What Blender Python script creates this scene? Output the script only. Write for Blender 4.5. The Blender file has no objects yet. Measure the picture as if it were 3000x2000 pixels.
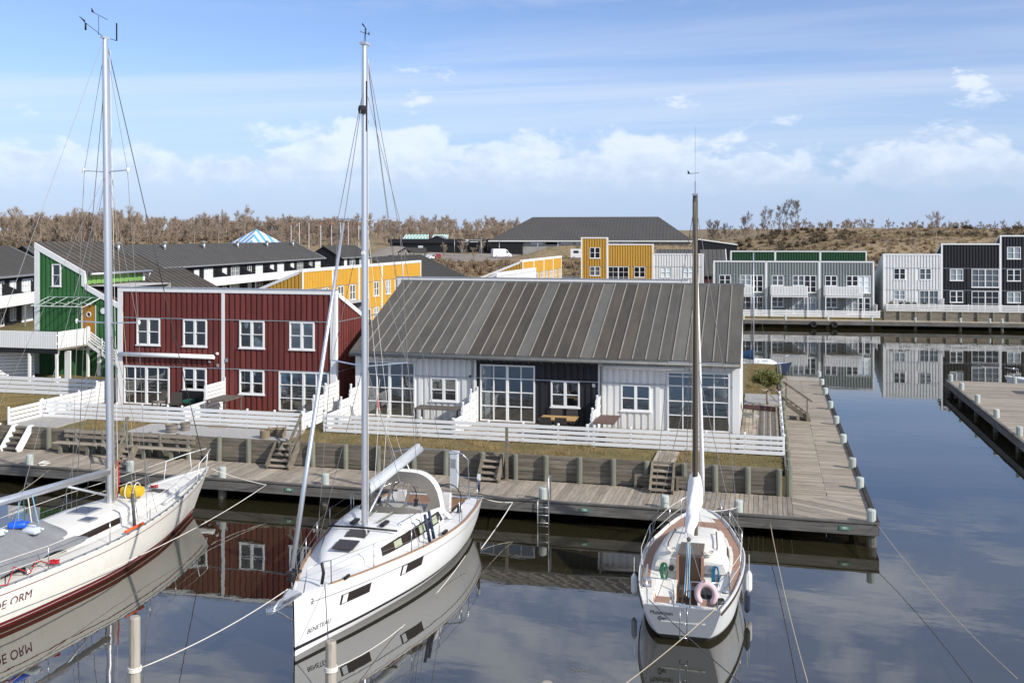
import bpy, math, random
from math import sin, cos, pi, radians, sqrt, atan2
from mathutils import Vector, Matrix, noise as mnoise
random.seed(7)
scene = bpy.context.scene
COL = scene.collection

# ---------------------------------------------------------------- camera, sky, sun, exposure
cam_d = bpy.data.cameras.new('camera'); cam = bpy.data.objects.new('camera', cam_d); COL.objects.link(cam)
cam.location = (0, 0, 9.3); cam.rotation_euler = (radians(90), 0, radians(14.33))
cam_d.sensor_width = 36; cam_d.lens = 35.0; cam_d.shift_y = -310 / 3000
cam_d.clip_start = 0.5; cam_d.clip_end = 9000
scene.camera = cam
scene.view_settings.view_transform = 'Standard'; scene.view_settings.look = 'None'
scene.view_settings.exposure = 0.6; scene.view_settings.gamma = 1.0
scene.view_settings.use_curve_mapping = False
scene.cycles.use_denoising = True
scene.cycles.max_bounces = 8; scene.cycles.transparent_max_bounces = 24
scene.cycles.sample_clamp_indirect = 6
SUN = Vector((0.773, -0.336, 0.537)).normalized()
EL = math.asin(SUN.z)
world = bpy.data.worlds.new('World'); scene.world = world; world.use_nodes = True
def build_sky():
    nt = world.node_tree; N = nt.nodes; L = nt.links; N.clear()
    def nd(t, **k):
        n = N.new(t)
        for a, v in k.items(): setattr(n, a, v)
        return n
    def mth(op, a, b=None, c=None, clamp=False):
        n = nd('ShaderNodeMath', operation=op, use_clamp=clamp)
        for i, v in enumerate((a, b, c)):
            if v is None: continue
            if isinstance(v, (int, float)): n.inputs[i].default_value = v
            else: L.new(v, n.inputs[i])
        return n.outputs[0]
    def sstep(v, lo, hi):
        n = nd('ShaderNodeMapRange', interpolation_type='SMOOTHSTEP'); L.new(v, n.inputs[0])
        n.inputs[1].default_value = lo; n.inputs[2].default_value = hi
        return n.outputs[0]
    def vec(x, y, z):
        n = nd('ShaderNodeCombineXYZ')
        for i, v in enumerate((x, y, z)):
            if isinstance(v, (int, float)): n.inputs[i].default_value = v
            else: L.new(v, n.inputs[i])
        return n.outputs[0]
    def noi(v, scale, detail=6, rough=.55, dist=0.0):
        n = nd('ShaderNodeTexNoise'); L.new(v, n.inputs['Vector'])
        n.inputs['Scale'].default_value = scale; n.inputs['Detail'].default_value = detail
        n.inputs['Roughness'].default_value = rough; n.inputs['Distortion'].default_value = dist
        return n.outputs['Fac']
    def mix(f, a, b):
        n = nd('ShaderNodeMix', data_type='RGBA'); L.new(f, n.inputs[0])
        for i, v in ((6, a), (7, b)):
            if isinstance(v, tuple): n.inputs[i].default_value = v
            else: L.new(v, n.inputs[i])
        return n.outputs[2]
    sky = nd('ShaderNodeTexSky', sky_type='NISHITA'); sky.sun_disc = False
    sky.sun_elevation = EL; sky.sun_rotation = atan2(SUN.x, SUN.y); sky.altitude = 0
    sky.air_density = 1.0; sky.dust_density = 0.2; sky.ozone_density = 4.0
    tc = nd('ShaderNodeTexCoord'); sep = nd('ShaderNodeSeparateXYZ'); L.new(tc.outputs['Generated'], sep.inputs[0])
    X, Y, Zv = sep.outputs
    az = mth('ARCTAN2', X, Y)                       # azimuth and elevation of the viewed direction
    el = mth('ARCSINE', Zv)
    # low bank of fair-weather cumulus: lumpy tops, flat faded feet, gaps along the bank
    v1 = vec(az, mth('MULTIPLY', el, 1.7), 8.1)
    warp = noi(v1, 17.0, 11, .56, .2)
    lump = noi(vec(az, mth('MULTIPLY', el, .4), 1.3), 5.0, 2, .5)
    off = mth('SUBTRACT', el, 0.062)
    over = mth('MAXIMUM', off, 0.0); under = mth('MINIMUM', off, 0.0)
    fall = mth('ADD', mth('MULTIPLY', over, 7.2), mth('MULTIPLY', mth('MULTIPLY', under, under), 190.0))
    edge = mth('SUBTRACT', mth('ADD', warp, mth('MULTIPLY', mth('SUBTRACT', lump, 0.45), 0.75)), fall)
    m1 = mth('MULTIPLY', sstep(edge, 0.29, 0.43), sstep(el, 0.026, 0.070))
    # scattered single puffs
    n2 = noi(vec(az, mth('MULTIPLY', el, 2.6), 21.3), 7.0, 9, .60, .1)
    m2 = mth('MULTIPLY', sstep(n2, 0.625, 0.69), mth('MULTIPLY', sstep(el, 0.105, 0.13), sstep(mth('SUBTRACT', 0.20, el), 0.0, 0.05)))
    # thin high cloud on a plane overhead: long streaks, thicker overhead
    den = mth('MAXIMUM', Zv, 0.06)
    px = mth('DIVIDE', X, den); py = mth('DIVIDE', Y, den)
    v3 = vec(mth('MULTIPLY', mth('ADD', px, mth('MULTIPLY', py, -0.2)), 0.10), mth('MULTIPLY', py, 0.34), 5.0)
    n3 = noi(v3, 1.3, 8, .55, .6)
    m3 = mth('MULTIPLY', sstep(n3, 0.36, 0.70), sstep(el, 0.05, 0.12))
    v4 = vec(mth('MULTIPLY', px, .8), mth('MULTIPLY', py, 1.0), 9.0)
    n4 = noi(v4, 2.6, 8, .62, .5)
    m4 = mth('MULTIPLY', sstep(n4, 0.36, 0.64), sstep(el, 0.20, 0.31))
    thin = mth('MAXIMUM', mth('MULTIPLY', m3, 0.45), mth('MULTIPLY', m4, 0.85))
    # cloud tones: lit tops, grey-blue undersides
    lit = sstep(mth('ADD', mth('SUBTRACT', 0.105, el), mth('MULTIPLY', mth('SUBTRACT', noi(v1, 30.0, 8, .6), 0.5), 0.16)), 0.0, 0.07)
    tone = mix(lit, (5.9, 6.05, 6.35, 1), (3.9, 4.3, 5.15, 1))
    haze = sstep(mth('SUBTRACT', 0.20, el), 0.0, 0.20)
    gain = nd('ShaderNodeVectorMath', operation='MULTIPLY'); L.new(sky.outputs[0], gain.inputs[0]); gain.inputs[1].default_value = (0.80, 0.76, 0.86)
    c0 = mix(mth('MULTIPLY', haze, 0.78), gain.outputs[0], (2.2, 3.1, 4.75, 1))
    c1 = mix(thin, c0, (4.5, 4.8, 5.4, 1))
    c2 = mix(mth('MULTIPLY', mth('MAXIMUM', m1, m2), 0.48), c1, tone)
    bg = nd('ShaderNodeBackground'); L.new(c2, bg.inputs[0]); bg.inputs[1].default_value = 0.122
    out = nd('ShaderNodeOutputWorld'); L.new(bg.outputs[0], out.inputs[0])
build_sky()
sun_d = bpy.data.lights.new('sun', 'SUN'); sun_d.energy = 3.4; sun_d.angle = radians(0.53); sun_d.color = (1.0, 0.945, 0.85)
sun = bpy.data.objects.new('sun', sun_d); COL.objects.link(sun); sun.location = (40, -20, 60)
sun.rotation_euler = SUN.to_track_quat('Z', 'Y').to_euler()

# ---------------------------------------------------------------- materials
MATS = {}
def mat(name, col, rough=.6, metal=0.0, var=0.0, noise=None, spec=.4, bump=None, rnd=0.0, ior=None, wave=None, dirt=None, coat=0.0):
    """Principled material; col base colour; noise=(scale xyz, amount, second colour); rnd per-object brightness spread;
    bump=(scale xyz, strength, distance)"""
    if name in MATS: return MATS[name]
    m = bpy.data.materials.new(name); m.use_nodes = True; MATS[name] = m
    nt = m.node_tree; N = nt.nodes; L = nt.links
    b = N['Principled BSDF']
    b.inputs['Base Color'].default_value = (*col, 1); b.inputs['Roughness'].default_value = rough
    b.inputs['Metallic'].default_value = metal; b.inputs['Specular IOR Level'].default_value = spec
    if ior: b.inputs['IOR'].default_value = ior
    if coat: b.inputs['Coat Weight'].default_value = coat; b.inputs['Coat Roughness'].default_value = .08
    cur = None
    geo = N.new('ShaderNodeNewGeometry')
    def noisy(scale, detail=5, rough_=.6):
        mp = N.new('ShaderNodeMapping'); L.new(geo.outputs['Position'], mp.inputs[0]); mp.inputs['Scale'].default_value = scale
        oi = N.new('ShaderNodeObjectInfo'); ad = N.new('ShaderNodeVectorMath'); ad.operation = 'ADD'
        sc = N.new('ShaderNodeMath'); sc.operation = 'MULTIPLY'; L.new(oi.outputs['Random'], sc.inputs[0]); sc.inputs[1].default_value = 37.0 if rnd else 0.0
        cm = N.new('ShaderNodeCombineXYZ'); L.new(sc.outputs[0], cm.inputs[0]); L.new(sc.outputs[0], cm.inputs[2])
        L.new(mp.outputs[0], ad.inputs[0]); L.new(cm.outputs[0], ad.inputs[1])
        n = N.new('ShaderNodeTexNoise'); L.new(ad.outputs[0], n.inputs['Vector']); n.inputs['Scale'].default_value = 1.0
        n.inputs['Detail'].default_value = detail; n.inputs['Roughness'].default_value = rough_
        return n.outputs['Fac']
    def mixc(fac, a, bcol, lo=.35, hi=.65, amt=1.0):
        r = N.new('ShaderNodeMapRange'); L.new(fac, r.inputs[0]); r.inputs[1].default_value = lo; r.inputs[2].default_value = hi; r.inputs[4].default_value = amt
        x = N.new('ShaderNodeMix'); x.data_type = 'RGBA'; L.new(r.outputs[0], x.inputs[0])
        if a is None: x.inputs[6].default_value = (*col, 1)
        else: L.new(a, x.inputs[6])
        x.inputs[7].default_value = (*bcol, 1)
        return x.outputs[2]
    if noise:
        for nz in (noise if isinstance(noise, list) else [noise]):
            cur = mixc(noisy(nz[0]), cur, nz[2], *(nz[3] if len(nz) > 3 else (.35, .65)), amt=nz[1])
    if rnd:
        oi = N.new('ShaderNodeObjectInfo'); r = N.new('ShaderNodeMapRange'); L.new(oi.outputs['Random'], r.inputs[0])
        r.inputs[3].default_value = 1 - rnd; r.inputs[4].default_value = 1 + rnd
        x = N.new('ShaderNodeVectorMath'); x.operation = 'SCALE'
        if cur is None: x.inputs[0].default_value = col
        else: L.new(cur, x.inputs[0])
        L.new(r.outputs[0], x.inputs['Scale']); cur = x.outputs[0]
    if cur is not None: L.new(cur, b.inputs['Base Color'])
    if bump:
        bn = N.new('ShaderNodeBump'); L.new(noisy(bump[0]), bn.inputs['Height']); bn.inputs['Strength'].default_value = bump[1]; bn.inputs['Distance'].default_value = bump[2]
        L.new(bn.outputs[0], b.inputs['Normal'])
    return m
def M(n): return MATS[n]
# paint and timber
mat('white_paint', (.76, .765, .76), .5, noise=[((3, 3, 1.2), .35, (.64, .65, .645))], rnd=.03)
mat('white_board', (.74, .745, .735), .55, noise=[((9, 9, .7), .6, (.62, .62, .585)), ((1.2, 1.2, 1.2), .3, (.60, .61, .58), (.5, .8))], rnd=.05)
mat('white_rail', (.76, .765, .76), .5, noise=[((1.5, 1.5, 6), .3, (.68, .69, .68))], rnd=.03)
mat('red_board', (.170, .038, .031), .7, noise=[((9, 9, 1.1), .7, (.105, .026, .022))], rnd=.14, bump=((40, 40, 3), .2, .01))
mat('black_board', (.012, .013, .016), .6, noise=[((9, 9, 1.0), .7, (.022, .023, .027))], rnd=.2)
mat('green_board', (.040, .150, .045), .65, noise=[((9, 9, 1.0), .7, (.028, .105, .034))], rnd=.12)
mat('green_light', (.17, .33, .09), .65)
mat('dark_green_board', (.020, .075, .030), .65, rnd=.1)
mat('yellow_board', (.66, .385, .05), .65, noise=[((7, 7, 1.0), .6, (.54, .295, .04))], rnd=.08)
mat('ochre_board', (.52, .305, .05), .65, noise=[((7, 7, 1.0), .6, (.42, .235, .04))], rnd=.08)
mat('blue_board', (.10, .22, .52), .65, rnd=.08)
mat('grey_board', (.23, .255, .245), .65, noise=[((7, 7, 1.0), .6, (.18, .205, .20))], rnd=.08)
mat('door_ochre', (.42, .20, .025), .5)
mat('felt', (.080, .066, .051), .9, noise=[((1.1, .35, 1), .8, (.050, .041, .033)), ((22, 22, 22), .5, (.080, .074, .066)), ((3.0, .25, .5), .6, (.036, .033, .030), (.5, .7)), ((7, 7, 7), .8, (.15, .145, .13), (.66, .72))], rnd=.24, bump=((60, 60, 60), .3, .01))
mat('felt_light', (.125, .12, .105), .9, noise=[((1.4, .5, 1), .8, (.080, .078, .072)), ((22, 22, 22), .5, (.13, .125, .115))], rnd=.10)
mat('felt_mid', (.104, .096, .080), .9, noise=[((1.1, .35, 1), .8, (.058, .056, .052)), ((22, 22, 22), .5, (.098, .095, .088)), ((3.0, .25, .5), .5, (.050, .048, .044), (.5, .7)), ((7, 7, 7), .8, (.16, .155, .14), (.67, .73))], rnd=.12)
mat('felt_far', (.082, .079, .076), .9, noise=[((.6, .6, .6), .8, (.062, .060, .058)), ((9, 9, 9), .4, (.105, .10, .097))])
mat('seam', (.27, .245, .215), .8, noise=[((3, 3, 3), .7, (.19, .172, .15))])
mat('seam_dark', (.060, .058, .056), .8)
mat('gutter', (.115, .12, .118), .5, noise=[((3, 3, 3), .6, (.20, .20, .19))])
mat('zinc', (.42, .44, .46), .4, metal=.6)
wn = lambda s: [(s, .75, (.20, .162, .12)), ((1.4, 1.4, 1.4), .55, (.235, .195, .145), (.45, .7)), ((.35, .35, .35), .4, (.43, .365, .28), (.45, .7)), ((.9, .9, .9), .6, (.14, .12, .098), (.56, .70))]
mat('plank_y', (.36, .315, .26), .85, noise=wn((30, 1.6, 30)), rnd=.22, bump=((60, 3, 60), .4, .01))
mat('plank_x', (.36, .315, .26), .85, noise=wn((1.6, 30, 30)), rnd=.22, bump=((3, 60, 60), .4, .01))
mat('timber', (.215, .182, .138), .85, noise=[((1.8, 1.8, 14), .8, (.085, .078, .066)), ((1.1, 1.1, 1.1), .5, (.15, .15, .115), (.45, .75))], rnd=.2, bump=((4, 4, 40), .4, .01))
mat('timber_post', (.175, .172, .135), .85, noise=[((14, 14, 1.2), .8, (.105, .108, .085)), ((2, 2, 2), .4, (.20, .22, .18))], rnd=.15)
mat('timber_dark', (.045, .040, .034), .85, noise=[((2, 2, 10), .8, (.022, .02, .017))], rnd=.2)
mat('fascia', (.15, .142, .130), .85, noise=[((1.2, 1.2, 22), .9, (.062, .058, .052)), ((.7, .7, .7), .5, (.23, .225, .21), (.5, .75))])
mat('bollard', (.40, .44, .405), .7, noise=[((9, 9, 2), .8, (.38, .42, .40)), ((3, 3, 3), .5, (.30, .30, .26), (.58, .75))], rnd=.12)
mat('pile', (.115, .108, .090), .85, noise=[((8, 8, 2), .9, (.052, .052, .040)), ((2, 2, 6), .6, (.19, .19, .17), (.5, .7))])
mat('pile_pale', (.36, .325, .27), .85, noise=[((14, 14, 1.4), .9, (.235, .205, .165)), ((3, 3, 1), .5, (.43, .405, .35))])
mat('grass', (.185, .138, .060), .95, noise=[((3.5, 3.5, 3.5), .8, (.27, .195, .09)), ((.5, .5, .5), .6, (.14, .135, .042)), ((25, 25, 25), .6, (.13, .11, .045))], bump=((30, 30, 30), 1.0, .05))
mat('grass_blade', (.25, .185, .08), .9, rnd=0, noise=[((2.0, 2.0, 2.0), .9, (.36, .255, .125)), ((.8, .8, .8), .7, (.13, .125, .042), (.42, .62))])
mat('gravel', (.40, .39, .37), .95, noise=[((11, 11, 11), .9, (.22, .215, .205)), ((26, 26, 26), .8, (.54, .53, .51))], bump=((60, 60, 60), 1, .03))
mat('mulch', (.10, .035, .02), .95, noise=[((30, 30, 30), .9, (.04, .016, .012))], bump=((50, 50, 50), 1, .03))
mat('concrete', (.36, .345, .32), .9, noise=[((5, 5, 5), .7, (.28, .27, .25))])
# boats and metal
mat('gelcoat', (.74, .745, .74), .22, spec=.5, noise=[((.5, .5, .5), .3, (.70, .71, .705)), ((7, 7, .7), .35, (.62, .62, .59), (.55, .75))])
mat('gelcoat_cream', (.74, .72, .66), .28, spec=.5, noise=[((.6, .6, 1.5), .5, (.68, .66, .60)), ((7, 7, .7), .5, (.58, .55, .48), (.56, .75))])
mat('deck_white', (.69, .69, .68), .55, noise=[((2.5, 2.5, 2.5), .4, (.62, .62, .61))])
mat('deck_cream', (.72, .705, .655), .55, noise=[((2, 2, 2), .4, (.62, .60, .55))])
mat('nonskid', (.62, .64, .66), .7)
mat('antifoul', (.028, .026, .022), .7, noise=[((3, 3, 3), .7, (.05, .045, .03))])
mat('boot_red', (.145, .018, .022), .35)
mat('boot_black', (.02, .02, .025), .3)
mat('aluminium', (.62, .64, .67), .32, metal=.75)
mat('aluminium_dull', (.55, .57, .60), .45, metal=.5)
mat('mast_brown', (.075, .058, .040), .4, metal=.0, spec=.5)
mat('steel', (.60, .61, .62), .25, metal=.95)
mat('wire', (.16, .16, .165), .5, metal=.0)
mat('wire_dark', (.07, .07, .075), .6)
mat('teak', (.34, .205, .125), .7, noise=[((2, 22, 2), .7, (.26, .15, .09))])
mat('teak_brown', (.335, .205, .145), .75, noise=[((5, 5, 5), .6, (.26, .155, .11))])
mat('wood_dark', (.060, .034, .022), .6)
mat('black', (.012, .012, .013), .5)
mat('dark_glass', (.012, .014, .018), .06, spec=.6)
mat('smoked', (.030, .022, .020), .12, spec=.5)
mat('rubber', (.02, .02, .022), .7)
mat('tarp', (.215, .22, .23), .75, noise=[((2, 2, 2), .7, (.165, .17, .18))], bump=((4, 4, 4), .5, .08))
mat('canvas_taupe', (.112, .105, .095), .85)
mat('canvas_white', (.80, .79, .77), .8, noise=[((3, 3, 2), .5, (.68, .69, .70))], bump=((8, 8, 3), .5, .05))
mat('sail_grey', (.44, .47, .50), .7)
mat('blue_cover', (.010, .05, .12), .8, bump=((9, 9, 3), .6, .04))
mat('navy', (.016, .03, .075), .6)
mat('yellow_bag', (.60, .40, .015), .65, bump=((12, 12, 12), .3, .02))
mat('can_blue', (.01, .10, .60), .35)
mat('can_clear', (.56, .62, .66), .3)
mat('orange', (.80, .10, .015), .6)
mat('red_rope', (.45, .02, .03), .8)
mat('rope_white', (.66, .63, .56), .85)
mat('rope_tan', (.40, .34, .24), .85)
mat('rope_green', (.02, .13, .08), .85)
mat('rope_blue', (.03, .17, .30), .85)
mat('rope_lightblue', (.20, .40, .58), .85)
mat('fender_white', (.72, .73, .72), .5)
mat('fender_navy', (.015, .02, .04), .5)
mat('pink_buoy', (.64, .46, .48), .7)
mat('text_purple', (.10, .02, .05), .5)
mat('text_dark', (.03, .035, .05), .5)
mat('sign_green', (.06, .20, .13), .6)
mat('sign_white', (.75, .77, .75), .5)
# furniture and others
mat('oak', (.46, .285, .11), .55)
mat('rattan', (.045, .037, .032), .8)
mat('table_dark', (.10, .085, .072), .7, noise=[((12, 2, 2), .7, (.16, .135, .11))])
mat('table_red', (.13, .075, .06), .6)
mat('wicker', (.23, .18, .12), .85)
mat('grey_plastic', (.52, .56, .60), .5)
mat('cable', (.03, .03, .032), .7)
mat('brick_red', (.09, .03, .028), .7)
mat('interior', (.48, .46, .43), .8)
mat('floor_wood', (.13, .085, .055), .5)
mat('curtain', (.62, .66, .66), .9)
mat('blind', (.62, .69, .72), .9)
mat('pane_grey', (.085, .105, .12), .1, spec=.6); mat('pane_pale', (.24, .28, .30), .15, spec=.6)
mat('clear_plastic', (.75, .80, .80), .15)
def glass_mat():
    m = bpy.data.materials.new('glass'); m.use_nodes = True; MATS['glass'] = m
    nt = m.node_tree; N = nt.nodes; L = nt.links; N.clear()
    o = N.new('ShaderNodeOutputMaterial'); mx = N.new('ShaderNodeMixShader'); t = N.new('ShaderNodeBsdfTransparent'); g = N.new('ShaderNodeBsdfGlossy')
    t.inputs[0].default_value = (.78, .83, .84, 1); g.inputs['Roughness'].default_value = .015; g.inputs[0].default_value = (.95, .97, 1, 1)
    lw = N.new('ShaderNodeFresnel'); lw.inputs[0].default_value = 2.1
    geo = N.new('ShaderNodeNewGeometry'); n = N.new('ShaderNodeTexNoise'); L.new(geo.outputs['Position'], n.inputs['Vector']); n.inputs['Scale'].default_value = .9
    bm = N.new('ShaderNodeBump'); L.new(n.outputs['Fac'], bm.inputs['Height']); bm.inputs['Strength'].default_value = .12; bm.inputs['Distance'].default_value = .08
    L.new(bm.outputs[0], g.inputs['Normal'])
    L.new(lw.outputs[0], mx.inputs[0]); L.new(t.outputs[0], mx.inputs[1]); L.new(g.outputs[0], mx.inputs[2]); L.new(mx.outputs[0], o.inputs[0])
    m3 = m.copy(); m3.name = 'porch_glass'; MATS['porch_glass'] = m3
    for q in m3.node_tree.nodes:
        if q.type == 'BSDF_TRANSPARENT': q.inputs[0].default_value = (.86, .90, .88, 1)
        if q.type == 'FRESNEL': q.inputs[0].default_value = 1.06
    m2 = m.copy(); m2.name = 'clear_vinyl'; MATS['clear_vinyl'] = m2
    for q in m2.node_tree.nodes:
        if q.type == 'BSDF_TRANSPARENT': q.inputs[0].default_value = (.80, .79, .78, 1)
        if q.type == 'FRESNEL': q.inputs[0].default_value = 1.35
glass_mat()
def water_mat():
    m = bpy.data.materials.new('water'); m.use_nodes = True; MATS['water'] = m
    nt = m.node_tree; N = nt.nodes; L = nt.links; b = N['Principled BSDF']
    b.inputs['Base Color'].default_value = (.021, .018, .0085, 1); b.inputs['Roughness'].default_value = .012
    b.inputs['IOR'].default_value = 2.6; b.inputs['Specular IOR Level'].default_value = .5
    geo = N.new('ShaderNodeNewGeometry')
    def nz(sc, det):
        mp = N.new('ShaderNodeMapping'); L.new(geo.outputs['Position'], mp.inputs[0]); mp.inputs['Scale'].default_value = sc
        n = N.new('ShaderNodeTexNoise'); L.new(mp.outputs[0], n.inputs['Vector']); n.inputs['Scale'].default_value = 1; n.inputs['Detail'].default_value = det
        return n.outputs['Fac']
    def mul(a, k):
        x = N.new('ShaderNodeMath'); x.operation = 'MULTIPLY'; L.new(a, x.inputs[0]); x.inputs[1].default_value = k; return x.outputs[0]
    ad = N.new('ShaderNodeMath'); ad.operation = 'ADD'
    L.new(mul(nz((.5, .9, 1), 2), .010), ad.inputs[0]); L.new(mul(nz((3.5, 6, 1), 3), .0011), ad.inputs[1])
    bm = N.new('ShaderNodeBump'); L.new(ad.outputs[0], bm.inputs['Height']); bm.inputs['Strength'].default_value = 1; bm.inputs['Distance'].default_value = .32
    L.new(bm.outputs[0], b.inputs['Normal'])
water_mat()

# ---------------------------------------------------------------- mesh helpers
def tag(o, label=None, cat=None, group=None, kind=None):
    if label: o['label'] = label
    if cat: o['category'] = cat
    if group: o['group'] = group
    if kind: o['kind'] = kind
    return o
def link(o, parent=None):
    COL.objects.link(o)
    if parent is not None: o.parent = parent
    return o
def empty(name, loc=(0, 0, 0), rz=0, label=None, cat=None, group=None):
    o = bpy.data.objects.new(name, None); o.empty_display_size = .2; o.location = loc; o.rotation_euler = (0, 0, rz)
    link(o); return tag(o, label, cat, group)
UB = {}
def ubox(m):
    if m not in UB:
        me = bpy.data.meshes.new('board_' + m)
        v = [(x, y, z) for x in (0, 1) for y in (0, 1) for z in (0, 1)]
        f = [(0, 1, 3, 2), (4, 6, 7, 5), (0, 4, 5, 1), (2, 3, 7, 6), (0, 2, 6, 4), (1, 5, 7, 3)]
        me.from_pydata(v, [], f); me.materials.append(M(m)); UB[m] = me
    return UB[m]
def bx(name, m, parent, x0, x1, y0, y1, z0, z1, rz=0):
    """one box-shaped piece (board, plank, rail...) sharing the mesh of its material"""
    o = bpy.data.objects.new(name, ubox(m)); o.location = (x0, y0, z0); o.scale = (x1 - x0, y1 - y0, z1 - z0)
    if rz: o.rotation_euler = (0, 0, rz)
    return link(o, parent)
class MB:
    """collects shapes of one part"""
    def __init__(s): s.v = []; s.f = []; s.mi = []; s.cur = 0; s.sm = []; s.smooth = False
    def face(s, f): s.f.append(f); s.mi.append(s.cur); s.sm.append(s.smooth)
    def box(s, x0, x1, y0, y1, z0, z1):
        b = len(s.v); s.v += [(x, y, z) for x in (x0, x1) for y in (y0, y1) for z in (z0, z1)]
        for f in ((0, 1, 3, 2), (4, 6, 7, 5), (0, 4, 5, 1), (2, 3, 7, 6), (0, 2, 6, 4), (1, 5, 7, 3)): s.face(tuple(b + i for i in f))
        return s
    def poly(s, pts):
        b = len(s.v); s.v += [tuple(p) for p in pts]; s.face(tuple(range(b, b + len(pts)))); return s
    def prism(s, pts, d):
        """closed solid: polygon pts (3d) pushed along vector d"""
        n = len(pts); b = len(s.v); d = Vector(d)
        s.v += [tuple(p) for p in pts] + [tuple(Vector(p) + d) for p in pts]
        s.face(tuple(range(b, b + n))); s.face(tuple(range(b + 2 * n - 1, b + n - 1, -1)))
        for i in range(n):
            j = (i + 1) % n; s.face((b + i, b + n + i, b + n + j, b + j))
        return s
    def bar(s, p, q, w, h=None, up=(0, 0, 1)):
        """rectangular bar from p to q"""
        h = h or w; p = Vector(p); q = Vector(q); d = (q - p).normalized(); u = Vector(up)
        if abs(d.dot(u)) > .98: u = Vector((0, 1, 0))
        sx = d.cross(u).normalized() * (w / 2); sz = sx.cross(d).normalized() * (h / 2)
        s.prism([p - sx - sz, p + sx - sz, p + sx + sz, p - sx + sz], q - p); return s
    def tube(s, pts, r, n=6, close=False, caps=True):
        pts = [Vector(p) for p in pts]; b = len(s.v); m = len(pts); old = s.smooth; s.smooth = n > 4
        rr = r if isinstance(r, (list, tuple)) else [r] * m
        pu = None
        for i, p in enumerate(pts):
            d = (pts[(i + 1) % m] - pts[i - 1]) if close else (pts[min(i + 1, m - 1)] - pts[max(i - 1, 0)])
            d = d.normalized() if d.length > 1e-9 else Vector((0, 0, 1))
            u = pu if pu is not None else (Vector((0, 0, 1)) if abs(d.z) < .9 else Vector((1, 0, 0)))
            sx = d.cross(u); sx = sx.normalized() if sx.length > 1e-6 else d.orthogonal().normalized()
            sy = sx.cross(d).normalized(); pu = sy
            for k in range(n):
                a = 2 * pi * k / n; s.v.append(tuple(p + (sx * cos(a) + sy * sin(a)) * rr[i]))
        for i in range(m if close else m - 1):
            j = (i + 1) % m
            for k in range(n):
                l = (k + 1) % n; s.face((b + i * n + k, b + i * n + l, b + j * n + l, b + j * n + k))
        if caps and not close:
            s.smooth = False
            s.face(tuple(b + n - 1 - k for k in range(n))); s.face(tuple(b + (m - 1) * n + k for k in range(n)))
        s.smooth = old; return s
    def lathe(s, prof, c=(0, 0, 0), n=12):
        """profile [(r,z)] about the vertical through c"""
        b = len(s.v); m = len(prof)
        for r, z in prof:
            for k in range(n): a = 2 * pi * k / n; s.v.append((c[0] + r * cos(a), c[1] + r * sin(a), c[2] + z))
        for i in range(m - 1):
            for k in range(n):
                l = (k + 1) % n; s.face((b + i * n + k, b + i * n + l, b + (i + 1) * n + l, b + (i + 1) * n + k))
        s.face(tuple(b + n - 1 - k for k in range(n))); s.face(tuple(b + (m - 1) * n + k for k in range(n)))
        return s
    def grid(s, rows, closed=False, flip=False):
        """rows of equal length of 3d points joined into a sheet"""
        b = len(s.v); m = len(rows); n = len(rows[0])
        for r in rows: s.v += [tuple(p) for p in r]
        for i in range(m - 1):
            for k in range(n if closed else n - 1):
                l = (k + 1) % n; q = (b + i * n + k, b + i * n + l, b + (i + 1) * n + l, b + (i + 1) * n + k)
                s.face(q[::-1] if flip else q)
        return s
    def mesh(s, name, mats):
        me = bpy.data.meshes.new(name); me.from_pydata(s.v, [], s.f)
        if isinstance(mats, str): mats = [mats]
        for q in mats: me.materials.append(M(q))
        if len(mats) > 1: me.polygons.foreach_set('material_index', s.mi)
        if any(s.sm): me.polygons.foreach_set('use_smooth', s.sm)
        me.update(); return me
    def build(s, name, mats, parent=None, loc=None, rz=0):
        o = bpy.data.objects.new(name, s.mesh(name, mats))
        if loc: o.location = loc
        if rz: o.rotation_euler = (0, 0, rz)
        return link(o, parent)
def sag(p, q, drop, n=10):
    p = Vector(p); q = Vector(q)
    return [p.lerp(q, i / n) - Vector((0, 0, 4 * drop * (i / n) * (1 - i / n))) for i in range(n + 1)]
def text_mesh(s, m, size, extr=.002, shear=0, align='CENTER'):
    c = bpy.data.curves.new('lettering', 'FONT'); c.body = s; c.size = size; c.extrude = extr; c.align_x = align; c.align_y = 'CENTER'; c.shear = shear; c.resolution_u = 3
    o = bpy.data.objects.new('lettering_source', c); COL.objects.link(o)
    me = bpy.data.meshes.new_from_object(o.evaluated_get(bpy.context.evaluated_depsgraph_get()))
    bpy.data.objects.remove(o); bpy.data.curves.remove(c); me.materials.clear(); me.materials.append(M(m)); me.name = 'lettering'; return me
def text(name, s, m, parent, size, loc, rot, extr=.002, shear=0, sx=1.0, align='CENTER'):
    o = bpy.data.objects.new(name, text_mesh(s, m, size, extr, shear, align)); o.location = loc; o.rotation_euler = rot; o.scale = (sx, 1, 1)
    return link(o, parent)
def copy_tree(o, parent=None, label=None):
    c = o.copy(); link(c); c.parent = parent
    if label: c['label'] = label
    for ch in list(o.children): copy_tree(ch, c)
    return c
ORD = ['first', 'second', 'third', 'fourth', 'fifth', 'sixth', 'seventh', 'eighth', 'ninth', 'tenth', 'eleventh', 'twelfth', 'thirteenth', 'fourteenth', 'fifteenth', 'sixteenth']
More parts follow.
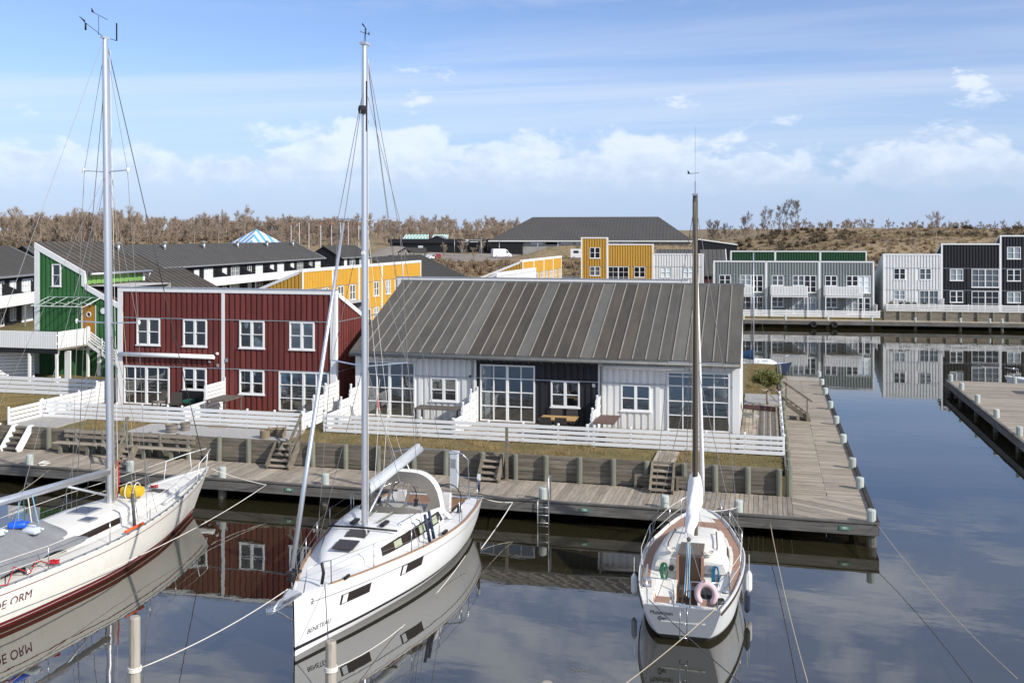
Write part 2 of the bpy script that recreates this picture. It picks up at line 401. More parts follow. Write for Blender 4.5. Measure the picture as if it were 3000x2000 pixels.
# ---------------------------------------------------------------- the setting: water, land, terrain
BANG = radians(4.33)                                   # the row across the basin stands turned by this angle
def WB(x, y): return (cos(BANG) * x - sin(BANG) * y, sin(BANG) * x + cos(BANG) * y)
def toB(X, Y): return (cos(BANG) * X + sin(BANG) * Y, -sin(BANG) * X + cos(BANG) * Y)
def sst(x, a, b):
    t = min(1, max(0, (x - a) / (b - a))); return t * t * (3 - 2 * t)
def lerp_tab(x, tab):
    if x <= tab[0][0]: return tab[0][1]
    for (a, u), (b, v) in zip(tab, tab[1:]):
        if x <= b: return u + (v - u) * (x - a) / (b - a)
    return tab[-1][1]
def ground_h(xb, yb):
    h = lerp_tab(yb, [(100, 1.15), (150, 1.3), (200, 1.9), (250, 2.6), (285, 3.0), (340, 4.0), (420, 5.5), (700, 9.5), (1500, 15), (4000, 30)])
    h += sst(xb, -4, 42) * lerp_tab(yb, [(122, 0), (150, 2.4), (175, 3.8), (205, 4.5), (255, 5.6), (325, 6.9), (420, 5.6), (700, 3.0)])
    h += 3.3 * sst(xb, -50, -38) * (1 - sst(xb, 8, 30)) * math.exp(-((yb - 287) / 9.0) ** 2)
    h += 2.6 * math.exp(-((xb + 88) / 8) ** 2 - ((yb - 292) / 8.0) ** 2)
    h += 2.2 * sst(-xb, 100, 120) * math.exp(-((yb - 295) / 14) ** 2)
    h += 2.6 * sst(-xb, 95, 140) * sst(yb, 240, 320)
    k = sst(yb, 120, 200)
    h += k * 1.3 * mnoise.noise(Vector((xb * .035, yb * .035, 1.7))) * (.4 + sst(xb, 0, 40)) + k * .5 * mnoise.noise(Vector((xb * .12, yb * .12, 4.1)))
    return h
def make_terrain():
    xs = []; x = -1600.0
    while x < 1500:
        xs.append(x); x += 4 if -190 < x < 190 else (12 if -420 < x < 420 else 60)
    ys = []; y = 107.6
    while y < 4000:
        ys.append(y); y += 3.2 if y < 350 else (9 if y < 650 else 160)
    b = MB(); b.smooth = True
    rows = []
    for y in ys: rows.append([(*WB(x, y), ground_h(x, y)) for x in xs])
    rows.insert(0, [(*WB(x, ys[0]), -2.0) for x in xs])
    b.grid(rows)
    o = b.build('ground', 'terrain'); tag(o, kind='structure'); return o
mat('terrain', (.27, .20, .11), .95, noise=[((.045, .045, .045), .8, (.175, .12, .07), (.42, .6)), ((.16, .16, .3), .7, (.35, .27, .155), (.45, .65)), ((.9, .9, .9), .5, (.17, .115, .06)), ((.02, .02, .02), .5, (.12, .10, .045), (.5, .7))], bump=((.8, .8, .8), 1.0, .5))
make_terrain()
o = MB().box(-260, 420, -140, 125, -.5, 0).build('water', 'water'); tag(o, kind='structure')
# land of the near quay: slab with a gently uneven turf top
def lawn(name, x0, x1, y0, y1, z, step, m, amp=.03):
    b = MB(); b.smooth = True
    nx = max(1, int((x1 - x0) / step)); ny = max(1, int((y1 - y0) / step))
    rows = [[(x0 + (x1 - x0) * i / nx, y0 + (y1 - y0) * j / ny, z + amp * mnoise.noise(Vector((x0 + (x1 - x0) * i / nx * 1.0, y0 + (y1 - y0) * j / ny, 2)))) for i in range(nx + 1)] for j in range(ny + 1)]
    b.grid(rows); b.smooth = False
    o = b.build(name, m); return tag(o, kind='structure')
tag(MB().box(-420, -14, 34.3, 118, -2, 1.30).box(-14, .60, 34.3, 62.6, -2, 1.30).build('quay_ground', 'grass'), kind='structure')
lawn('lawn', -60, .56, 34.28, 45.5, 1.50, .5, 'grass')
lawn('side_lawn', -17, .56, 45.5, 62.5, 1.50, .8, 'grass')
lawn('rear_lawn', -110, -17, 45.5, 105, 1.50, 2.2, 'grass')
tag(MB().box(-24.6, -17.7, 34.32, 36.2, 1.40, 1.545).build('gravel_bed', 'gravel'), kind='structure')
tag(MB().box(-30.1, -27.9, 34.32, 36.6, 1.40, 1.56).build('paved_path', 'concrete'), kind='structure')
# parking area and access road beyond the houses
def sheet_on_ground(name, poly, m, lift):
    b = MB(); n = 26
    (x0, x1, y0, y1) = poly
    rows = [[(*WB(x0 + (x1 - x0) * i / n, y0 + (y1 - y0) * j / n), ground_h(x0 + (x1 - x0) * i / n, y0 + (y1 - y0) * j / n) + lift) for i in range(n + 1)] for j in range(n + 1)]
    b.smooth = True; b.grid(rows); return tag(b.build(name, m), kind='structure')
mat('asphalt', (.24, .21, .175), .95, noise=[((.3, .3, .3), .8, (.19, .165, .135)), ((3, 3, 3), .4, (.29, .26, .22))])
sheet_on_ground('parking_area', (-94, -49, 246, 284), 'asphalt', .12)
sheet_on_ground('forecourt', (-92, -50, 284, 306), 'asphalt', .12)
# ---------------------------------------------------------------- houses
def top_at(top, x):
    return lerp_tab(x, top)
def cut(z0, z1, holes):
    segs = [(z0, z1)]
    for a, b in holes:
        n = []
        for p, q in segs:
            if b <= p or a >= q: n.append((p, q)); continue
            if a > p: n.append((p, a))
            if b < q: n.append((b, q))
        segs = n
    return [s for s in segs if s[1] - s[0] > .03]
def wall(house, loc, rz, W, top, ops, m, pitch=.27, bw=.165, bands=(), objs=True, thick=.12, label=None, proud=.045, flash='zinc', z0=0.0, boards=True, off=None):
    if not isinstance(top, (list, tuple)): top = [(0, top), (W, top)]
    b = MB()
    xs = sorted(set([0, W] + [x for x, _ in top if 0 < x < W] + [v for o in ops for v in o[:2] if 0 < v < W]))
    for a, c in zip(xs, xs[1:]):
        mid = (a + c) / 2; holes = [(o[2], o[3]) for o in ops if o[0] < mid < o[1]]
        zt = max(top_at(top, a + 1e-6), top_at(top, c - 1e-6))
        for p, q in cut(z0, zt, holes):
            if q > zt - 1e-6: pts = [(a, 0, p), (c, 0, p), (c, 0, top_at(top, c - 1e-6)), (a, 0, top_at(top, a + 1e-6))]
            else: pts = [(a, 0, p), (c, 0, p), (c, 0, q), (a, 0, q)]
            b.prism(pts, (0, thick, 0))
    w = b.build('wall', m, house, loc, rz)
    if label: w['label'] = label
    jb = MB(); n = int(round(W / pitch)); p = W / n
    if boards:
        for i in range(n):
            xc = (i + .5) * p; x0 = xc - bw / 2; x1 = xc + bw / 2
            holes = [(o[2] - .03, o[3] + .03) for o in ops if o[0] - .03 < x1 and o[1] + .03 > x0] + [(z - .02, z + .02) for z in bands]
            zt = min(top_at(top, x0), top_at(top, x1))
            for a, c in cut(z0 - .03, zt, holes):
                if objs: bx('board', m, w, x0, x1, -proud, -.002, a, c)
                else: jb.box(x0, x1, -proud, -.002, a, c)
        if not objs: tag(jb.build('cladding_boards', m, w), kind='stuff')
    for z in bands: MB().box(0, W, -proud - .012, -.001, z - .016, z + .016).build('flashing', flash, w)
    return w
def xf(loc, rz, x, y, z): return (loc[0] + cos(rz) * x - sin(rz) * y, loc[1] + sin(rz) * x + cos(rz) * y, loc[2] + z)
def window(house, loc, rz, o, cols, rows, near=True, fm='white_paint', curtain=None, sill=True, door=False):
    """o=(x0,x1,z0,z1) on a wall at loc/rz; rows = fractions of height where horizontal bars sit"""
    x0, x1, z0, z1 = o; w = x1 - x0; h = z1 - z0; b = MB(); t = .06; f = -.066
    b.box(0, w, f, .05, 0, t).box(0, w, f, .05, h - t, h).box(0, t, f, .05, t, h - t).box(w - t, w, f, .05, t, h - t)
    xb = [0.0]
    for i in range(1, cols):
        xc = w * i / cols; g = .055 if (cols % 2 == 0 and i == cols // 2) else .018
        b.box(xc - g, xc + g, f + (.004 if g < .05 else -.003), .045, t, h - t); xb.append(xc)
    xb.append(w); zb = [0.0] + [h * r for r in rows] + [h]
    for r in rows:
        b.box(t, w - t, f + .008, .04, h * r - .018, h * r + .018)
    if sill and not door: b.box(-.04, w + .04, -.10, -.0, -.045, -.002)
    win = b.build('glazed_door' if door else 'window', fm, house, xf(loc, rz, x0, 0, z0), rz)
    if near:
        for i in range(len(xb) - 1):
            for j in range(len(zb) - 1):
                bx('pane', 'glass', win, max(xb[i], t) + .012, min(xb[i + 1], w - t) - .012, -.004, .004, max(zb[j], t) + .012, min(zb[j + 1], h - t) - .012)
    else:
        MB().box(t * .6, w - t * .6, .0, .02, t * .6, h - t * .6).build('pane', (random.choice(('dark_glass', 'dark_glass', 'pane_grey', 'pane_pale')) if curtain is None else curtain), win)
    if near and curtain:
        for (cx0, cx1, cz0, cz1, cm) in curtain:
            c = MB(); n = max(4, int((cx1 - cx0) / .035)); c.smooth = True
            c.grid([[(cx0 + (cx1 - cx0) * i / n, .13 + (.02 * sin(i * 1.9) if cm == 'curtain' else 0), z) for i in range(n + 1)] for z in (cz0, cz1)])
            c.build('curtain' if cm == 'curtain' else 'blind', cm, win)
    return win
def room(house, W, D, zs, x0=.14, m='interior'):
    b = MB(); 
    for k, (z0, z1) in enumerate(zs):
        b.cur = 1; b.box(x0, W - x0, .14, D, z0, z0 + .03); b.cur = 0
        b.box(x0, W - x0, D, D + .05, z0, z1); b.box(x0, W - x0, .14, D, z1 - .03, z1)
        n = int(W / 5.2)
        for i in range(1, n): b.box(W * i / n - .04, W * i / n + .04, .14, D, z0 + .03, z1 - .03)
    b.build('interior_room', [m, 'floor_wood'], house)
def mono_roof(house, x0, x1, y0, z0, y1, z1, m, th=.10, pitch=None, seam=None, sheets=True, light=()):
    """single-pitch roof from (y0,z0) to (y1,z1) made of felt sheets with raised seams"""
    n = max(1, int(round((x1 - x0) / pitch))) if pitch else 1; p = (x1 - x0) / n
    L = sqrt((y1 - y0) ** 2 + (z1 - z0) ** 2); ang = atan2(z1 - z0, y1 - y0)
    r = MB().prism([(x0, y0, z0 - th), (x1, y0, z0 - th), (x1, y1, z1 - th), (x0, y1, z1 - th)], (0, 0, th - .006)).build('roof', 'gutter', house)
    for i in range(n):
        s = bpy.data.objects.new('roof_sheet', ubox(light.get(i, m) if isinstance(light, dict) else m))
        s.location = (x0 + i * p + .005, y0, z0); s.rotation_euler = (ang, 0, 0); s.scale = (p - .01, L, .012 + .004 * (i % 3)); link(s, r)
    if seam:
        for i in range(1, n):
            s = bpy.data.objects.new('roof_seam', ubox(seam)); s.location = (x0 + i * p - .022, y0, z0); s.rotation_euler = (ang, 0, 0); s.scale = (.044, L, .05); link(s, r)
    return r

# --- red two-unit house
RL = (-28.82, 39.9, 1.55)
red = empty('row_house', RL, 0, 'dark red timber row house with white trim, tallest wall towards the quay', 'house', 'row houses on the quay')
ops = [(.93, 2.13, 2.77, 3.98), (3.32, 4.51, 2.77, 3.98), (6.14, 7.35, 2.77, 3.98), (8.57, 9.75, 2.77, 3.98),
       (.25, 2.61, .06, 1.80), (3.32, 4.49, .81, 1.80), (6.14, 7.34, .73, 1.80), (8.06, 10.44, .06, 1.80)]
wall(red, (0, 0, 0), 0, 10.72, 5.25, ops, 'red_board', .265, .16, (4.0, 1.82))
wall(red, (10.72, 0, 0), pi / 2, 6.6, [(0, 5.22), (6.6, 2.5)], [], 'red_board', .265, .16, (4.0, 1.82))
wall(red, (0, 6.6, 0), -pi / 2, 6.6, [(0, 2.5), (6.6, 5.22)], [], 'red_board', .265, .16, (), objs=False)
wall(red, (10.72, 6.6, 0), pi, 10.72, 2.5, [], 'red_board', .265, .16, (), objs=False)
def blindtop(w, h, f): return [(.06, w - .06, h * (1 - f), h - .05, 'blind')]
for i, o in enumerate(ops[:4]): window(red, (0, 0, 0), 0, o, 2, [.5], curtain=blindtop(1.2, 1.2, .24) if i > 1 else None)
for i in (5, 6): window(red, (0, 0, 0), 0, ops[i], 2, [.46], curtain=blindtop(1.2, 1.0, .14) if i == 6 else None)
window(red, (0, 0, 0), 0, ops[4], 4, [.33, .66], door=True)
window(red, (0, 0, 0), 0, ops[7], 4, [.33, .66], door=True, curtain=blindtop(2.38, 1.74, .16) + [(.1, .32, .06, 1.65, 'curtain')])
room(red, 10.72, 4.0, [(0, 2.1), (2.2, 4.7)])
mono_roof(red, -.05, 10.77, .22, 5.16, 6.9, 2.36, 'felt', pitch=.53, seam='seam_dark')
tr = MB(); tr.box(-.06, 10.78, -.075, .22, 5.19, 5.37).box(-.06, .20, -.07, -.005, -.03, 5.185).box(10.52, 10.78, -.07, -.005, -.03, 5.185).box(5.26, 5.41, -.068, -.005, -.03, 5.185)
tr.box(10.725, 10.79, -.068, .15, -.03, 5.185)
tr.prism([(10.725, .225, 5.05), (10.725, .225, 5.25), (10.725, 6.9, 2.53), (10.725, 6.9, 2.33)], (.09, 0, 0))
tr.build('trim', 'white_paint', red)
MB().box(-.08, 10.80, -.10, .24, 5.372, 5.40).build('coping', 'zinc', red)
aw = MB(); aw.smooth = True; aw.tube([(.06, -.17, 2.32), (4.96, -.17, 2.32)], .085, 10); aw.box(.10, 4.9, -.16, -.03, 2.36, 2.42).build('awning_cassette', 'white_paint', red)
MB().lathe([(.05, 0), (.075, .05), (.05, .10)], (5.08, -.12, 2.44), 8).box(5.04, 5.10, -.12, -.03, 2.42, 2.5).build('wall_lamp', 'white_paint', red)
MB().box(4.62, 4.72, -.08, -.03, 2.06, 2.14).build('socket_box', 'sign_white', red)
MB().box(5.02, 5.13, -.08, -.03, 1.88, 2.02).build('meter_box', 'zinc', red)
MB().box(5.44, 5.57, -.09, -.03, 2.12, 2.28).build('meter_box', 'zinc', red)

# --- white / black / white single-storey front under one big felt roof
CL = (-17.08, 39.9, 1.55)
ctr = empty('row_house', CL, 0, 'long low row house of one black and two white units under grey felt roof', 'house', 'row houses on the quay')
U = [0, 5.37, 10.58, 16.02]
ops1 = [(.36, 2.66, .05, 2.38), (3.35, 4.52, .79, 1.78)]
ops2 = [(.16, 2.50, .05, 2.40), (3.17, 4.36, .76, 1.83)]
ops3 = [(.84, 2.02, .73, 1.78), (2.69, 5.12, .03, 2.36)]
wall(ctr, (U[0], 0, 0), 0, U[1] - .13, 2.72, ops1, 'white_board', .27, .165, (1.82,))
wall(ctr, (U[1], 0, 0), 0, U[2] - U[1] - .10, 2.72, ops2, 'black_board', .27, .165, (1.83,), label='black timber wall of the middle unit')
wall(ctr, (U[2], 0, 0), 0, U[3] - U[2], 2.72, ops3, 'white_board', .27, .165, (1.82,))
wall(ctr, (U[3], 0, 0), pi / 2, 5.75, [(0, 2.72), (5.75, 5.16)], [], 'white_board', .27, .165)
wall(ctr, (0, 5.75, 0), -pi / 2, 5.75, [(0, 5.16), (5.75, 2.72)], [], 'white_board', .27, .165, objs=False)
wall(ctr, (U[3], 5.75, 0), pi, U[3], 5.16, [], 'white_board', .27, .165, objs=False)
R4 = [.27, .52, .76]
window(ctr, (0, 0, 0), 0, ops1[0], 4, R4, door=True); window(ctr, (0, 0, 0), 0, ops1[1], 2, [.48])
window(ctr, (U[1], 0, 0), 0, ops2[0], 4, R4, door=True, curtain=[(.08, .42, .06, 2.25, 'curtain')]); window(ctr, (U[1], 0, 0), 0, ops2[1], 2, [.47])
window(ctr, (U[2], 0, 0), 0, ops3[0], 2, [.48], curtain=[(.06, 1.12, .06, 1.0, 'blind')])
window(ctr, (U[2], 0, 0), 0, ops3[1], 4, [.26, .5, .755, .92], door=True, curtain=[(.06, 2.36, .60, 2.28, 'blind')])
room(ctr, U[3], 4.2, [(0, 2.65)])
lt = {i: 'felt_mid' for i in list(range(0, 10)) + list(range(23, 31))}; lt.update({i: 'felt_light' for i in (9, 14, 19, 26)})
roof = mono_roof(ctr, -.12, U[3] + .10, -.50, 2.83, 5.78, 5.53, 'felt', pitch=.523, seam='seam', light=lt)
g = MB(); g.box(-.12, U[3] + .10, -.54, -.40, 2.63, 2.80).box(-.12, U[3] + .1, -.40, 0, 2.66, 2.71)
for i in range(31): g.box(-.10 + i * .52, -.06 + i * .52, -.585, -.54, 2.60, 2.72)
g.build('eaves_board', 'gutter', ctr)
gt = MB(); gt.smooth = True; gt.tube([(-.10, -.60, 2.715), (U[3] + .08, -.60, 2.715)], .062, 8); gt.build('gutter', 'gutter', ctr)
MB().box(-.14, U[3] + .12, 5.70, 5.86, 5.44, 5.60).build('ridge_cap', 'gutter', ctr)
tr = MB(); tr.box(-.05, .18, -.062, -.004, -.03, 2.64).box(15.80, 16.07, -.064, -.004, -.03, 2.64).box(16.025, 16.085, -.05, .2, -.03, 2.64)
tr.prism([(16.025, -.48, 2.62), (16.025, -.48, 2.83), (16.025, 5.8, 5.53), (16.025, 5.8, 5.3)], (.07, 0, 0))
tr.box(5.25, 5.36, -.062, -.004, -.03, 2.64).box(10.49, 10.57, -.062, -.004, -.03, 2.64)
tr.build('trim', 'white_paint', ctr)
for x in (5.20, 10.64):
    q = MB(); q.tube([(x, -.09, 0), (x, -.09, 2.45), (x, -.5, 2.66)], .04, 8); q.build('downpipe', 'zinc', ctr)
a = MB(); a.smooth = True; a.tube([(10.76, -.19, 2.50), (13.92, -.19, 2.50)], .095, 10); a.smooth = False; a.box(10.8, 13.9, -.17, -.03, 2.53, 2.60); a.build('awning_cassette', 'white_paint', ctr)
MB().box(10.25, 10.37, -.07, -.03, 1.62, 1.76).build('meter_box', 'zinc', ctr)
MB().box(5.05, 5.15, -.07, -.03, 1.84, 1.92).build('socket_box', 'black', ctr)

# --- parallel rear row: two yellow units and a blue one, only its tops show over the ridge
bk = empty('row_house', (-20.3, 53.3, 1.5), 0, 'yellow and blue row house parapet showing just above the long felt roof', 'house', 'row houses behind the quay')
wall(bk, (0, 0, 0), 0, 10.75, 5.3, [], 'ochre_board', .27, .165, (4.0,), objs=False)
wall(bk, (10.75, 0, 0), 0, 5.5, 5.3, [], 'blue_board', .27, .165, (4.0,), objs=False)
wall(bk, (16.25, 0, 0), pi / 2, 6.6, [(0, 5.3), (6.6, 2.6)], [], 'blue_board', .27, .165, objs=False)
wall(bk, (0, 6.6, 0), -pi / 2, 6.6, [(0, 2.6), (6.6, 5.3)], [], 'ochre_board', .27, .165, objs=False)
mono_roof(bk, -.05, 16.3, .2, 5.2, 6.9, 2.5, 'felt_far', pitch=.53, seam='seam_dark')
t = MB(); t.box(-.06, 16.31, -.075, .22, 5.22, 5.44).box(-.06, .2, -.07, -.005, 0, 5.21).box(10.68, 10.84, -.068, -.005, 0, 5.21).box(16.08, 16.31, -.07, -.005, 0, 5.21); t.build('trim', 'white_paint', bk)
MB().box(-.08, 16.33, -.1, .24, 5.442, 5.47).build('coping', 'zinc', bk)

def tall_row(loc, rz, units, uw, H, m, label, gm=None, depth=6.6, objs=False, win=True, rearH=2.6, base=0, trims=True, lowwin=True, group='row houses behind the quay', end='both', wz=(2.75, 3.95)):
    """two-storey row: tall front wall, roof falling to the rear"""
    W = units * uw; h = empty('row_house', loc, rz, label, 'house', group)
    ops = []
    for u in range(units):
        x = u * uw
        if win:
            ops += [(x + .95, x + 2.1, *wz), (x + 3.3, x + 4.45, *wz)]
            if lowwin: ops += [(x + .3, x + 2.6, .1, 1.8), (x + 3.3, x + 4.45, .8, 1.8)]
    wall(h, (0, 0, 0), 0, W, H, ops, m, .27, .165, (4.0, 1.82), objs=objs)
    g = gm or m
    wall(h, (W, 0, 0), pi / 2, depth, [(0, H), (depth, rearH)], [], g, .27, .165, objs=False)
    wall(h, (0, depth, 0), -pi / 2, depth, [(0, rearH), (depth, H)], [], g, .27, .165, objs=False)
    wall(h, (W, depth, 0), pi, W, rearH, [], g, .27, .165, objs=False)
    for o in ops:
        big = (o[1] - o[0]) > 2
        window(h, (0, 0, 0), 0, o, 4 if big else 2, [.33, .66] if big else [.5], near=False, door=big)
    mono_roof(h, -.05, W + .05, .2, H - .1, depth + .3, rearH - .1, 'felt_far', pitch=.53, seam='seam_dark')
    t = MB(); t.box(-.06, W + .06, -.075, .22, H - .06, H + .15)
    for u in range(units + 1): t.box(max(-.06, u * uw - .11), min(W + .06, u * uw + .11), -.07, -.005, 0, H - .065)
    for x in (-.08, W + .002): t.prism([(x, .225, H - .2), (x, .225, H + .02), (x, depth + .3, rearH + .05), (x, depth + .3, rearH - .17)], (.078, 0, 0))
    t.build('trim', 'white_paint', h)
    return h
# yellow rows whose sunlit fronts face right; a white row between them
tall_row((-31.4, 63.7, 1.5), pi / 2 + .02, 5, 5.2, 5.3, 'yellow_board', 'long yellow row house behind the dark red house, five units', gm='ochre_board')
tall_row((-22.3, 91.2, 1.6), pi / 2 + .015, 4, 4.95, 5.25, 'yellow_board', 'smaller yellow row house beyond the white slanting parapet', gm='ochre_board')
tall_row((-16.4, 60.2, 1.5), pi / 2, 2, 5.4, 5.3, 'white_board', 'white row house with slanting white parapet behind the felt roof', win=False)
# a neighbouring roof to the right of the first yellow row
rr = empty('row_house', (-38.6, 94.0, 1.4), 0, 'grey felt roof falling to the right behind the first yellow row', 'house', 'row houses behind the quay')
MB().prism([(0, 0, 0), (9.5, 0, 0), (9.5, 0, 1.2), (0, 0, 5.4)], (0, 15, 0)).build('wall', 'ochre_board', rr)
rf = MB().prism([(-.2, -.2, 5.55), (9.9, -.2, 1.05), (9.9, -.2, 1.2), (-.2, -.2, 5.72)], (0, 15.4, 0)).build('roof', 'felt_far', rr)
for i in range(1, 28):
    MB().prism([(-.2, -.2 + i * .55, 5.722), (9.9, -.2 + i * .55, 1.202), (9.9, -.2 + i * .55, 1.26), (-.2, -.2 + i * .55, 5.78)], (0, .05, 0)).build('roof_seam', 'seam_dark', rf)

# --- green house: its end wall looks at the quay, roof steps down to the right
GL = (-40.0, 48.0, 1.5)
gr = empty('row_house', GL, 0, 'green timber house with stepped roof and ochre door left of the red house', 'house', 'row houses on the quay')
gtop = [(0, 7.25), (3.05, 5.78), (3.0501, 5.12), (8.4, 2.55)]
gops = [(.98, 1.56, 4.95, 6.20), (2.96, 3.80, 1.95, 3.92)]
wall(gr, (0, 0, 0), 0, 8.4, gtop, gops, 'green_board', .27, .165, (3.95,), flash='green_board')
window(gr, (0, 0, 0), 0, gops[0], 1, [.5]); room(gr, 6.0, 4.0, [(1.9, 4.0), (4.2, 5.0)])
dr = MB().box(0, .84, -.03, .03, 0, 1.97).build('door', 'door_ochre', gr, (2.96, 0, 1.95))
d2 = MB(); d2.tube([(.42 + .13 * cos(a), -.04, 1.45 + .13 * sin(a)) for a in [2 * pi * k / 16 for k in range(16)]], .025, 6, close=True); d2.build('porthole_rim', 'white_paint', dr)
MB().prism([(.42 + .125 * cos(2 * pi * k / 16), -.034, 1.45 + .125 * sin(2 * pi * k / 16)) for k in range(16)], (0, -.003, 0)).build('porthole', 'dark_glass', dr)
MB().box(-.06, 0, -.05, .03, 0, 2.0).box(.84, .90, -.05, .03, 0, 2.0).build('door_frame', 'white_paint', dr)
dl = MB(); dl.prism([(4.35 + .17 * cos(2 * pi * k / 18), -.06, 3.62 + .17 * sin(2 * pi * k / 18)) for k in range(18)], (0, -.05, 0)); dl.build('round_wall_lamp', 'sign_white', gr)
t = MB(); t.box(-.16, .16, -.08, -.004, .0, 7.0)
t.prism([(-.16, -.085, 7.06), (3.15, -.085, 5.48), (3.15, -.085, 5.80), (-.16, -.085, 7.42)], (0, .10, 0)); t.prism([(2.93, -.08, 5.0), (3.15, -.08, 4.9), (3.15, -.08, 5.475), (2.93, -.08, 5.58)], (0, .09, 0))
t.prism([(3.16, -.085, 4.80), (8.5, -.085, 2.22), (8.5, -.085, 2.50), (3.16, -.085, 5.10)], (0, .10, 0)); t.build('trim', 'white_paint', gr)
def xroof(h, x0, z0, x1, z1, y0, y1, m='felt', pitch=.53, th=.1):
    r = MB().prism([(x0, y0, z0 - th), (x1, y0, z1 - th), (x1, y0, z1), (x0, y0, z0)], (0, y1 - y0, 0)).build('roof', m, h)
    n = int((y1 - y0) / pitch)
    for i in range(n + 1):
        y = y0 + .02 + i * (y1 - y0 - .08) / n
        MB().prism([(x0, y, z0 + .002), (x1, y, z1 + .002), (x1, y, z1 + .045), (x0, y, z0 + .045)], (0, .04, 0)).build('roof_seam', 'seam_dark', r)
    return r
xroof(gr, -.2, 7.45, 3.45, 5.68, .0, 5.6); xroof(gr, 2.9, 5.18, 8.6, 2.46, .0, 5.6)
xroof(gr, 0, 6.56, 8.6, 2.46, 5.62, 9.2); xroof(gr, 1.0, 5.62, 8.6, 1.95, 9.4, 12.8)
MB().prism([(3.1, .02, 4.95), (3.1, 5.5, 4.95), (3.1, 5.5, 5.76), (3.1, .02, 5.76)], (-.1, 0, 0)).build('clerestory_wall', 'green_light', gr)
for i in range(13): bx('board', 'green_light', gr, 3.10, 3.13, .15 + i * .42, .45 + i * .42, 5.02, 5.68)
MB().box(3.05, 3.14, .0, .16, 4.9, 5.74).box(3.05, 3.14, 5.3, 5.5, 4.9, 5.74).build('clerestory_trim', 'white_paint', gr)
q = MB(); q.tube([(3.5, .0, 5.64), (3.5, 5.7, 5.64)], .07, 8); q.tube([(3.45, 5.6, 5.6), (3.3, 5.55, 5.1)], .04, 6); q.build('gutter', 'zinc', gr)
wall(gr, (8.4, 0, 0), pi / 2, 12.6, 1.9, [], 'green_board', .27, .165, objs=False)
MB().box(0, 3.0, 5.7, 12.6, 0, 4.4).build('rear_body', 'green_board', gr)
# glass porch roof over the green house's door
q = MB()
for x in (.75, 4.15): q.bar((x, -.03, 4.35), (x - .35, -1.0, 3.90), .04)
for y, z in ((-.03, 4.35), (-1.0, 3.90)): q.bar((.75 - (.35 if y < -.5 else 0), y, z), (4.15 - (.35 if y < -.5 else 0), y, z), .04)
for k in range(4):
    x = 1.2 + k * .8; q.bar((x - .35, -1.0, 3.9), (x, -.03, 4.35), .035); q.bar((x, -.05, 3.95), (x + .4, -.5, 4.13), .03); q.bar((x, -.05, 3.95), (x - .4, -.5, 4.1), .03)
q.build('porch_frame', 'white_paint', gr)
MB().prism([(.75, -.02, 4.385), (4.15, -.02, 4.385), (3.8, -1.02, 3.935), (.4, -1.02, 3.935)], (0, 0, .01)).build('porch_glass', 'porch_glass', gr)

# --- raised terrace in front of the green house
te = empty('raised_terrace', (-36.3, 45.0, 1.5), 0, 'white picket raised timber terrace on posts before the green house', 'terrace')
MB().box(-9, .05, 0.0, 2.95, 1.72, 1.86).build('floor', 'timber', te); MB().box(-9, .02, -.02, .06, 1.55, 1.80).build('beam', 'black', te)
for i in range(62): bx('picket', 'white_rail', te, -8.95 + i * .145, -8.95 + i * .145 + .115, -.06, -.03, 1.82, 2.72)
for i in range(20): bx('picket', 'white_rail', te, .03, .06, .02 + i * .13, .12 + i * .13, 1.82, 2.72)
MB().box(-9, .06, -.03, .02, 2.05, 2.12).box(-9, .06, -.03, .02, 2.5, 2.57).box(0, .03, .0, 2.6, 2.05, 2.12).box(0, .03, .0, 2.6, 2.5, 2.57).build('rail', 'white_rail', te)
for x, y in ((-1.75, .05), (-.05, .05), (-.05, 2.55), (-5, .05)): MB().box(x - .06, x + .06, y - .06, y + .06, 0, 2.78 if y > 1 else 1.72).build('post', 'white_paint', te)
# lower terrace storey: sheltered wall of the green house
MB().box(-4.6, 3.0, 2.96, 2.985, 0, 1.7).build('back_wall', 'green_board', te)
for i in range(24): bx('board', 'green_board', te, -3.0 + i * .27, -2.84 + i * .27, 2.93, 2.955, 0, 1.68)
MB().box(-3.1, .3, 2.88, 2.95, 1.42, 1.55).box(.28, .50, 2.88, 2.95, 0, 1.7).box(-.25, .1, .9, .98, 0, 1.62).build('door_frame', 'white_paint', te)
# outside stair from the terrace
st = empty('outside_stair', (-36.25, 47.3, 1.5), 0, 'white open stair with slanting rails beside the ochre door', 'stairs')
for y in (0, .85):
    MB().prism([(0, y, 1.80), (2.9, y, .02), (2.9, y, .24), (0, y, 2.0)], (0, .05, 0)).build('stringer', 'white_paint', st)
for k in range(4):
    MB().prism([(0, -.03, 2.12 + k * .16), (2.9, -.03, .32 + k * .16), (2.9, -.03, .40 + k * .16), (0, -.03, 2.20 + k * .16)], (0, .03, 0)).build('handrail', 'white_rail', st)
for i in range(9): bx('step', 'timber', st, .1 + i * .31, .38 + i * .31, .05, .85, 1.70 - i * .19, 1.74 - i * .19)
for i in range(4): bx('post', 'white_rail', st, .05 + i * .92, .12 + i * .92, -.06, -.03, 1.9 - i * .57, 2.75 - i * .57)

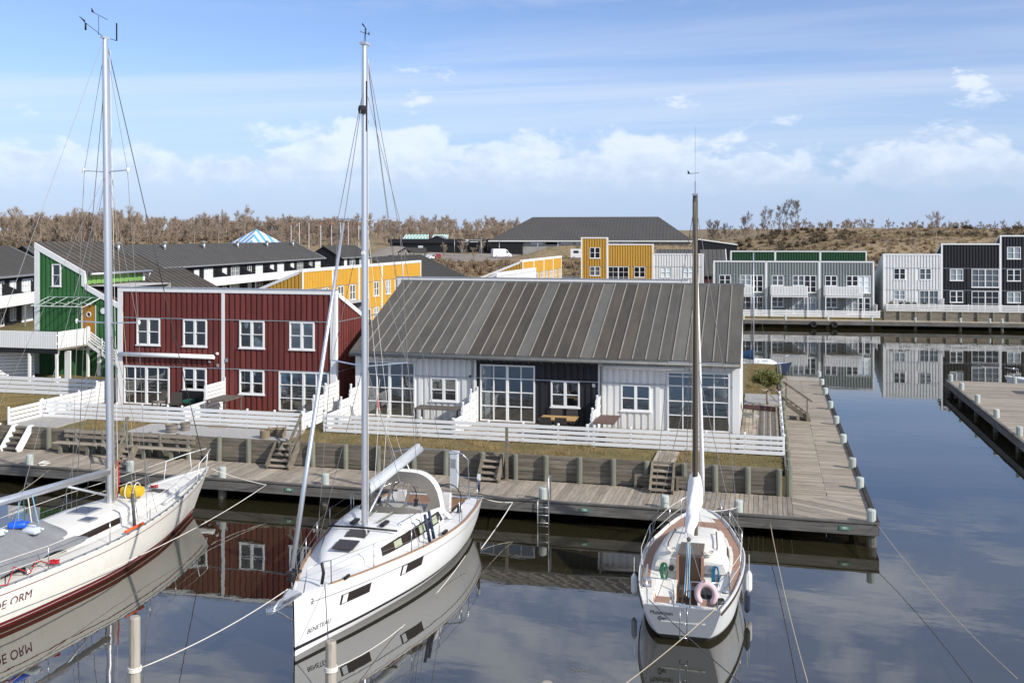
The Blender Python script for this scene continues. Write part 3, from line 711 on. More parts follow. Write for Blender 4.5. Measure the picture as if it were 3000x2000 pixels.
# --- long black rows at the back left, fronts facing right
def black_row(p0, p1, label, H=4.5, nwin=7, top_h=2.3, depth=9, ridge=2.2, seams=28, chims=0, balc=True, objs=False):
    p0 = Vector(p0); p1 = Vector(p1); L = (p1 - p0).length; rz = atan2(p1.y - p0.y, p1.x - p0.x)
    h = empty('row_house', (p0.x, p0.y, 1.45), rz, label, 'house', 'black rows behind the quay')
    ops = []; n = nwin; s = L / n
    for i in range(n):
        ops += [(i * s + .25 * s, i * s + .25 * s + 1.15, 2.75, 3.9), (i * s + .25 * s + 2.4, i * s + .25 * s + 4.6, 2.25, 3.95)]
        ops += [(i * s + .25 * s, i * s + .25 * s + 1.15, .4, 1.8), (i * s + .25 * s + 2.4, i * s + .25 * s + 4.6, .1, 1.8)]
    wall(h, (0, 0, 0), 0, L, H, ops, 'black_board', .27, .165, (), objs=False)
    gt_ = [(0, H), (depth / 2, H + ridge), (depth, H)]
    wall(h, (L, 0, 0), pi / 2, depth, gt_, [], 'black_board', .27, .165, objs=False)
    wall(h, (0, depth, 0), -pi / 2, depth, gt_, [], 'black_board', .27, .165, objs=False)
    for k, o in enumerate(ops): window(h, (0, 0, 0), 0, o, 4 if o[1] - o[0] > 2 else 2, [.33, .66] if o[1] - o[0] > 2 else [.5], near=False, curtain=('curtain' if k % 3 != 1 else None))
    for (y0, z0, y1, z1) in ((-.5, H - .22, depth / 2, H + ridge + .02), (depth + .5, H - .22, depth / 2, H + ridge + .02)):
        r = MB().prism([(-.3, y0, z0), (L + .3, y0, z0), (L + .3, y1, z1), (-.3, y1, z1)], (0, 0, .12)).build('roof', 'felt_far', h)
        if y0 < 0:
            for i in range(seams):
                x = L * (i + .5) / seams
                MB().prism([(x, y0, z0 + .122), (x + .06, y0, z0 + .122), (x + .06, y1, z1 + .122), (x, y1, z1 + .122)], (0, 0, .06)).build('roof_seam', 'seam_dark', r)
    q = MB(); q.box(-.3, L + .3, -.62, -.5, H - .28, H - .12); q.build('gutter', 'zinc', h)
    MB().prism([(L + .02, -.5, H - .3), (L + .02, depth / 2, H + ridge - .06), (L + .02, depth / 2, H + ridge + .14), (L + .02, -.5, H - .1)], (.3, 0, 0)).build('trim', 'white_paint', h)
    if balc:
        bal = MB().box(0, L, -2.0, -.02, 1.95, 2.15).build('balcony_floor', 'black', h)
        m_ = MB(); k = 0
        for i in range(int(L / .16)): m_.box(i * .16, i * .16 + .12, -2.06, -2.03, 1.95, 2.95)
        tag(m_.build('balcony_pickets', 'white_rail', bal), kind='stuff')
        MB().box(0, L, -2.03, -1.98, 2.0, 2.85).build('balcony_rail', 'white_rail', bal)
        for i in range(n + 1):
            MB().prism([(i * s - .04, -.02, 2.15), (i * s - .04, -2.0, 2.15), (i * s - .04, -2.0, 2.9), (i * s - .04, -.02, 3.75)], (.08, 0, 0)).build('divider', 'black_board', bal)
            MB().box(i * s - .05, i * s + .05, -2.0, -1.9, 0, 1.95).build('post', 'zinc', bal)
    for i in range(chims):
        x = L * (i + .6) / chims; c = MB(); c.tube([(x, 3.2, H + ridge - .7), (x, 3.2, H + ridge + .25)], .16, 8); c.lathe([(.26, 0), (.28, .12), (.05, .24)], (x, 3.2, H + ridge + .25), 8); c.build('roof_vent', ['zinc'], h)
    return h
def camw(cx, cy): a = radians(14.33); return (cos(a) * cx - sin(a) * cy, sin(a) * cx + cos(a) * cy, 0)
black_row(camw(-43.2, 74), camw(-44.4, 97), 'black row house with white picket balcony at the far left edge', nwin=4, seams=40)
black_row(camw(-39.8, 100), camw(-29.8, 156), 'long black row house with white balcony behind the green house', nwin=8, seams=60, chims=6)
# black gabled house beyond it, and a low dark roof behind
p = camw(-28.7, 166)
black_row(p, (p[0], p[1] + 13, 0), 'black gabled house with grey roof beside the flagpoles', H=4.3, nwin=2, depth=5.6, ridge=1.7, seams=22, balc=False)
black_row(camw(-76, 160), camw(-53, 190), 'dark long roof running behind the black balcony row', H=4.4, nwin=4, depth=10, ridge=1.7, seams=50, balc=False, chims=2)
# ---------------------------------------------------------------- the row across the basin
def far_house(xb, yb, z, label, segs, ops, depth=7.0, rear=2.4, bands=(2.2, 4.35), corner='left', group='row houses across the basin'):
    """segs: (x0,x1,height,material); ops: (x0,x1,z0,z1,cols,rows,mat)"""
    h = empty('row_house', (*WB(xb, yb), z), BANG, label, 'house', group)
    t = MB(); cp = MB()
    for k, (x0, x1, H, m) in enumerate(segs):
        o_ = [(a - x0, b - x0, c, d) for a, b, c, d, *_ in ops if x0 <= a < x1]
        w = wall(h, (x0, 0, 0), 0, x1 - x0, H, o_, m, .29, .15, [b for b in bands if b < H], objs=False, proud=.06)
        r0 = rear if k == 0 else rear + .6 * k
        wall(h, (x0, depth, 0), -pi / 2, depth, [(0, r0), (depth, H)], [], m, .27, .165, bands=[bands[0]], objs=False)
        wall(h, (x1, 0, 0), pi / 2, depth, [(0, H), (depth, r0)], [], m, .27, .165, bands=[bands[0]], objs=False)
        mono_roof(h, x0 + .02, x1 - .02, .2, H - .1, depth + .2, r0 - .1, 'felt_far', pitch=.53, seam='seam_dark')
        t.box(x0 - .05, x1 + .05, -.085, .2, H - .06, H + .08)
        for x in (x0 - .07, x1 + .004): t.prism([(x, .205, H - .16), (x, .205, H + .06), (x, depth + .2, r0 + .04), (x, depth + .2, r0 - .16)], (.066, 0, 0))
        t.box(x0 - .05, x0 + .10, -.08, -.005, 0, H - .065); t.box(x1 - .10, x1 + .05, -.078, -.006, 0, H - .07)
        cp.box(x0 - .07, x1 + .07, -.10, .22, H + .082, H + .10)
    t.build('trim', 'white_paint', h); cp.build('coping', 'zinc', h)
    for a, b, c, d, cols, rows, *cm in ops: window(h, (0, 0, 0), 0, (a, b, c, d), cols, rows, near=False, door=(c < .4), curtain=(cm[0] if cm else None))
    return h
u = 5.38
ops = []
for k in range(3):
    x = k * u
    ops += [(x + .57, x + 1.75, 3.13, 4.2, 2, [.5]), (x + 2.68, x + 3.84, 3.13, 4.2, 2, [.5]), (x + 3.86, x + 5.06, 2.42, 4.2, 2, [.33, .66], 'blind' if k == 2 else 'dark_glass'),
            (x + .57, x + 1.75, .9, 1.95, 2, [.5]), (x + 2.68, x + 3.84, .2, 1.95, 2, [.33, .66]), (x + 3.86, x + 5.06, .2, 1.95, 2, [.33, .66])]
gh = far_house(2.73, 107.4, .95, 'grey three-unit house with white picket balconies across the basin', [(0, u, 5.62, 'grey_board'), (u, 2 * u, 5.62, 'grey_board'), (2 * u, 3 * u, 5.62, 'grey_board')], ops, bands=(2.05, 4.22))
for k in range(3):
    x = k * u + .42; bal = MB().box(x, x + 3.65, -1.45, -.06, 2.02, 2.20).build('balcony_floor', 'white_paint', gh)
    for i in range(24): bx('picket', 'white_rail', bal, x + i * .153, x + i * .153 + .105, -1.52, -1.48, 2.2, 3.15)
    for s in (x, x + 3.62):
        for i in range(8): bx('picket', 'white_rail', bal, s, s + .03, -1.40 + i * .17, -1.29 + i * .17, 2.2, 3.15)
        bx('post', 'white_rail', bal, s - .02, s + .07, -1.45, -1.36, 0, 2.02)
    MB().box(x, x + 3.65, -1.475, -1.44, 2.3, 2.38).box(x, x + 3.65, -1.475, -1.44, 2.95, 3.03).build('rail', 'white_rail', bal)
x0 = 0
ops = [(1.0, 2.14, 3.17, 4.33, 2, [.5]), (3.5, 4.65, 3.17, 4.33, 2, [.5]), (1.0, 2.12, 1.1, 2.08, 2, [.48]), (3.5, 5.35, .15, 2.08, 4, [.3, .62]),
       (6.45, 7.72, 3.1, 4.3, 2, [.5]), (8.53, 11.15, 2.44, 4.3, 4, [.33, .66]), (11.9, 13.2, 3.1, 4.3, 2, [.5]), (11.9, 13.2, 5.33, 6.55, 2, [.5]), (14.3, 15.5, 3.1, 4.3, 2, [.5]),
       (6.45, 7.72, .88, 2.06, 2, [.5]), (8.53, 11.15, .15, 2.06, 4, [.33, .66]), (11.9, 13.2, .9, 2.0, 2, [.5]), (14.2, 16.2, .15, 2.0, 4, [.33, .66])]
far_house(19.95, 108.0, 1.6, 'white house joined to a taller black stepped house across the basin', [(0, 5.65, 5.75, 'white_board'), (5.652, 11.27, 6.82, 'black_board'), (11.272, 17.0, 7.66, 'black_board')], ops, bands=(2.12, 4.36))
ops = [(.95, 2.15, 5.15, 6.4, 2, [.5]), (.95, 2.15, 3.15, 4.2, 2, [.5]), (3.05, 5.4, 2.4, 4.2, 4, [.33, .66]), (6.0, 7.25, 3.0, 4.2, 2, [.5]), (9.0, 10.2, 3.0, 4.2, 2, [.5], 'blind'), (11.5, 12.7, 3.0, 4.2, 2, [.5], 'blind')]
far_house(-12.0, 114.0, 1.55, 'ochre yellow stepped house joined to a white one beyond the felt roof', [(0, 2.97, 7.48, 'ochre_board'), (2.972, 8.15, 6.72, 'ochre_board'), (8.152, 13.75, 5.65, 'white_board')], ops, bands=(2.2, 4.25))
far_house(5.0, 119.5, 1.5, 'dark green row house parapet above the grey balcony house', [(0, 5.05, 5.95, 'dark_green_board'), (5.052, 10.1, 5.95, 'dark_green_board'), (10.102, 15.2, 5.95, 'dark_green_board')], [], bands=(4.3,))
def slope_roof(xb, yb, w, zt, zf, d, label):
    h = empty('row_house', (*WB(xb, yb), 1.4), BANG, label, 'house', 'row houses across the basin')
    MB().prism([(0, 0, 0), (0, d, 0), (0, d, zt - .15), (0, 0, zf - .15)], (w, 0, 0)).build('wall', 'brick_red', h)
    mono_roof(h, -.1, w + .1, -.3, zf - .1, d + .1, zt, 'felt_far', pitch=.53, seam='seam_dark')
    MB().box(w + .1, w + .16, -.3, d, zf - .2, zf - .1).prism([(w + .1, -.3, zf - .25), (w + .1, d + .1, zt - .15), (w + .1, d + .1, zt + .06), (w + .1, -.3, zf - .04)], (.1, 0, 0)).build('trim', 'white_paint', h)
slope_roof(-3.9, 126.0, 5.0, 6.1, 4.6, 6, 'brownish low felt roof peeping over the far white house')
slope_roof(1.7, 127.5, 3.1, 6.05, 3.0, 7, 'narrow grey felt roof between the far white and grey houses')
# lawn strips and decks of the far side
def bsheet(name, x0, x1, y0, y1, z0, z1, m): return tag(MB().box(x0, x1, y0, y1, z0, z1).build(name, m, None, (0, 0, 0), BANG), kind='structure')
bsheet('far_lawn', -12, 19.4, 106.1, 126, -1, .95, 'grass')
bsheet('far_terrace_ground', 19.5, 60, 106.5, 126, -1, 1.58, 'grass')
bsheet('far_bank', -60, -12, 104.5, 126, -1, 1.2, 'grass')
fd = empty('far_boardwalk', (0, 0, 0), BANG, 'long weathered boardwalk below the houses across the basin', 'boardwalk')
m_ = MB()
for i in range(int(80 / .15)):
    m_.box(-20 + i * .15, -20 + i * .15 + .137, 103.75, 106.35, .63, .70)
tag(m_.build('planks', 'plank_y', fd), kind='stuff')
MB().box(-20, 60, 103.62, 103.745, .38, .69).build('fascia_board', 'fascia', fd); MB().box(-20, 60, 103.74, 103.86, .702, .76).build('kerb', 'timber', fd)
MB().box(-20, 60, 106.2, 106.35, -1, .6).build('bulkhead', 'timber_dark', fd)
FB = [(5.6, 104.1), (9.74, 104.1), (13.88, 104.1), (18.11, 104.1), (22.2, 104.05), (26.4, 104.0), (29.1, 104.0), (30.2, 103.9), (33.6, 103.9)]
rw = empty('far_retaining_wall', (0, 0, 0), BANG, 'low retaining wall of timber planks under the white and black far house', 'retaining wall')
for k in range(5): bx('plank', 'timber', rw, 19.45, 60, 106.36 + .004 * (k % 2), 106.42, .70 + k * .185, .70 + k * .185 + .178)
for i in range(16): MB().lathe([(.09, .0), (.09, .93), (.06, .98)], (19.7 + i * 1.48, 106.28, .68), 8).build('post', 'timber_post', rw)
for k in range(4): bx('plank', 'timber', rw, 19.42, 19.48, 106.45, 112, .80 + k * .2, .80 + k * .2 + .19)
def rail_fence(name, label, pts, z, h, n_rails, post_step, rz=0, rh=.125, gap=None, m='white_rail', group='white rail fences', cap=True, posts=None, seg=1.0, origin=(0, 0, 0)):
    """post and rail fence along pts [(x,y)]; rails are separate boards"""
    f = empty(name, origin, rz, label, 'fence', group)
    g = gap if gap is not None else (h - n_rails * rh) / max(1, n_rails)
    for (a, b) in zip(pts, pts[1:]):
        a = Vector((*a, 0)); b = Vector((*b, 0)); d = b - a; L = d.length; ang = atan2(d.y, d.x); nb = max(1, int(round(L / post_step))); s = L / nb
        for i in range(nb + 1):
            q = a + d * (i / nb); o = bpy.data.objects.new('post', ubox(m)); o.location = (q.x - .035 * cos(ang) - (-.0) * sin(ang), q.y - .035 * sin(ang), z - .05); o.scale = (.07, .06, h + .05); o.rotation_euler = (0, 0, ang); link(o, f)
            if cap: c = bpy.data.objects.new('post_cap', capmesh(m)); c.location = (q.x - .03 * sin(ang), q.y + .03 * cos(ang), z + h); link(c, f)
        for i in range(nb):
            q = a + d * (i / nb)
            for k in range(n_rails):
                zz = z + g * .5 + k * (rh + g); o = bpy.data.objects.new('rail', ubox(m)); o.location = (q.x + .026 * sin(ang), q.y - .026 * cos(ang), zz); o.scale = (s - .006, .024, rh); o.rotation_euler = (0, 0, ang); link(o, f)
    return f
CAP = {}
def capmesh(m):
    if m not in CAP: CAP[m] = MB().lathe([(.05, 0), (.055, .02), (.045, .05), (.015, .06)], (0, 0, 0), 8).mesh('cap', m)
    return CAP[m]
rail_fence('rail_fence', 'white rail fence in front of the grey balcony house across the basin', [(2.4, 106.15), (19.25, 106.15)], .93, .72, 4, 1.5, BANG, group='fences across the basin')
rail_fence('rail_fence', 'white rail fence above the timber wall across the basin', [(20.0, 106.9), (50, 106.9)], 1.58, .74, 4, 1.6, BANG, group='fences across the basin')
rail_fence('rail_fence', 'short stepped white fence at the corner of the far grey house', [(19.0, 106.2), (19.0, 107.3)], .93, 1.3, 6, 1.1, BANG, group='fences across the basin')
rail_fence('rail_fence', 'short stepped white fence between the far white and black houses', [(25.6, 107.0), (25.6, 108.0)], 1.58, 1.3, 6, 1.0, BANG, group='fences across the basin')
rail_fence('rail_fence', 'pale low fence left of the far ochre yellow house', [(-17.5, 117.5), (-12.2, 117.5)], 3.6, .9, 5, 1.6, BANG, group='fences across the basin')
# ---------------------------------------------------------------- beyond the houses: hall, low building, shed, tent
def in_b(name, label, cat, xb, yb, z=0, group=None): return empty(name, (*WB(xb, yb), z), BANG, label, cat, group)
hall = in_b('sports_hall', 'huge hall with grey hipped roof and small gablets on the skyline', 'hall', -60.2, 300, 3)
MB().box(.8, 61, 1.0, 30, -1, 4.6).build('wall', 'hall_wall', hall) if 'hall_wall' in MATS else None
mat('hall_wall', (.33, .33, .31), .8, noise=[((.3, .3, .3), .7, (.25, .25, .24))])
MB().box(.9, 61, 1.0, 30, -1, 4.6).build('wall', 'hall_wall', hall)
e0, e1, ez = 0, 61.9, 4.75; rx0, rx1, ry, rz_ = 11.2, 51.2, 16, 12.2
r = MB(); r.prism([(e0, 0, ez - .25), (e1, 0, ez - .25), (e1, 32, ez - .25), (e0, 32, ez - .25)], (0, 0, .25))
r.poly([(e0, 0, ez + .01), (e1, 0, ez + .01), (rx1, ry, rz_), (rx0, ry, rz_)]); r.poly([(e1, 32, ez + .01), (e0, 32, ez + .01), (rx0, ry, rz_), (rx1, ry, rz_)])
r.poly([(e0, 32, ez + .01), (e0, 0, ez + .01), (rx0, ry - 4, rz_ - 2.0), (rx0, ry + 4, rz_ - 2.0)]); r.poly([(e1, 0, ez + .01), (e1, 32, ez + .01), (rx1, ry + 4, rz_ - 2.0), (rx1, ry - 4, rz_ - 2.0)])
r.poly([(rx0, ry - 4, rz_ - 1.9), (rx0 + .3, ry, rz_), (rx0, ry + 4, rz_ - 1.9)]); r.poly([(rx1, ry - 4, rz_ - 1.9), (rx1 - .3, ry, rz_), (rx1, ry + 4, rz_ - 1.9)])
mat('hall_roof', (.070, .068, .066), .85, noise=[((.12, .12, .3), .8, (.055, .054, .053)), ((1.5, 1.5, 1.5), .4, (.085, .082, .08))])
mat('seam_far', (.125, .12, .115), .8)
rf = r.build('roof', 'hall_roof', hall)
n = 60
for i in range(n):
    xt = rx0 + (rx1 - rx0) * 0; x = e0 + (e1 - e0) * (i + .5) / n
    # seams run straight up the slope and stop at the hip
    t_ = 1.0
    if x < rx0: t_ = (x - e0) / (rx0 - e0)
    if x > rx1: t_ = (e1 - x) / (e1 - rx1)
    if t_ < .05: continue
    MB().prism([(x, .0, ez + .015), (x + .09, .0, ez + .015), (x + .09, ry * t_, ez + (rz_ - ez) * t_ + .015), (x, ry * t_, ez + (rz_ - ez) * t_ + .015)], (0, -.02, .09)).build('roof_seam', 'seam_far' if 'seam_far' in MATS else 'seam', rf)
MB().box(-.1, 62, -.12, 0, ez - .3, ez + .03).build('fascia_board', 'sign_white', hall)
MB().box(.8, 10.5, .4, .95, -.8, 4.4).build('glass_front', 'black', hall)
for x, w in ((12, 19), (50.2, 1.0)): pass
for i in range(7): MB().box(13 + i * 4.6, 16.6 + i * 4.6, .90, .985, 3.55, 4.25).build('window_band', 'dark_glass' if i % 3 == 1 else 'zinc', hall)
low = in_b('low_building', 'low black flat-roofed building with green glass skylights and sign', 'building', -96, 312, 3)
MB().box(0, 33.4, 0, 14, 3.9, 5.2).build('roof_band', 'black_board', low); MB().box(.6, 33, .6, 14, -.5, 3.9).build('wall', 'black', low)
MB().box(22.5, 33, .2, .59, .2, 3.9).build('glass_front', 'dark_glass', low)
def skylight(x0, x1, z0, z1, y):
    s = MB().prism([(x0, y, z0), (x1, y, z0), (x1 - .6, y + 2, z1), (x0 + .7, y + 2, z1)], (0, .1, .0)); o = s.build('skylight', 'sky_glass', low)
    q = MB(); n = 8; d = (x1 - x0) / n
    for i in range(n):
        xa = x0 + i * d; q.bar((xa, y - .02, z0), (xa + d * .5 + .05, y + 1.95, z1), .13); q.bar((xa + d, y - .02, z0), (xa + d * .5 + .05, y + 1.95, z1), .13)
    q.build('glazing_bars', 'sign_white', o)
    MB().prism([(x0 + .7, y + 2.1, z0), (x1 - .6, y + 2.1, z0), (x1 - .6, y + 2.1, z1 + .12), (x0 + .7, y + 2.1, z1 + .12)], (0, 2, 0)).build('skylight_back', 'black', o)
mat('sky_glass', (.22, .42, .36), .25, spec=.6)
skylight(4.6, 13.2, 5.2, 6.7, 1.5); skylight(13.9, 19.4, 5.2, 6.7, 2.6)
sk = MB(); sk.prism([(14, .4, 5.2), (19, .4, 5.2), (16.0, .4, 6.3)], (0, .2, 0)); sk.build('skylight_gable', 'black', low)
MB().prism([(16.1, .3, 6.3), (18.0, .3, 6.3), (20, .3, 5.3), (18.9, .3, 5.25)], (0, .2, 0)).build('skylight', 'zinc', low)
for s, x, z, sz in (('MARITIME HOLIDAY', 28.6, 4.82, .62),):
    text('sign_lettering', s, 'sign_white', low, sz, (x, -.05, z), (pi / 2, 0, 0), .02)
for x, w in ((24.4, 2.0), (27.3, 2.7), (30.7, 1.8)): MB().box(x, x + w, -.05, -.01, 4.18, 4.36).build('sign_strip', 'sign_white', low)
MB().box(26.0, 26.7, -.06, -.02, 4.5, 5.1).build('sign_board', 'sign_white', low)
MB().box(10, 11.6, .5, .62, .3, 3.0).build('entrance', 'can_clear', low)
sh = in_b('open_shed', 'small open shed with brown gabled roof on the parking area', 'shed', -75.6, 254, 2.7)
r = MB().prism([(0, 0, 2.1), (2, 0, 3.3), (2, 0, 3.42), (-.2, 0, 2.1)], (0, 3, 0)); r.prism([(2, 0, 3.3), (7.6, .0, 3.25), (8.0, 0, 1.9), (4.4, 0, 1.95)], (0, .2, 0)); r.prism([(2, .2, 3.32), (7.6, .2, 3.27), (7.6, 4, 2.0), (2, 4, 2.0)], (0, .1, .1)); r.build('roof', 'roof_brown' if 'roof_brown' in MATS else 'felt_far', sh)
for x in (.2, 2.2, 4.2, 7.4): MB().box(x, x + .18, .1, .28, -.2, 2.2).build('post', 'timber_dark', sh)
MB().bar((.2, .2, 1.2), (2, .2, 2.6), .12).bar((4.2, .2, 1.2), (2.4, .2, 2.6), .12).build('brace', 'timber_dark', sh)
sb = in_b('black_shed', 'black board shed with sloping pale roof edge right of the hall', 'shed', 2.0, 215, 4.5)
wall(sb, (0, 0, 0), 0, 8.3, [(0, 3.95), (8.3, 2.75)], [], 'black_board', .3, .18, objs=False)
MB().box(0, 8.3, .13, 6, -.5, 2.7).build('body', 'black_board', sb)
MB().prism([(-.1, -.2, 3.95), (8.4, -.2, 2.75), (8.4, -.2, 2.98), (-.1, -.2, 4.18)], (0, 6, 0)).build('roof', 'sign_white', sb)
bo = in_b('notice_board', 'small black board standing on the grassy slope above the green parapet', 'board', 11.2, 168, 5.3)
MB().box(0, 1.8, 0, .08, .5, 1.4).build('panel', 'black', bo); MB().box(.1, .2, .01, .07, -.5, .5).build('leg', 'black', bo); MB().box(1.6, 1.7, .01, .07, -.5, .5).build('leg', 'black', bo)
# striped pavilion
pv = empty('striped_pavilion', (-93.3, 170.2, 1.5), radians(-28), 'pavilion with blue and white striped pyramid roof behind the black rows', 'pavilion')
MB().box(-3.6, 3.6, -3.6, 3.6, 0, 5.9).build('wall', 'brick_red', pv)
def stripes():
    b = MB(); a = 4.2; top = (0, 0, 9.0); z = 5.85; n = 11
    c = [(-a, -a, z), (a, -a, z), (a, a, z), (-a, a, z)]
    for k in range(4):
        p = Vector(c[k]); q = Vector(c[(k + 1) % 4]); t = Vector(top); mid = (p + q) / 2
        # stripes run parallel up the slope
        for i in range(n):
            u0, u1 = i / n, (i + 1) / n
            def topz(u): return 1 - abs(2 * u - 1)
            def pt(u, f): return (p.lerp(q, u)) + (t - mid) * f
            b.cur = i % 2
            pts = [pt(u0, 0), pt(u1, 0), pt(u1, topz(u1)), pt(u0, topz(u0))]
            if u0 < .5 < u1: pts = [pt(u0, 0), pt(u1, 0), pt(u1, topz(u1)), pt(.5, 1), pt(u0, topz(u0))]
            b.poly(pts)
    return b
mat('stripe_blue', (.12, .36, .66), .6); mat('stripe_white', (.74, .74, .72), .6)
stripes().build('striped_roof', ['stripe_white', 'stripe_blue'], pv)
MB().prism([(-4.25, -4.25, 5.78), (4.25, -4.25, 5.78), (4.25, 4.25, 5.78), (-4.25, 4.25, 5.78)], (0, 0, .065)).build('eaves_board', 'sign_white', pv)
for i, x in enumerate((-108.7, -106.8, -104.6, -101.9, -99.4, -97.4, -95.6, -93.2)):
    fp = empty('flagpole', (x, 214.8 + (x + 108.7) * .252, 2.2), 0, '%s flagpole from the left in the row behind the black rows' % ORD[i], 'flagpole', 'row of bare flagpoles')
    q = MB(); q.tube([(0, 0, 0), (0, 0, 9.6)], [.07, .045], 6); q.build('pole', 'fender_white', fp)
    MB().tube([(0, 0, 9.6), (0, 0, 10.1)], .06, 6).build('finial', 'orange' if i % 4 in (0, 3) else 'fender_white', fp)
for i, (x, y, h, z) in enumerate(((-67.4, 285, 5.6, 3.2), (-59.4, 285, 5.6, 3.2), (-54.2, 286, 4.4, 3.2), (-42.1, 281, 2.6, 4.9), (-36.3, 281, 2.6, 4.9), (-64.9, 284, 2.6, 3.2))):
    lp = in_b('street_lamp', ['blue grey street lamp left of the forecourt', 'tall grey lamp post before the sign of the low building', 'lamp post at the corner of the hall eaves', 'thin lamp post on the berm before the hall, left one', 'thin lamp post on the berm before the hall, right one', 'short lamp post beside the low building entrance'][i], 'lamp post', x, y, z, 'lamp posts at the parking area')
    q = MB(); q.tube([(0, 0, -.5), (0, 0, h)], .07, 6); q.build('post', 'zinc', lp); MB().box(-.25, .25, -.12, .12, h, h + .12).build('lamp_head', 'zinc', lp)

for i, x in enumerate((12.45, 14.45)):
    o = empty('tyre_fender', (*WB(x, 103.52), .42), BANG, ['left', 'right'][i] + ' black tyre hanging on the far boardwalk edge', 'tyre', 'tyres on the far boardwalk')
    MB().tube([(.24 * cos(a), 0, .24 * sin(a)) for a in [2 * pi * k / 18 for k in range(18)]], .085, 8, close=True).build('tyre', 'rubber', o); MB().tube([(0, 0, .2), (0, .05, .34)], .012, 4).build('rope', 'rope_tan', o)
# ---------------------------------------------------------------- boardwalks of the near quay
def clip(poly, a, b, c):
    """keep the part of a 2d polygon where a*x+b*y<=c"""
    out = []
    for i in range(len(poly)):
        p, q = poly[i], poly[(i + 1) % len(poly)]; fp = a * p[0] + b * p[1] - c; fq = a * q[0] + b * q[1] - c
        if fp <= 0: out.append(p)
        if (fp < 0 < fq) or (fq < 0 < fp):
            t = fp / (fp - fq); out.append((p[0] + (q[0] - p[0]) * t, p[1] + (q[1] - p[1]) * t))
    return out
bw = empty('boardwalk', (0, 31.45, 0), 0, 'weathered grey boardwalk along the front of the quay', 'boardwalk', 'near boardwalks')
for i in range(233):
    x = .80 - (i + 1) * .15; j = random.uniform(-.012, .012)
    if i < 110 and False: pass
    bx('plank', 'plank_y', bw, x + .006, x + .144, .02 + j, 2.62, .635 + random.uniform(-.006, .003), .700 + random.uniform(-.004, .004))
b = MB(); b.box(-34.5, 3.24, -.05, .015, .36, .66); b.build('fascia_board', 'fascia', bw)
MB().box(-34.5, 3.2, .015, .12, .40, .63).build('beam', 'timber_dark', bw)
MB().box(-34.5, 3.26, -.07, .06, .705, .755).build('kerb', 'fascia', bw)
for i in range(19):
    x = -33.4 + i * 2.0; MB().box(x, x + .12, .12, 2.6, .42, .62).build('joist', 'timber_dark', bw)
MB().box(-34.5, .7, 2.55, 2.68, -1, .63).build('bulkhead', 'timber_dark', bw)
# corner laid in diagonal planks
cx0, cx1, cy0, cy1 = .805, 3.22, .02, 2.62
for i in range(-4, 34):
    d0 = i * .15; pl = [(cx0, cy0), (cx1, cy0), (cx1, cy1), (cx0, cy1)]; a, b_ = .50, .866
    base = a * cx0 + b_ * cy0
    pl = clip(pl, a, b_, base + d0 + .143); 
    if len(pl) > 2: pl = clip(pl, -a, -b_, -(base + d0))
    if len(pl) > 2:
        z = .636 + random.uniform(-.004, .002); MB().prism([(x, y, z) for x, y in pl], (0, 0, .063)).build('plank', 'plank_x', bw)
sw = empty('boardwalk', (0, 34.08, 0), 0, 'wide weathered boardwalk running back along the right side of the quay', 'boardwalk', 'near boardwalks')
far = MB()
for i in range(195):
    y = .0 + i * .15
    for (a, c) in ((.80, 1.93), (1.94, 3.20)):
        j = random.uniform(-.015, .015); z0 = .64 + random.uniform(-.004, .002)
        if i < 150: bx('plank', 'plank_x', sw, a + (j if a > 1 else 0), c + (0 if a > 1 else j * .3), y + .006, y + .144, z0, z0 + .062)
        else: far.box(a, c, y + .006, y + .144, z0, z0 + .062)
tag(far.build('far_planks', 'plank_x', sw), kind='stuff')
MB().box(3.18, 3.26, -2.60, 29.3, .36, .66).build('fascia_board', 'timber_dark', sw); MB().box(3.14, 3.27, -2.60, 29.3, .705, .78).build('kerb', 'timber_dark', sw)
MB().box(.72, .82, 0, 29.2, -1, .64).build('bulkhead', 'timber_dark', sw); MB().box(.8, 3.2, 29.22, 29.3, .36, .70).build('fascia_board', 'fascia', sw)
for i in range(10): MB().box(.85, 3.1, 1 + i * 3.0, 1.14 + i * 3.0, .40, .63).build('joist', 'timber_dark', sw)
# pale boards patched at the far end
for i in range(5): bx('plank', 'pile_pale', sw, 1.2, 3.15, 27.2 + i * .3, 27.47 + i * .3, .704, .73)
# the boardwalk on the other side of the channel
rp = empty('boardwalk', (10.35, 63.7, 0), 0, 'weathered boardwalk on the right across the channel', 'boardwalk', 'near boardwalks')
cnt = 0; rest = MB()
for i in range(170):
    y = -(i + 1) * .15
    x1 = 6.0
    if i < 150: bx('plank', 'plank_x', rp, .02 + random.uniform(-.01, .01), x1, y + .006, y + .144, .64, .70 + random.uniform(-.003, .003))
    else: rest.box(.02, x1, y + .006, y + .144, .64, .70)
for i in range(170, 320): rest.box(.02, 6, -(i + 1) * .15 + .006, -(i + 1) * .15 + .144, .64, .70)
tag(rest.build('near_planks', 'plank_x', rp), kind='stuff')
MB().box(-.05, .02, -48, .02, .36, .66).build('fascia_board', 'fascia', rp); MB().box(-.07, .06, -48, .03, .705, .76).build('kerb', 'fascia', rp); MB().box(0, 6, .02, .08, .36, .69).build('fascia_board', 'fascia', rp)
MB().box(1.5, 6, -48, -.3, -1, .6).build('bulkhead', 'timber_dark', rp)
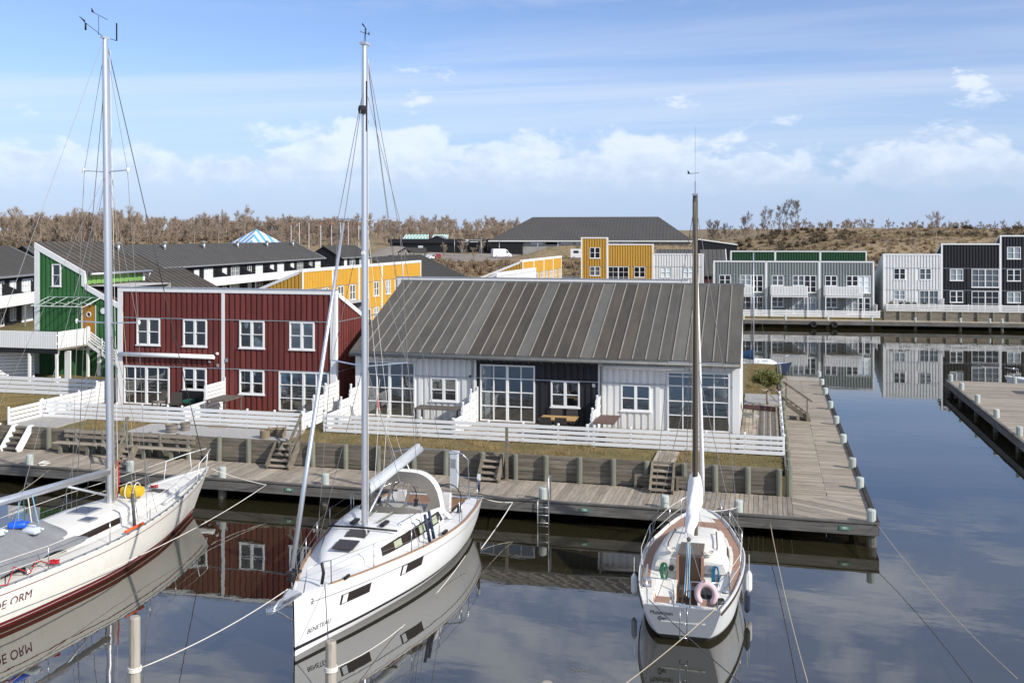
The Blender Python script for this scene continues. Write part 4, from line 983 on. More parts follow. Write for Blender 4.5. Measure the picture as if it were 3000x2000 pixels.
# mooring posts: pale tops, dark piles below
def mooring_post(x, y, label, group, h=.40, r=.135, rz=0, z=.70, m='bollard'):
    o = empty('mooring_post', (x, y, 0), rz, label, 'mooring post', group)
    MB().lathe([(r, z - .06), (r, z + h - .03), (r - .03, z + h)], (0, 0, 0), 12).build('post_top', m, o)
    MB().lathe([(r + .02, -.8), (r + .015, .1), (r + .01, z - .06)], (0, 0, 0), 12).build('pile', 'pile', o)
    return o
for i, x in enumerate((-26.77, -22.46, -18.71, -14.75, -7.06, -3.11, -.84, 3.05)):
    l = ['behind the boom of the left yacht', 'right of the left yacht mast on the quay edge', 'at the bow of the left yacht', 'between the left and middle yachts', 'beside the bathing ladder', 'left of the small yacht bow', 'right of the small yacht bow', 'at the outer corner of the quay'][i]
    mooring_post(x, 31.62 + (.08 if i < 7 else -.02), 'pale mooring post ' + l, 'mooring posts on the front boardwalk')
for i, y in enumerate((35.7, 38.76, 43.25, 47.55, 51.74, 56.22, 59.62, 62.9)):
    mooring_post(3.08, y, 'pale mooring post on the right boardwalk edge, %s back from the corner post' % ORD[i], 'mooring posts on the right boardwalk', m='bollard')
for i, y in enumerate((63.4, 60.0, 55.7, 51.3, 46.9, 42.5)):
    mooring_post(10.55, y, 'pale mooring post across the channel, %s from its far end' % ORD[i], 'mooring posts across the channel')
mooring_post(14.0, 63.4, 'pale mooring post at the far right end of the channel boardwalk', 'mooring posts across the channel')
for i, (x, y) in enumerate(FB):
    X, Y = WB(x, y); mooring_post(X, Y, 'pale mooring post below the far houses, %s from the left' % ORD[i], 'mooring posts across the basin', h=.5, r=.13)
# free-standing mooring piles in the water
for x, y, h, l in ((-12.47, 17.75, 1.55, 'tall pale mooring pile with white rope, left of the middle yacht bow'), (-8.6, 18.75, 1.05, 'pale mooring pile in front of the middle yacht bow'), (-3.95, 18.1, 1.0, 'short pale pile top at the bottom edge of the picture')):
    o = empty('mooring_pile', (x, y, 0), 0, l, 'mooring pile', 'mooring piles in the water')
    MB().lathe([(.115, -1.2), (.11, h - .03), (.09, h)], (0, 0, 0), 12).build('shaft', 'pile_pale', o)
    if h > .9:
        q = MB()
        for k in range(3): q.tube([(.125 * cos(a), .125 * sin(a), .45 + k * .035) for a in [2 * pi * j / 14 for j in range(14)]], .018, 5, close=True)
        q.build('rope_wrap', 'rope_white', o)
# ---------------------------------------------------------------- retaining wall of planks and round posts
rw = empty('retaining_wall', (0, 34.2, .7), 0, 'timber plank retaining wall with round posts behind the front boardwalk', 'retaining wall')
PX = [-31.8, -30.4, -27.89, -26.59, -25.36, -24.1, -22.79, -21.59, -20.27, -19.02, -17.7, -16.37, -15.05, -13.77, -12.39, -11.17, -9.8, -8.59, -7.49, -6.29, -5.11, -3.96, -2.7, -1.66, -.6, .41]
for a, c in zip([-34.5] + PX, PX + [.62]):
    for k in range(6):
        if c - a < .3: continue
        bx('plank', 'timber', rw, a + .004, c - .004, random.uniform(-.006, .012), .055, k * .147, k * .147 + .138)
pm = MB().lathe([(.10, -.05), (.10, .875), (.085, .90)], (0, 0, 0), 10); pm.smooth = False
pmesh = pm.mesh('post', 'timber_post')
for x in PX + [.72]:
    o = bpy.data.objects.new('post', pmesh); o.location = (x, -.10, random.uniform(-.02, .02)); o.rotation_euler = (random.uniform(-.01, .01), random.uniform(-.012, .012), random.uniform(0, 6)); link(o, rw)
rs = empty('retaining_wall', (.62, 34.3, .7), 0, 'timber plank retaining wall with round posts along the right boardwalk', 'retaining wall')
for k in range(6): bx('plank', 'timber', rs, -.02, .04, 0, 28, k * .147, k * .147 + .138)
for i in range(21):
    o = bpy.data.objects.new('post', pmesh); o.location = (.13, .1 + i * 1.35, random.uniform(-.02, .04)); link(o, rs)
# ---------------------------------------------------------------- fences
FZ = 1.52
rail_fence('rail_fence', 'white rail fence in front of the red house', [(-30.1, 36.4), (-17.95, 36.4)], FZ, .72, 4, 1.22, rh=.128)
rail_fence('rail_fence', 'long white rail fence in front of the black and white units', [(-17.0, 36.4), (.60, 36.4)], FZ, .72, 4, 1.35, rh=.122)
rail_fence('rail_fence', 'white rail fence on the right edge of the quay terrace', [(.60, 36.46), (.60, 46.4)], FZ, .72, 4, 1.4, rh=.122)
rail_fence('rail_fence', 'short white fence beside the white steps at the left', [(-30.12, 34.5), (-30.12, 36.35)], FZ, .70, 4, 1.9, rh=.13)
rail_fence('rail_fence', 'white fence running back between the green and red house gardens', [(-30.12, 36.45), (-30.05, 39.9)], FZ, .74, 4, 1.15, rh=.16)
rail_fence('rail_fence', 'bluish white close-boarded fence between green terrace and red house', [(-30.05, 39.95), (-29.0, 43.0)], FZ, 1.0, 6, 1.6, rh=.15)
rail_fence('rail_fence', 'white rail fence in front of the green house terrace', [(-44, 41.6), (-30.4, 41.6)], FZ, .85, 4, 1.5, rh=.17)
rail_fence('rail_fence', 'white board fence under the left end of the raised terrace', [(-43, 44.2), (-39.0, 46.5)], FZ, 1.4, 8, 1.4, rh=.14)
def privacy(x, y0, l, steps):
    f = empty('privacy_fence', (x, 39.85, FZ), 0, l, 'fence', 'stepped screens between the terraces')
    for (a, c, h) in steps:
        n = int(h / .165)
        for k in range(n): bx('rail', 'white_rail', f, -.02 + .012 * (k % 2), .012 + .012 * (k % 2), c, a, .02 + k * .165, .02 + k * .165 + .14)
        for yy in (a - .04, c): bx('post', 'white_rail', f, .026, .09, yy, yy + .06, -.03, h + .03); 
        cc = bpy.data.objects.new('post_cap', capmesh('white_rail')); cc.location = (.058, c + .03, h + .03); link(cc, f)
privacy(-11.72, 0, 'stepped white screen between the white and black units', [(0, -1.0, 1.46), (-1.05, -2.1, 1.10), (-2.12, -3.4, .70)])
privacy(-6.50, 0, 'stepped white screen between the black and right white units', [(0, -1.15, 1.43), (-1.2, -2.25, 1.12), (-2.28, -3.4, .70)])
privacy(-17.0, 0, 'stepped white screen at the left end of the low row house', [(0, -.95, 1.46), (-1.0, -1.95, 1.08), (-1.98, -3.4, .70)])
privacy(-17.95, 0, 'stepped white screen at the right corner of the red house', [(-.1, -1.4, 1.52), (-1.45, -2.5, 1.20), (-2.52, -3.4, .78)])
privacy(-23.45, 0, 'stepped white screen in the middle of the red house terrace', [(0, -1.6, 1.44), (-1.65, -3.4, .68)])
# ---------------------------------------------------------------- terraces of boards
td = empty('terrace_deck', (0, 36.5, 1.5), 0, 'brown plank terrace around the right white unit', 'deck')
for i in range(36): bx('plank', 'plank_y', td, -6.45 + i * .148, -6.45 + i * .148 + .138, .02, 3.36, .03, .07)
for i in range(10): bx('plank', 'plank_y', td, -.98 + i * .148, -.98 + i * .148 + .138, .02, 10.6, .03, .07)
td2 = empty('terrace_deck', (0, 36.5, 1.5), 0, 'plank terrace before the black and left white units', 'deck')
for i in range(70): bx('plank', 'plank_y', td2, -16.9 + i * .148, -16.9 + i * .148 + .138, .02, 3.36, .03, .07)
td3 = empty('terrace_deck', (0, 36.5, 1.5), 0, 'plank terrace before the red house', 'deck')
for i in range(80): bx('plank', 'plank_y', td3, -29.9 + i * .148, -29.9 + i * .148 + .138, .02, 3.36, .03, .07)
tag(MB().prism([(-.95, 45.6, 1.4), (.4, 45.2, 1.4), (.4, 46.3, 1.4), (-.95, 46.7, 1.4)], (0, 0, .20)).build('mulch_bed', 'mulch'), kind='structure')
tag(MB().box(-1.0, .55, 47.2, 50.2, 1.4, 1.56).build('grey_paving', 'concrete'), kind='structure')
# ---------------------------------------------------------------- steps up from the boardwalk
def steps(name, label, x0, x1, yb, yt, zb, zt, m, n=5, rail=None, board=False, group='steps up from the boardwalk'):
    s = empty(name, (x0, yb, zb), 0, label, 'steps', group); w = x1 - x0; d = yt - yb; h = zt - zb
    for x in (0, w - .06): MB().prism([(x, 0, 0), (x, .22, 0), (x, d + .02, h - .14), (x, d + .02, h + .04), (x, d - .22, h + .04), (x, -.08, .14)], (.06, 0, 0)).build('stringer', m, s)
    for i in range(n):
        z = h * (i + .6) / n; y = d * (i + .3) / n; bx('tread', 'plank_x' if m != 'white_paint' else 'timber', s, .06, w - .06, y - .02, y + .22, z - .03, z + .015)
    if rail:
        for x in rail:
            bx('rail_post', m, s, x, x + .07, .12, .19, 0, 1.05); bx('rail_post', m, s, x, x + .07, d, d + .07, h - .1, h + 1.0)
            MB().bar((x + .035, .0, .92), (x + .035, d + .15, h + 1.0), .06, .10).build('handrail', m, s); MB().bar((x + .035, .1, .55), (x + .035, d + .1, h + .55), .03, .09).build('handrail', m, s)
    if board:
        for i in range(5): bx('plank', 'plank_y', s, .02 + i * w / 5.2, .02 + (i + .93) * w / 5.2, d + .02, d + 1.75, h - .02, h + .025)
    return s
steps('steps', 'white painted steps at the far left of the boardwalk', -29.62, -28.80, 33.45, 34.30, .70, 1.60, 'white_paint')
steps('steps', 'white painted steps cut off by the left picture edge', -31.2, -30.35, 33.45, 34.30, .70, 1.60, 'white_paint')
steps('steps', 'weathered steps with handrail behind the forestay of the middle yacht', -17.91, -16.95, 33.35, 34.30, .70, 1.55, 'timber', rail=(.88,))
steps('steps', 'weathered steps below the gate of the black unit', -9.80, -9.02, 33.40, 34.30, .70, 1.55, 'timber')
steps('steps', 'weathered steps with a plank bridge left of the small yacht mast', -3.80, -3.00, 33.35, 34.28, .70, 1.55, 'timber', board=True)
steps('steps', 'weathered steps with handrail half hidden by the left yacht mast', -23.35, -22.80, 31.95, 32.65, .70, 1.45, 'timber', rail=(.0,))
# side stair from the right boardwalk to the terrace
s = empty('steps', (.75, 48.1, .7), 0, 'weathered side stair with handrail from the right boardwalk to the lawn', 'steps', 'steps up from the boardwalk')
for y in (0, 1.0): MB().prism([(1.1, y, 0), (1.25, y, .0), (1.2, y, .18), (.05, y, 1.0), (0, y, .78)], (0, .07, 0)).build('stringer', 'timber', s)
for i in range(5): bx('tread', 'plank_y', s, .05 + i * .22, .32 + i * .22, .07, 1.0, .72 - i * .16, .76 - i * .16)
for x, z in ((.1, .8), (1.05, .1)): bx('rail_post', 'timber', s, x, x + .07, -.07, 0, z - .1, z + .95)
MB().bar((0, -.04, 1.80), (1.3, -.04, .92), .06, .1).build('handrail', 'timber', s)
# ---------------------------------------------------------------- things on the quay
bn = empty('bench', (-27.3, 33.55, .7), 0, 'very long weathered plank bench against the retaining wall', 'bench')
for k in range(3): bx('seat_plank', 'plank_x', bn, 0, 6.0, .0 + k * .13, .12 + k * .13, .41, .45)
for k in range(2): bx('back_plank', 'plank_x', bn, .2, 6.05, .46, .49, .58 + k * .19, .70 + k * .19)
for x in (.25, 1.5, 2.8, 4.0, 5.2): bx('leg', 'timber_post', bn, x, x + .12, .05, .14, 0, .41); bx('back_post', 'timber_post', bn, x, x + .12, .49, .58, 0, .95)
lb = empty('low_bench', (-4.35, 33.85, .7), 0, 'low plank bench behind the steps left of the small yacht', 'bench')
for k in range(3): bx('plank', 'timber', lb, 0, 2.1, .12, .15, .08 + k * .14, .2 + k * .14)
for x in (0, .7, 1.4, 2.0): bx('leg', 'timber', lb, x, x + .08, 0, .10, 0, .45)
for i, (x, y, r) in enumerate(((-22.74, 34.75, .25), (-22.42, 35.2, .2))):
    o = empty('barrel_planter', (x, y, 1.54), 0, ['larger half-barrel planter on the gravel edge', 'smaller half-barrel planter behind the larger one'][i], 'planter', 'half-barrel planters')
    MB().lathe([(r * .8, 0), (r, .30), (r * 1.02, .32), (r * .9, .32), (r * .88, .27)], (0, 0, 0), 14).build('tub', 'timber', o); q = MB()
    for z in (.07, .22): q.tube([((r * .8 + r * .2 * z / .3 + .006) * cos(a), (r * .8 + r * .2 * z / .3 + .006) * sin(a), z) for a in [2 * pi * j / 16 for j in range(16)]], .012, 4, close=True)
    q.build('hoop', 'zinc', o); MB().lathe([(r * .87, .25), (.02, .28)], (0, 0, 0), 12).build('soil', 'gravel', o)
for i, (x, y, h) in enumerate(((-18.62, 34.62, .3), (-18.10, 34.95, .36), (-18.55, 35.15, .28))):
    o = empty('wicker_basket', (x, y, 1.54), 0, ['front left wicker basket on the gravel', 'tallest wicker basket on the right of the gravel', 'rear wicker basket on the gravel'][i], 'basket', 'wicker baskets')
    b = MB()
    for k in range(8): b.tube([((.17 + .005 * (k % 2)) * cos(a), (.17 + .005 * (k % 2)) * sin(a), .02 + k * h / 8) for a in [2 * pi * j / 14 for j in range(14)]], .022, 5, close=True)
    b.build('weave', 'wicker', o); q = MB()
    for s_ in (-1, 1): q.tube([(s_ * .17, -.06, h), (s_ * .19, 0, h + .07), (s_ * .17, .06, h)], .014, 5)
    q.build('handle', 'wicker', o)
pd = empty('power_pedestal', (-10.45, 32.35, .7), 0, 'tall pale grey power pedestal behind the middle yacht stern', 'power pedestal')
MB().prism([(0, 0, 0), (.26, 0, 0), (.26, 0, 1.18), (0, 0, 1.18)], (0, .2, 0)).build('body', 'grey_plastic', pd); MB().box(-.02, .28, -.02, .22, 1.182, 1.24).build('lid', 'grey_plastic', pd); MB().box(.05, .21, -.012, -.002, .7, 1.0).build('socket_panel', 'zinc', pd)
po = empty('timber_post', (-8.85, 33.9, .7), 0, 'single tall thin post right of the steps below the black unit', 'post'); MB().box(-.045, .045, -.045, .045, 0, 1.85).build('shaft', 'timber', po); MB().box(-.05, .05, -.05, .05, 1.85, 1.87).build('cap', 'zinc', po)
ld = empty('bathing_ladder', (-7.15, 31.33, 0), 0, 'steel bathing ladder with tall hoop on the quay edge', 'ladder')
q = MB(); q.tube([(.36, 0, -.3), (.36, 0, 1.5), (.36, .12, 1.54), (.36, .3, 1.5), (.36, .34, .7)], .02, 6); q.build('hoop', 'zinc', ld)
q = MB(); q.tube([(0, 0, -.3), (0, 0, .72), (0, .1, .76)], .02, 6); q.build('side_rail', 'zinc', ld)
for z in (.05, .3, .55): MB().tube([(0, 0, z), (.36, 0, z)], .016, 6).build('rung', 'zinc', ld)
for i, (x, l) in enumerate(((2.28, 'right end of the quay front'), (-5.62, 'below the quay edge right of the ladder'), (-15.95, 'between the left and middle yachts'))):
    o = empty('berth_sign', (x, 31.385, .54), 0, 'green berth sign reading FRI at the ' + l if i == 0 else 'green berth sign reading FRI ' + l, 'sign', 'green berth signs')
    MB().box(-.15, .15, -.012, 0, -.055, .055).build('plate', 'sign_green', o); text('lettering', 'FRI', 'sign_white', o, .11, (0, -.016, 0), (pi / 2, 0, 0))
# furniture on the terraces
def table(name, label, x, y, z, w, d, h, top, leg, slats=0):
    t = empty(name, (x, y, z), 0, label, 'table', 'terrace tables')
    if slats:
        for k in range(slats): bx('slat', top, t, 0, w, k * d / slats, (k + .9) * d / slats, h - .03, h)
    else: MB().box(0, w, 0, d, h - .035, h).build('table_top', top, t)
    for (a, b_) in ((.06, .06), (w - .12, .06), (.06, d - .12), (w - .12, d - .12)): bx('leg', leg, t, a, a + .06, b_, b_ + .06, 0, h - .036)
    return t
table('table', 'slatted brown table before the left white unit', -13.9, 38.15, 1.57, 1.95, .95, .72, 'table_dark', 'rattan', 7)
table('table', 'light oak table with black chairs before the black wall', -8.45, 37.2, 1.57, 1.4, .85, .72, 'oak', 'black')
table('table', 'reddish brown table before the right white unit', -6.3, 36.9, 1.57, .8, 1.75, .72, 'table_red', 'zinc')
table('table', 'dark grey table against the middle screen of the red house', -23.1, 37.7, 1.57, 1.0, 1.5, .75, 'table_dark', 'table_dark')
def chair(label, x, y, rz, m='rattan', name='chair', h=.88, group='terrace chairs'):
    c = empty(name, (x, y, 1.57), rz, label, 'chair', group); MB().box(-.24, .24, -.22, .24, .40, .45).build('seat', m, c); MB().prism([(-.24, .20, .45), (.24, .20, .45), (.22, .28, h), (-.22, .28, h)], (0, .035, 0)).build('backrest', m, c)
    for a, b_ in ((-.23, -.21), (.19, -.21), (-.23, .20), (.19, .20)): bx('leg', m, c, a, a + .04, b_, b_ + .04, 0, .40)
    return c
chair('black woven chair at the oak table, front left', -8.10, 37.05, pi); chair('black woven chair at the oak table, front right', -7.5, 37.05, pi)
chair('black woven chair at the oak table, back left', -8.05, 38.35, 0); chair('black woven chair at the oak table, back right', -7.42, 38.35, 0)
chair('grey metal chair left of the door of the left white unit', -15.9, 37.3, 2.2, 'zinc'); chair('grey wooden chair on the side deck near the parasol base', -.72, 41.9, 1.6, 'timber_post')
chair('dark garden armchair at the left end of the red terrace', -24.9, 38.3, .3, 'rattan'); chair('pale wooden chair beside the left glazed door of the red house', -25.9, 38.6, -.4, 'timber')
sf = empty('garden_sofa', (-25.3, 38.6, 1.57), 0, 'black garden sofa with green cushion under the red house window', 'sofa'); MB().box(0, 1.6, 0, .65, .2, .42).build('seat', 'black', sf); MB().box(0, 1.6, .6, .7, .42, .85).build('backrest', 'black', sf); MB().box(.5, .9, .1, .5, .42, .52).build('cushion', 'rope_green', sf)
for x in (0, 1.52):
    for y in (.02, .6): bx('leg', 'black', sf, x, x + .07, y, y + .07, 0, .2)
pb = empty('parasol_base', (-.55, 43.7, 1.57), 0, 'round pale parasol base on the side deck', 'parasol base'); MB().lathe([(.26, 0), (.26, .06), (.05, .1)], (0, 0, 0), 16).build('base', 'concrete', pb); MB().tube([(0, 0, .1), (0, 0, .55)], .025, 8).build('tube', 'black', pb)
fl = empty('flag_on_pole', (-15.05, 36.9, 1.55), 0, 'small red and blue flag on a slanting pole at the left white unit', 'flag')
MB().tube([(0, 0, .2), (.30, -.2, 2.1)], .016, 6).build('pole', 'pile_pale', fl)
q = MB(); q.smooth = True; q.cur = 0
rows = [[(.30 - .16 * t + .05 * sin(5 * t + 3 * u) * u, -.2 + .13 * t + .12 * u, 2.05 - 1.05 * t - .25 * u) for u in (0, .25, .5, .75, 1)] for t in [i / 10 for i in range(11)]]
q.grid(rows[:5]); q.cur = 1; q.grid(rows[4:]); q.build('flag_cloth', ['navy', 'red_rope'], fl)
pl = empty('planter_pot', (-5.95, 36.75, 1.57), 0, 'dark flower pot with dry plant behind the long fence', 'planter'); MB().lathe([(.13, 0), (.18, .3), (.16, .3)], (0, 0, 0), 12).build('pot', 'black', pl)
q = MB()
for i in range(90):
    a = random.uniform(0, 6.28); r = random.uniform(.02, .2); z = random.uniform(.35, .6); p = Vector((r * cos(a), r * sin(a), z)); d = Vector((random.uniform(-1, 1), random.uniform(-1, 1), random.uniform(0, 1))) * .05; e = d.cross(Vector((0, 0, 1))) * .4
    q.poly([p - e, p + e, p + d])
tag(q.build('dry_leaves', 'wicker', pl), kind='stuff')
mat('cabin_curtain', (.34, .38, .26), .9)
# ---------------------------------------------------------------- yachts
class Hull:
    """x from stern (0) to bow, y to port, z up from the waterline"""
    def __init__(s, tab, rake=.0, srake=.0, levels=None, p=.55, keel=-.45):
        s.tab = tab; s.L = tab[-1][0]; s.rake = rake; s.srake = srake; s.p = p; s.keel = keel
    def _i(s, x, k):
        t = s.tab; n = len(t)
        for i in range(n - 1):
            if x <= t[i + 1][0]:
                x0, x1 = t[i][0], t[i + 1][0]; u = (x - x0) / (x1 - x0)
                p0 = t[max(i - 1, 0)]; p3 = t[min(i + 2, n - 1)]; d = x1 - x0
                m0 = (t[i + 1][k] - p0[k]) / (x1 - p0[0]) * d if i > 0 else t[i + 1][k] - t[i][k]
                m1 = (p3[k] - t[i][k]) / (p3[0] - x0) * d if i < n - 2 else t[i + 1][k] - t[i][k]
                return (2 * u ** 3 - 3 * u * u + 1) * t[i][k] + (u ** 3 - 2 * u * u + u) * m0 + (-2 * u ** 3 + 3 * u * u) * t[i + 1][k] + (u ** 3 - u * u) * m1
        return t[-1][k]
    def b(s, x): return max(.012, s._i(x, 1))
    def sh(s, x): return s._i(x, 2)
    def wl(s, x): return max(.008, s._i(x, 3))
    def half(s, x, z):
        """half-breadth at station x, height z"""
        S = s.sh(x); B = s.b(x); W = s.wl(x)
        if z >= 0: return W + (B - W) * min(1, z / S) ** s.p
        return W * max(0.0, 1 - (z / s.keel) ** 2) ** .5
    def pt(s, x, z, side=1, out=0):
        S = s.sh(x); t = x / s.L; f = (1 - max(z, -.3) / S)
        xx = x - s.rake * f * t ** 6 + s.srake * f * (1 - t) ** 10
        return Vector((xx, side * (s.half(x, z) + out), z))
    def build(s, parent, bands, mats, n=46, name='hull'):
        """bands: list of (z_top, material index) going down"""
        b = MB(); b.smooth = True; zs = [1.0, .9, .78, .65, .5]
        lv = [('f', q) for q in zs] + [('a', z) for z in bands]
        xs = [s.L * (1 - (1 - i / n) ** 1.25) for i in range(n + 1)]
        def zat(x, l): return s.sh(x) * l[1] if l[0] == 'f' else l[1]
        rows = []
        for x in xs:
            r = [s.pt(x, zat(x, l), 1) for l in lv] + [s.pt(x, s.keel, 1)] + [s.pt(x, zat(x, l), -1) for l in lv[::-1]]
            rows.append(r)
        m = len(rows[0]); base = len(b.v)
        for r in rows: b.v += [tuple(q) for q in r]
        k = len(lv)
        for i in range(n):
            for j in range(m - 1):
                jj = j if j < k else m - 2 - j
                b.cur = mats[min(jj, len(mats) - 1)]
                b.face((base + i * m + j, base + i * m + j + 1, base + (i + 1) * m + j + 1, base + (i + 1) * m + j))
        b.smooth = False; b.cur = 0
        # transom: strip between the two sides
        for j in range(k):
            q = (base + j, base + m - 1 - j, base + m - 2 - j, base + j + 1); b.cur = mats[min(j, len(mats) - 1)]; b.face(q)
        return b
    def decal(s, parent, txt, m, size, x0, z0, side, dirx, name='lettering', shear=0, dz=0.0):
        """lettering wrapped onto the topside; dirx = +1/-1 reading direction along x"""
        me = text_mesh(txt, m, size, .0015, shear, 'LEFT')
        for v in me.vertices:
            x = x0 + dirx * v.co.x; z = z0 + v.co.y + dz * v.co.x; q = s.pt(x, z, side, .007 + v.co.z); v.co = q
        o = bpy.data.objects.new(name, me); return link(o, parent)
    def edge_strip(s, parent, name, m, x0, x1, w, dz, h, inset=.0, n=40, sides=(1, -1)):
        """rail, toe board or stripe following the deck edge"""
        for sd in sides:
            b = MB(); rows = []
            for i in range(n + 1):
                x = x0 + (x1 - x0) * i / n; y = s.b(x) - inset; z = s.sh(x) + dz; p = s.pt(x, s.sh(x), sd)
                rows.append([(p.x, sd * y, z), (p.x, sd * (y - w), z), (p.x, sd * (y - w), z + h), (p.x, sd * y, z + h)])
            b.grid(rows, closed=True); b.poly(rows[0]); b.poly(rows[-1][::-1]); b.build(name, m, parent)
    def side_strip(s, parent, name, m, x0, x1, zf0, zf1, out=.004, n=40, sides=(1, -1), absz=False):
        for sd in sides:
            rows = []
            for i in range(n + 1):
                x = x0 + (x1 - x0) * i / n; S = 1 if absz else s.sh(x)
                rows.append([s.pt(x, S * zf0, sd, out), s.pt(x, S * zf1, sd, out)])
            b = MB(); b.smooth = True; b.grid(rows); b.build(name, m, parent)
def deck_sheet(h, parent, fn, m, x0=.02, x1=None, nx=90, ny=36, name='deck', inset=.0):
    """deck as a height field over the outline of the sheer; fn(x,y,b)->height above sheer, material index"""
    x1 = x1 or h.L - .02; b = MB(); rows = []; mi = []
    for i in range(nx + 1):
        x = x0 + (x1 - x0) * i / nx; B = h.b(x) - inset; S = h.sh(x)
        rows.append([(h.pt(x, S).x, B * (2 * j / ny - 1), S - .03 + fn(x, B * (2 * j / ny - 1), B)[0]) for j in range(ny + 1)])
    base = len(b.v)
    for r in rows: b.v += r
    for i in range(nx):
        for j in range(ny):
            xm = x0 + (x1 - x0) * (i + .5) / nx; B = h.b(xm) - inset; b.cur = fn(xm, B * (2 * (j + .5) / ny - 1), B)[1]
            b.face((base + i * (ny + 1) + j, base + (i + 1) * (ny + 1) + j, base + (i + 1) * (ny + 1) + j + 1, base + i * (ny + 1) + j + 1))
    return b.build(name, m, parent)
def house_loft(parent, st, m, name='coachroof', cap=True):
    """cabin trunk from stations (x, half width, z base, z top)"""
    b = MB(); b.smooth = True; rows = []
    for (x, w, z0, z1) in st:
        r = [(x, -w, z0), (x, -w * .97, z0 + (z1 - z0) * .55), (x, -w * .90, z0 + (z1 - z0) * .9), (x, -w * .6, z1), (x, 0, z1 + .03 * min(1, w))]
        rows.append(r + [(x, -y, z) for (_, y, z) in r[-2::-1]])
    b.grid(rows, flip=True); b.smooth = False
    b.poly(rows[0]); b.poly(rows[-1][::-1])
    return b.build(name, m, parent)
def wire(parent, name, m, pts, r=.009, n=4): return MB().tube(pts, r, n).build(name, m, parent)
def spreader(mast, z, half, back, m, up=.06):
    for sd in (-1, 1):
        q = MB(); q.bar((0, 0, z), (-back, sd * half, z + up), .07, .025); q.build('spreader', m, mast)
def windex(mast, z, m='black'):
    q = MB(); q.bar((-.05, 0, z), (-.05, 0, z + .28), .012); q.bar((-.25, .0, z + .28), (.30, .0, z + .24), .012); q.prism([(-.32, 0, z + .26), (-.20, 0, z + .27), (-.30, 0, z + .36)], (0, .006, 0)); q.build('wind_vane', m, mast)
    q = MB(); q.bar((.06, 0, z), (.55, .25, z + .25), .012); q.prism([(.45, .25, z + .24), (.75, .25, z + .36), (.78, .25, z + .30)], (0, .006, 0)); q.tube([(.55, .25, z + .25), (.55, .25, z + .12)], .02, 5); q.build('wind_sensor', m, mast)
def stanchion(parent, x, y, z, h=.58, m='steel', tilt=0): return MB().tube([(x, y, z), (x, y + tilt, z + h)], .012, 5).build('stanchion', m, parent)

# --- the middle yacht, bow towards us
B2 = empty('sailing_yacht', (-10.12, 30.02, 0), -pi / 2, 'modern white sailing yacht with grey sprayhood, bow towards the viewer', 'sailing yacht', 'yachts moored at the quay')
h2 = Hull([(0, 1.50, 1.10, 1.06), (1.3, 1.68, 1.12, 1.22), (3.2, 1.78, 1.15, 1.30), (5.2, 1.55, 1.19, 1.12), (7.5, .95, 1.26, .62), (9.2, .34, 1.32, .17), (9.92, .02, 1.36, .012)], rake=.06, srake=.25, p=.42)
b = h2.build(B2, [.42, .26, .20, .12, .055, -.1], [0, 0, 0, 0, 0, 0, 0, 1, 0, 0, 2])
b.build('hull', ['gelcoat', 'boot_black', 'antifoul'], B2)
def d2(x, y, B):
    z = .02 * (1 - (y / max(B, .1)) ** 2)
    if .15 < x < 3.3 and abs(y) < min(1.05, B - .35): return (-.46 if abs(y) < .55 or x < 1.4 else -.10), (1 if x < 1.9 or abs(y) < .55 else 0)
    return z, 0
deck_sheet(h2, B2, d2, ['deck_white', 'teak'], nx=100, ny=44)
h2.edge_strip(B2, 'toe_rail', 'teak', .3, 8.9, .06, -.02, .045, .0)
h2.edge_strip(B2, 'gunwale', 'gelcoat', .02, 9.9, .05, -.045, .04, -.006)
h2.side_strip(B2, 'cove_stripe', 'wire', .3, 9.5, .80, .815, sides=(1, -1))
for sd in (1, -1):
    for (x0, x1, z0, z1) in ((7.62, 8.62, .72, .95), (5.48, 6.45, .74, .98)):
        q = MB(); n = 8; ra = [h2.pt(x0 + (x1 - x0) * i / n, z0, sd, .006) for i in range(n + 1)]; rb = [h2.pt(x0 + (x1 - x0) * i / n - .04, z1, sd, .006) for i in range(n + 1)]
        q.grid([ra, rb]); pw = q.build('hull_window', 'smoked', B2)
        q = MB(); ra = [h2.pt(x1 - .22 + .16 * i / 2, z0 + .02, sd, .010) for i in range(3)]; rb = [h2.pt(x1 - .26 + .16 * i / 2, z1 - .02, sd, .010) for i in range(3)]
        q.grid([ra, rb]); q.build('curtain', 'curtain', pw)
h2.decal(B2, 'BENETEAU', 'text_dark', .15, 9.58, .42, 1, -1, shear=.2, dz=.04)
h2.decal(B2, '2', 'text_dark', .19, 9.50, 1.08, 1, -1, name='emblem')
house2 = [(3.0, 1.22, 1.10, 1.62), (3.6, 1.24, 1.12, 1.68), (4.6, 1.20, 1.14, 1.70), (5.6, 1.10, 1.16, 1.69), (6.5, .92, 1.18, 1.64), (7.1, .72, 1.20, 1.54), (7.5, .52, 1.22, 1.36), (7.62, .42, 1.22, 1.25)]
cr = house_loft(B2, house2, 'deck_white')
def cab_strip(st, x0, x1, f0, f1, sd, slant, out=.03, n=12):
    """strip on the cabin side between height fractions f0 and f1"""
    def at(x, f):
        for a, c in zip(st, st[1:]):
            if x <= c[0]: u = (x - a[0]) / (c[0] - a[0]); w = a[1] + (c[1] - a[1]) * u; z0 = a[2] + (c[2] - a[2]) * u; z1 = a[3] + (c[3] - a[3]) * u; break
        ww = w * (1 - .03 * f / .55) if f <= .55 else w * (.97 - .07 * (f - .55) / .35)
        return (x, sd * (ww + out), z0 + (z1 - z0) * f)
    q = MB(); q.grid([[at(x0 + (x1 - x0) * i / n, f0) for i in range(n + 1)], [at(x0 + slant + (x1 - x0 - slant) * i / n, f1) for i in range(n + 1)]]); return q
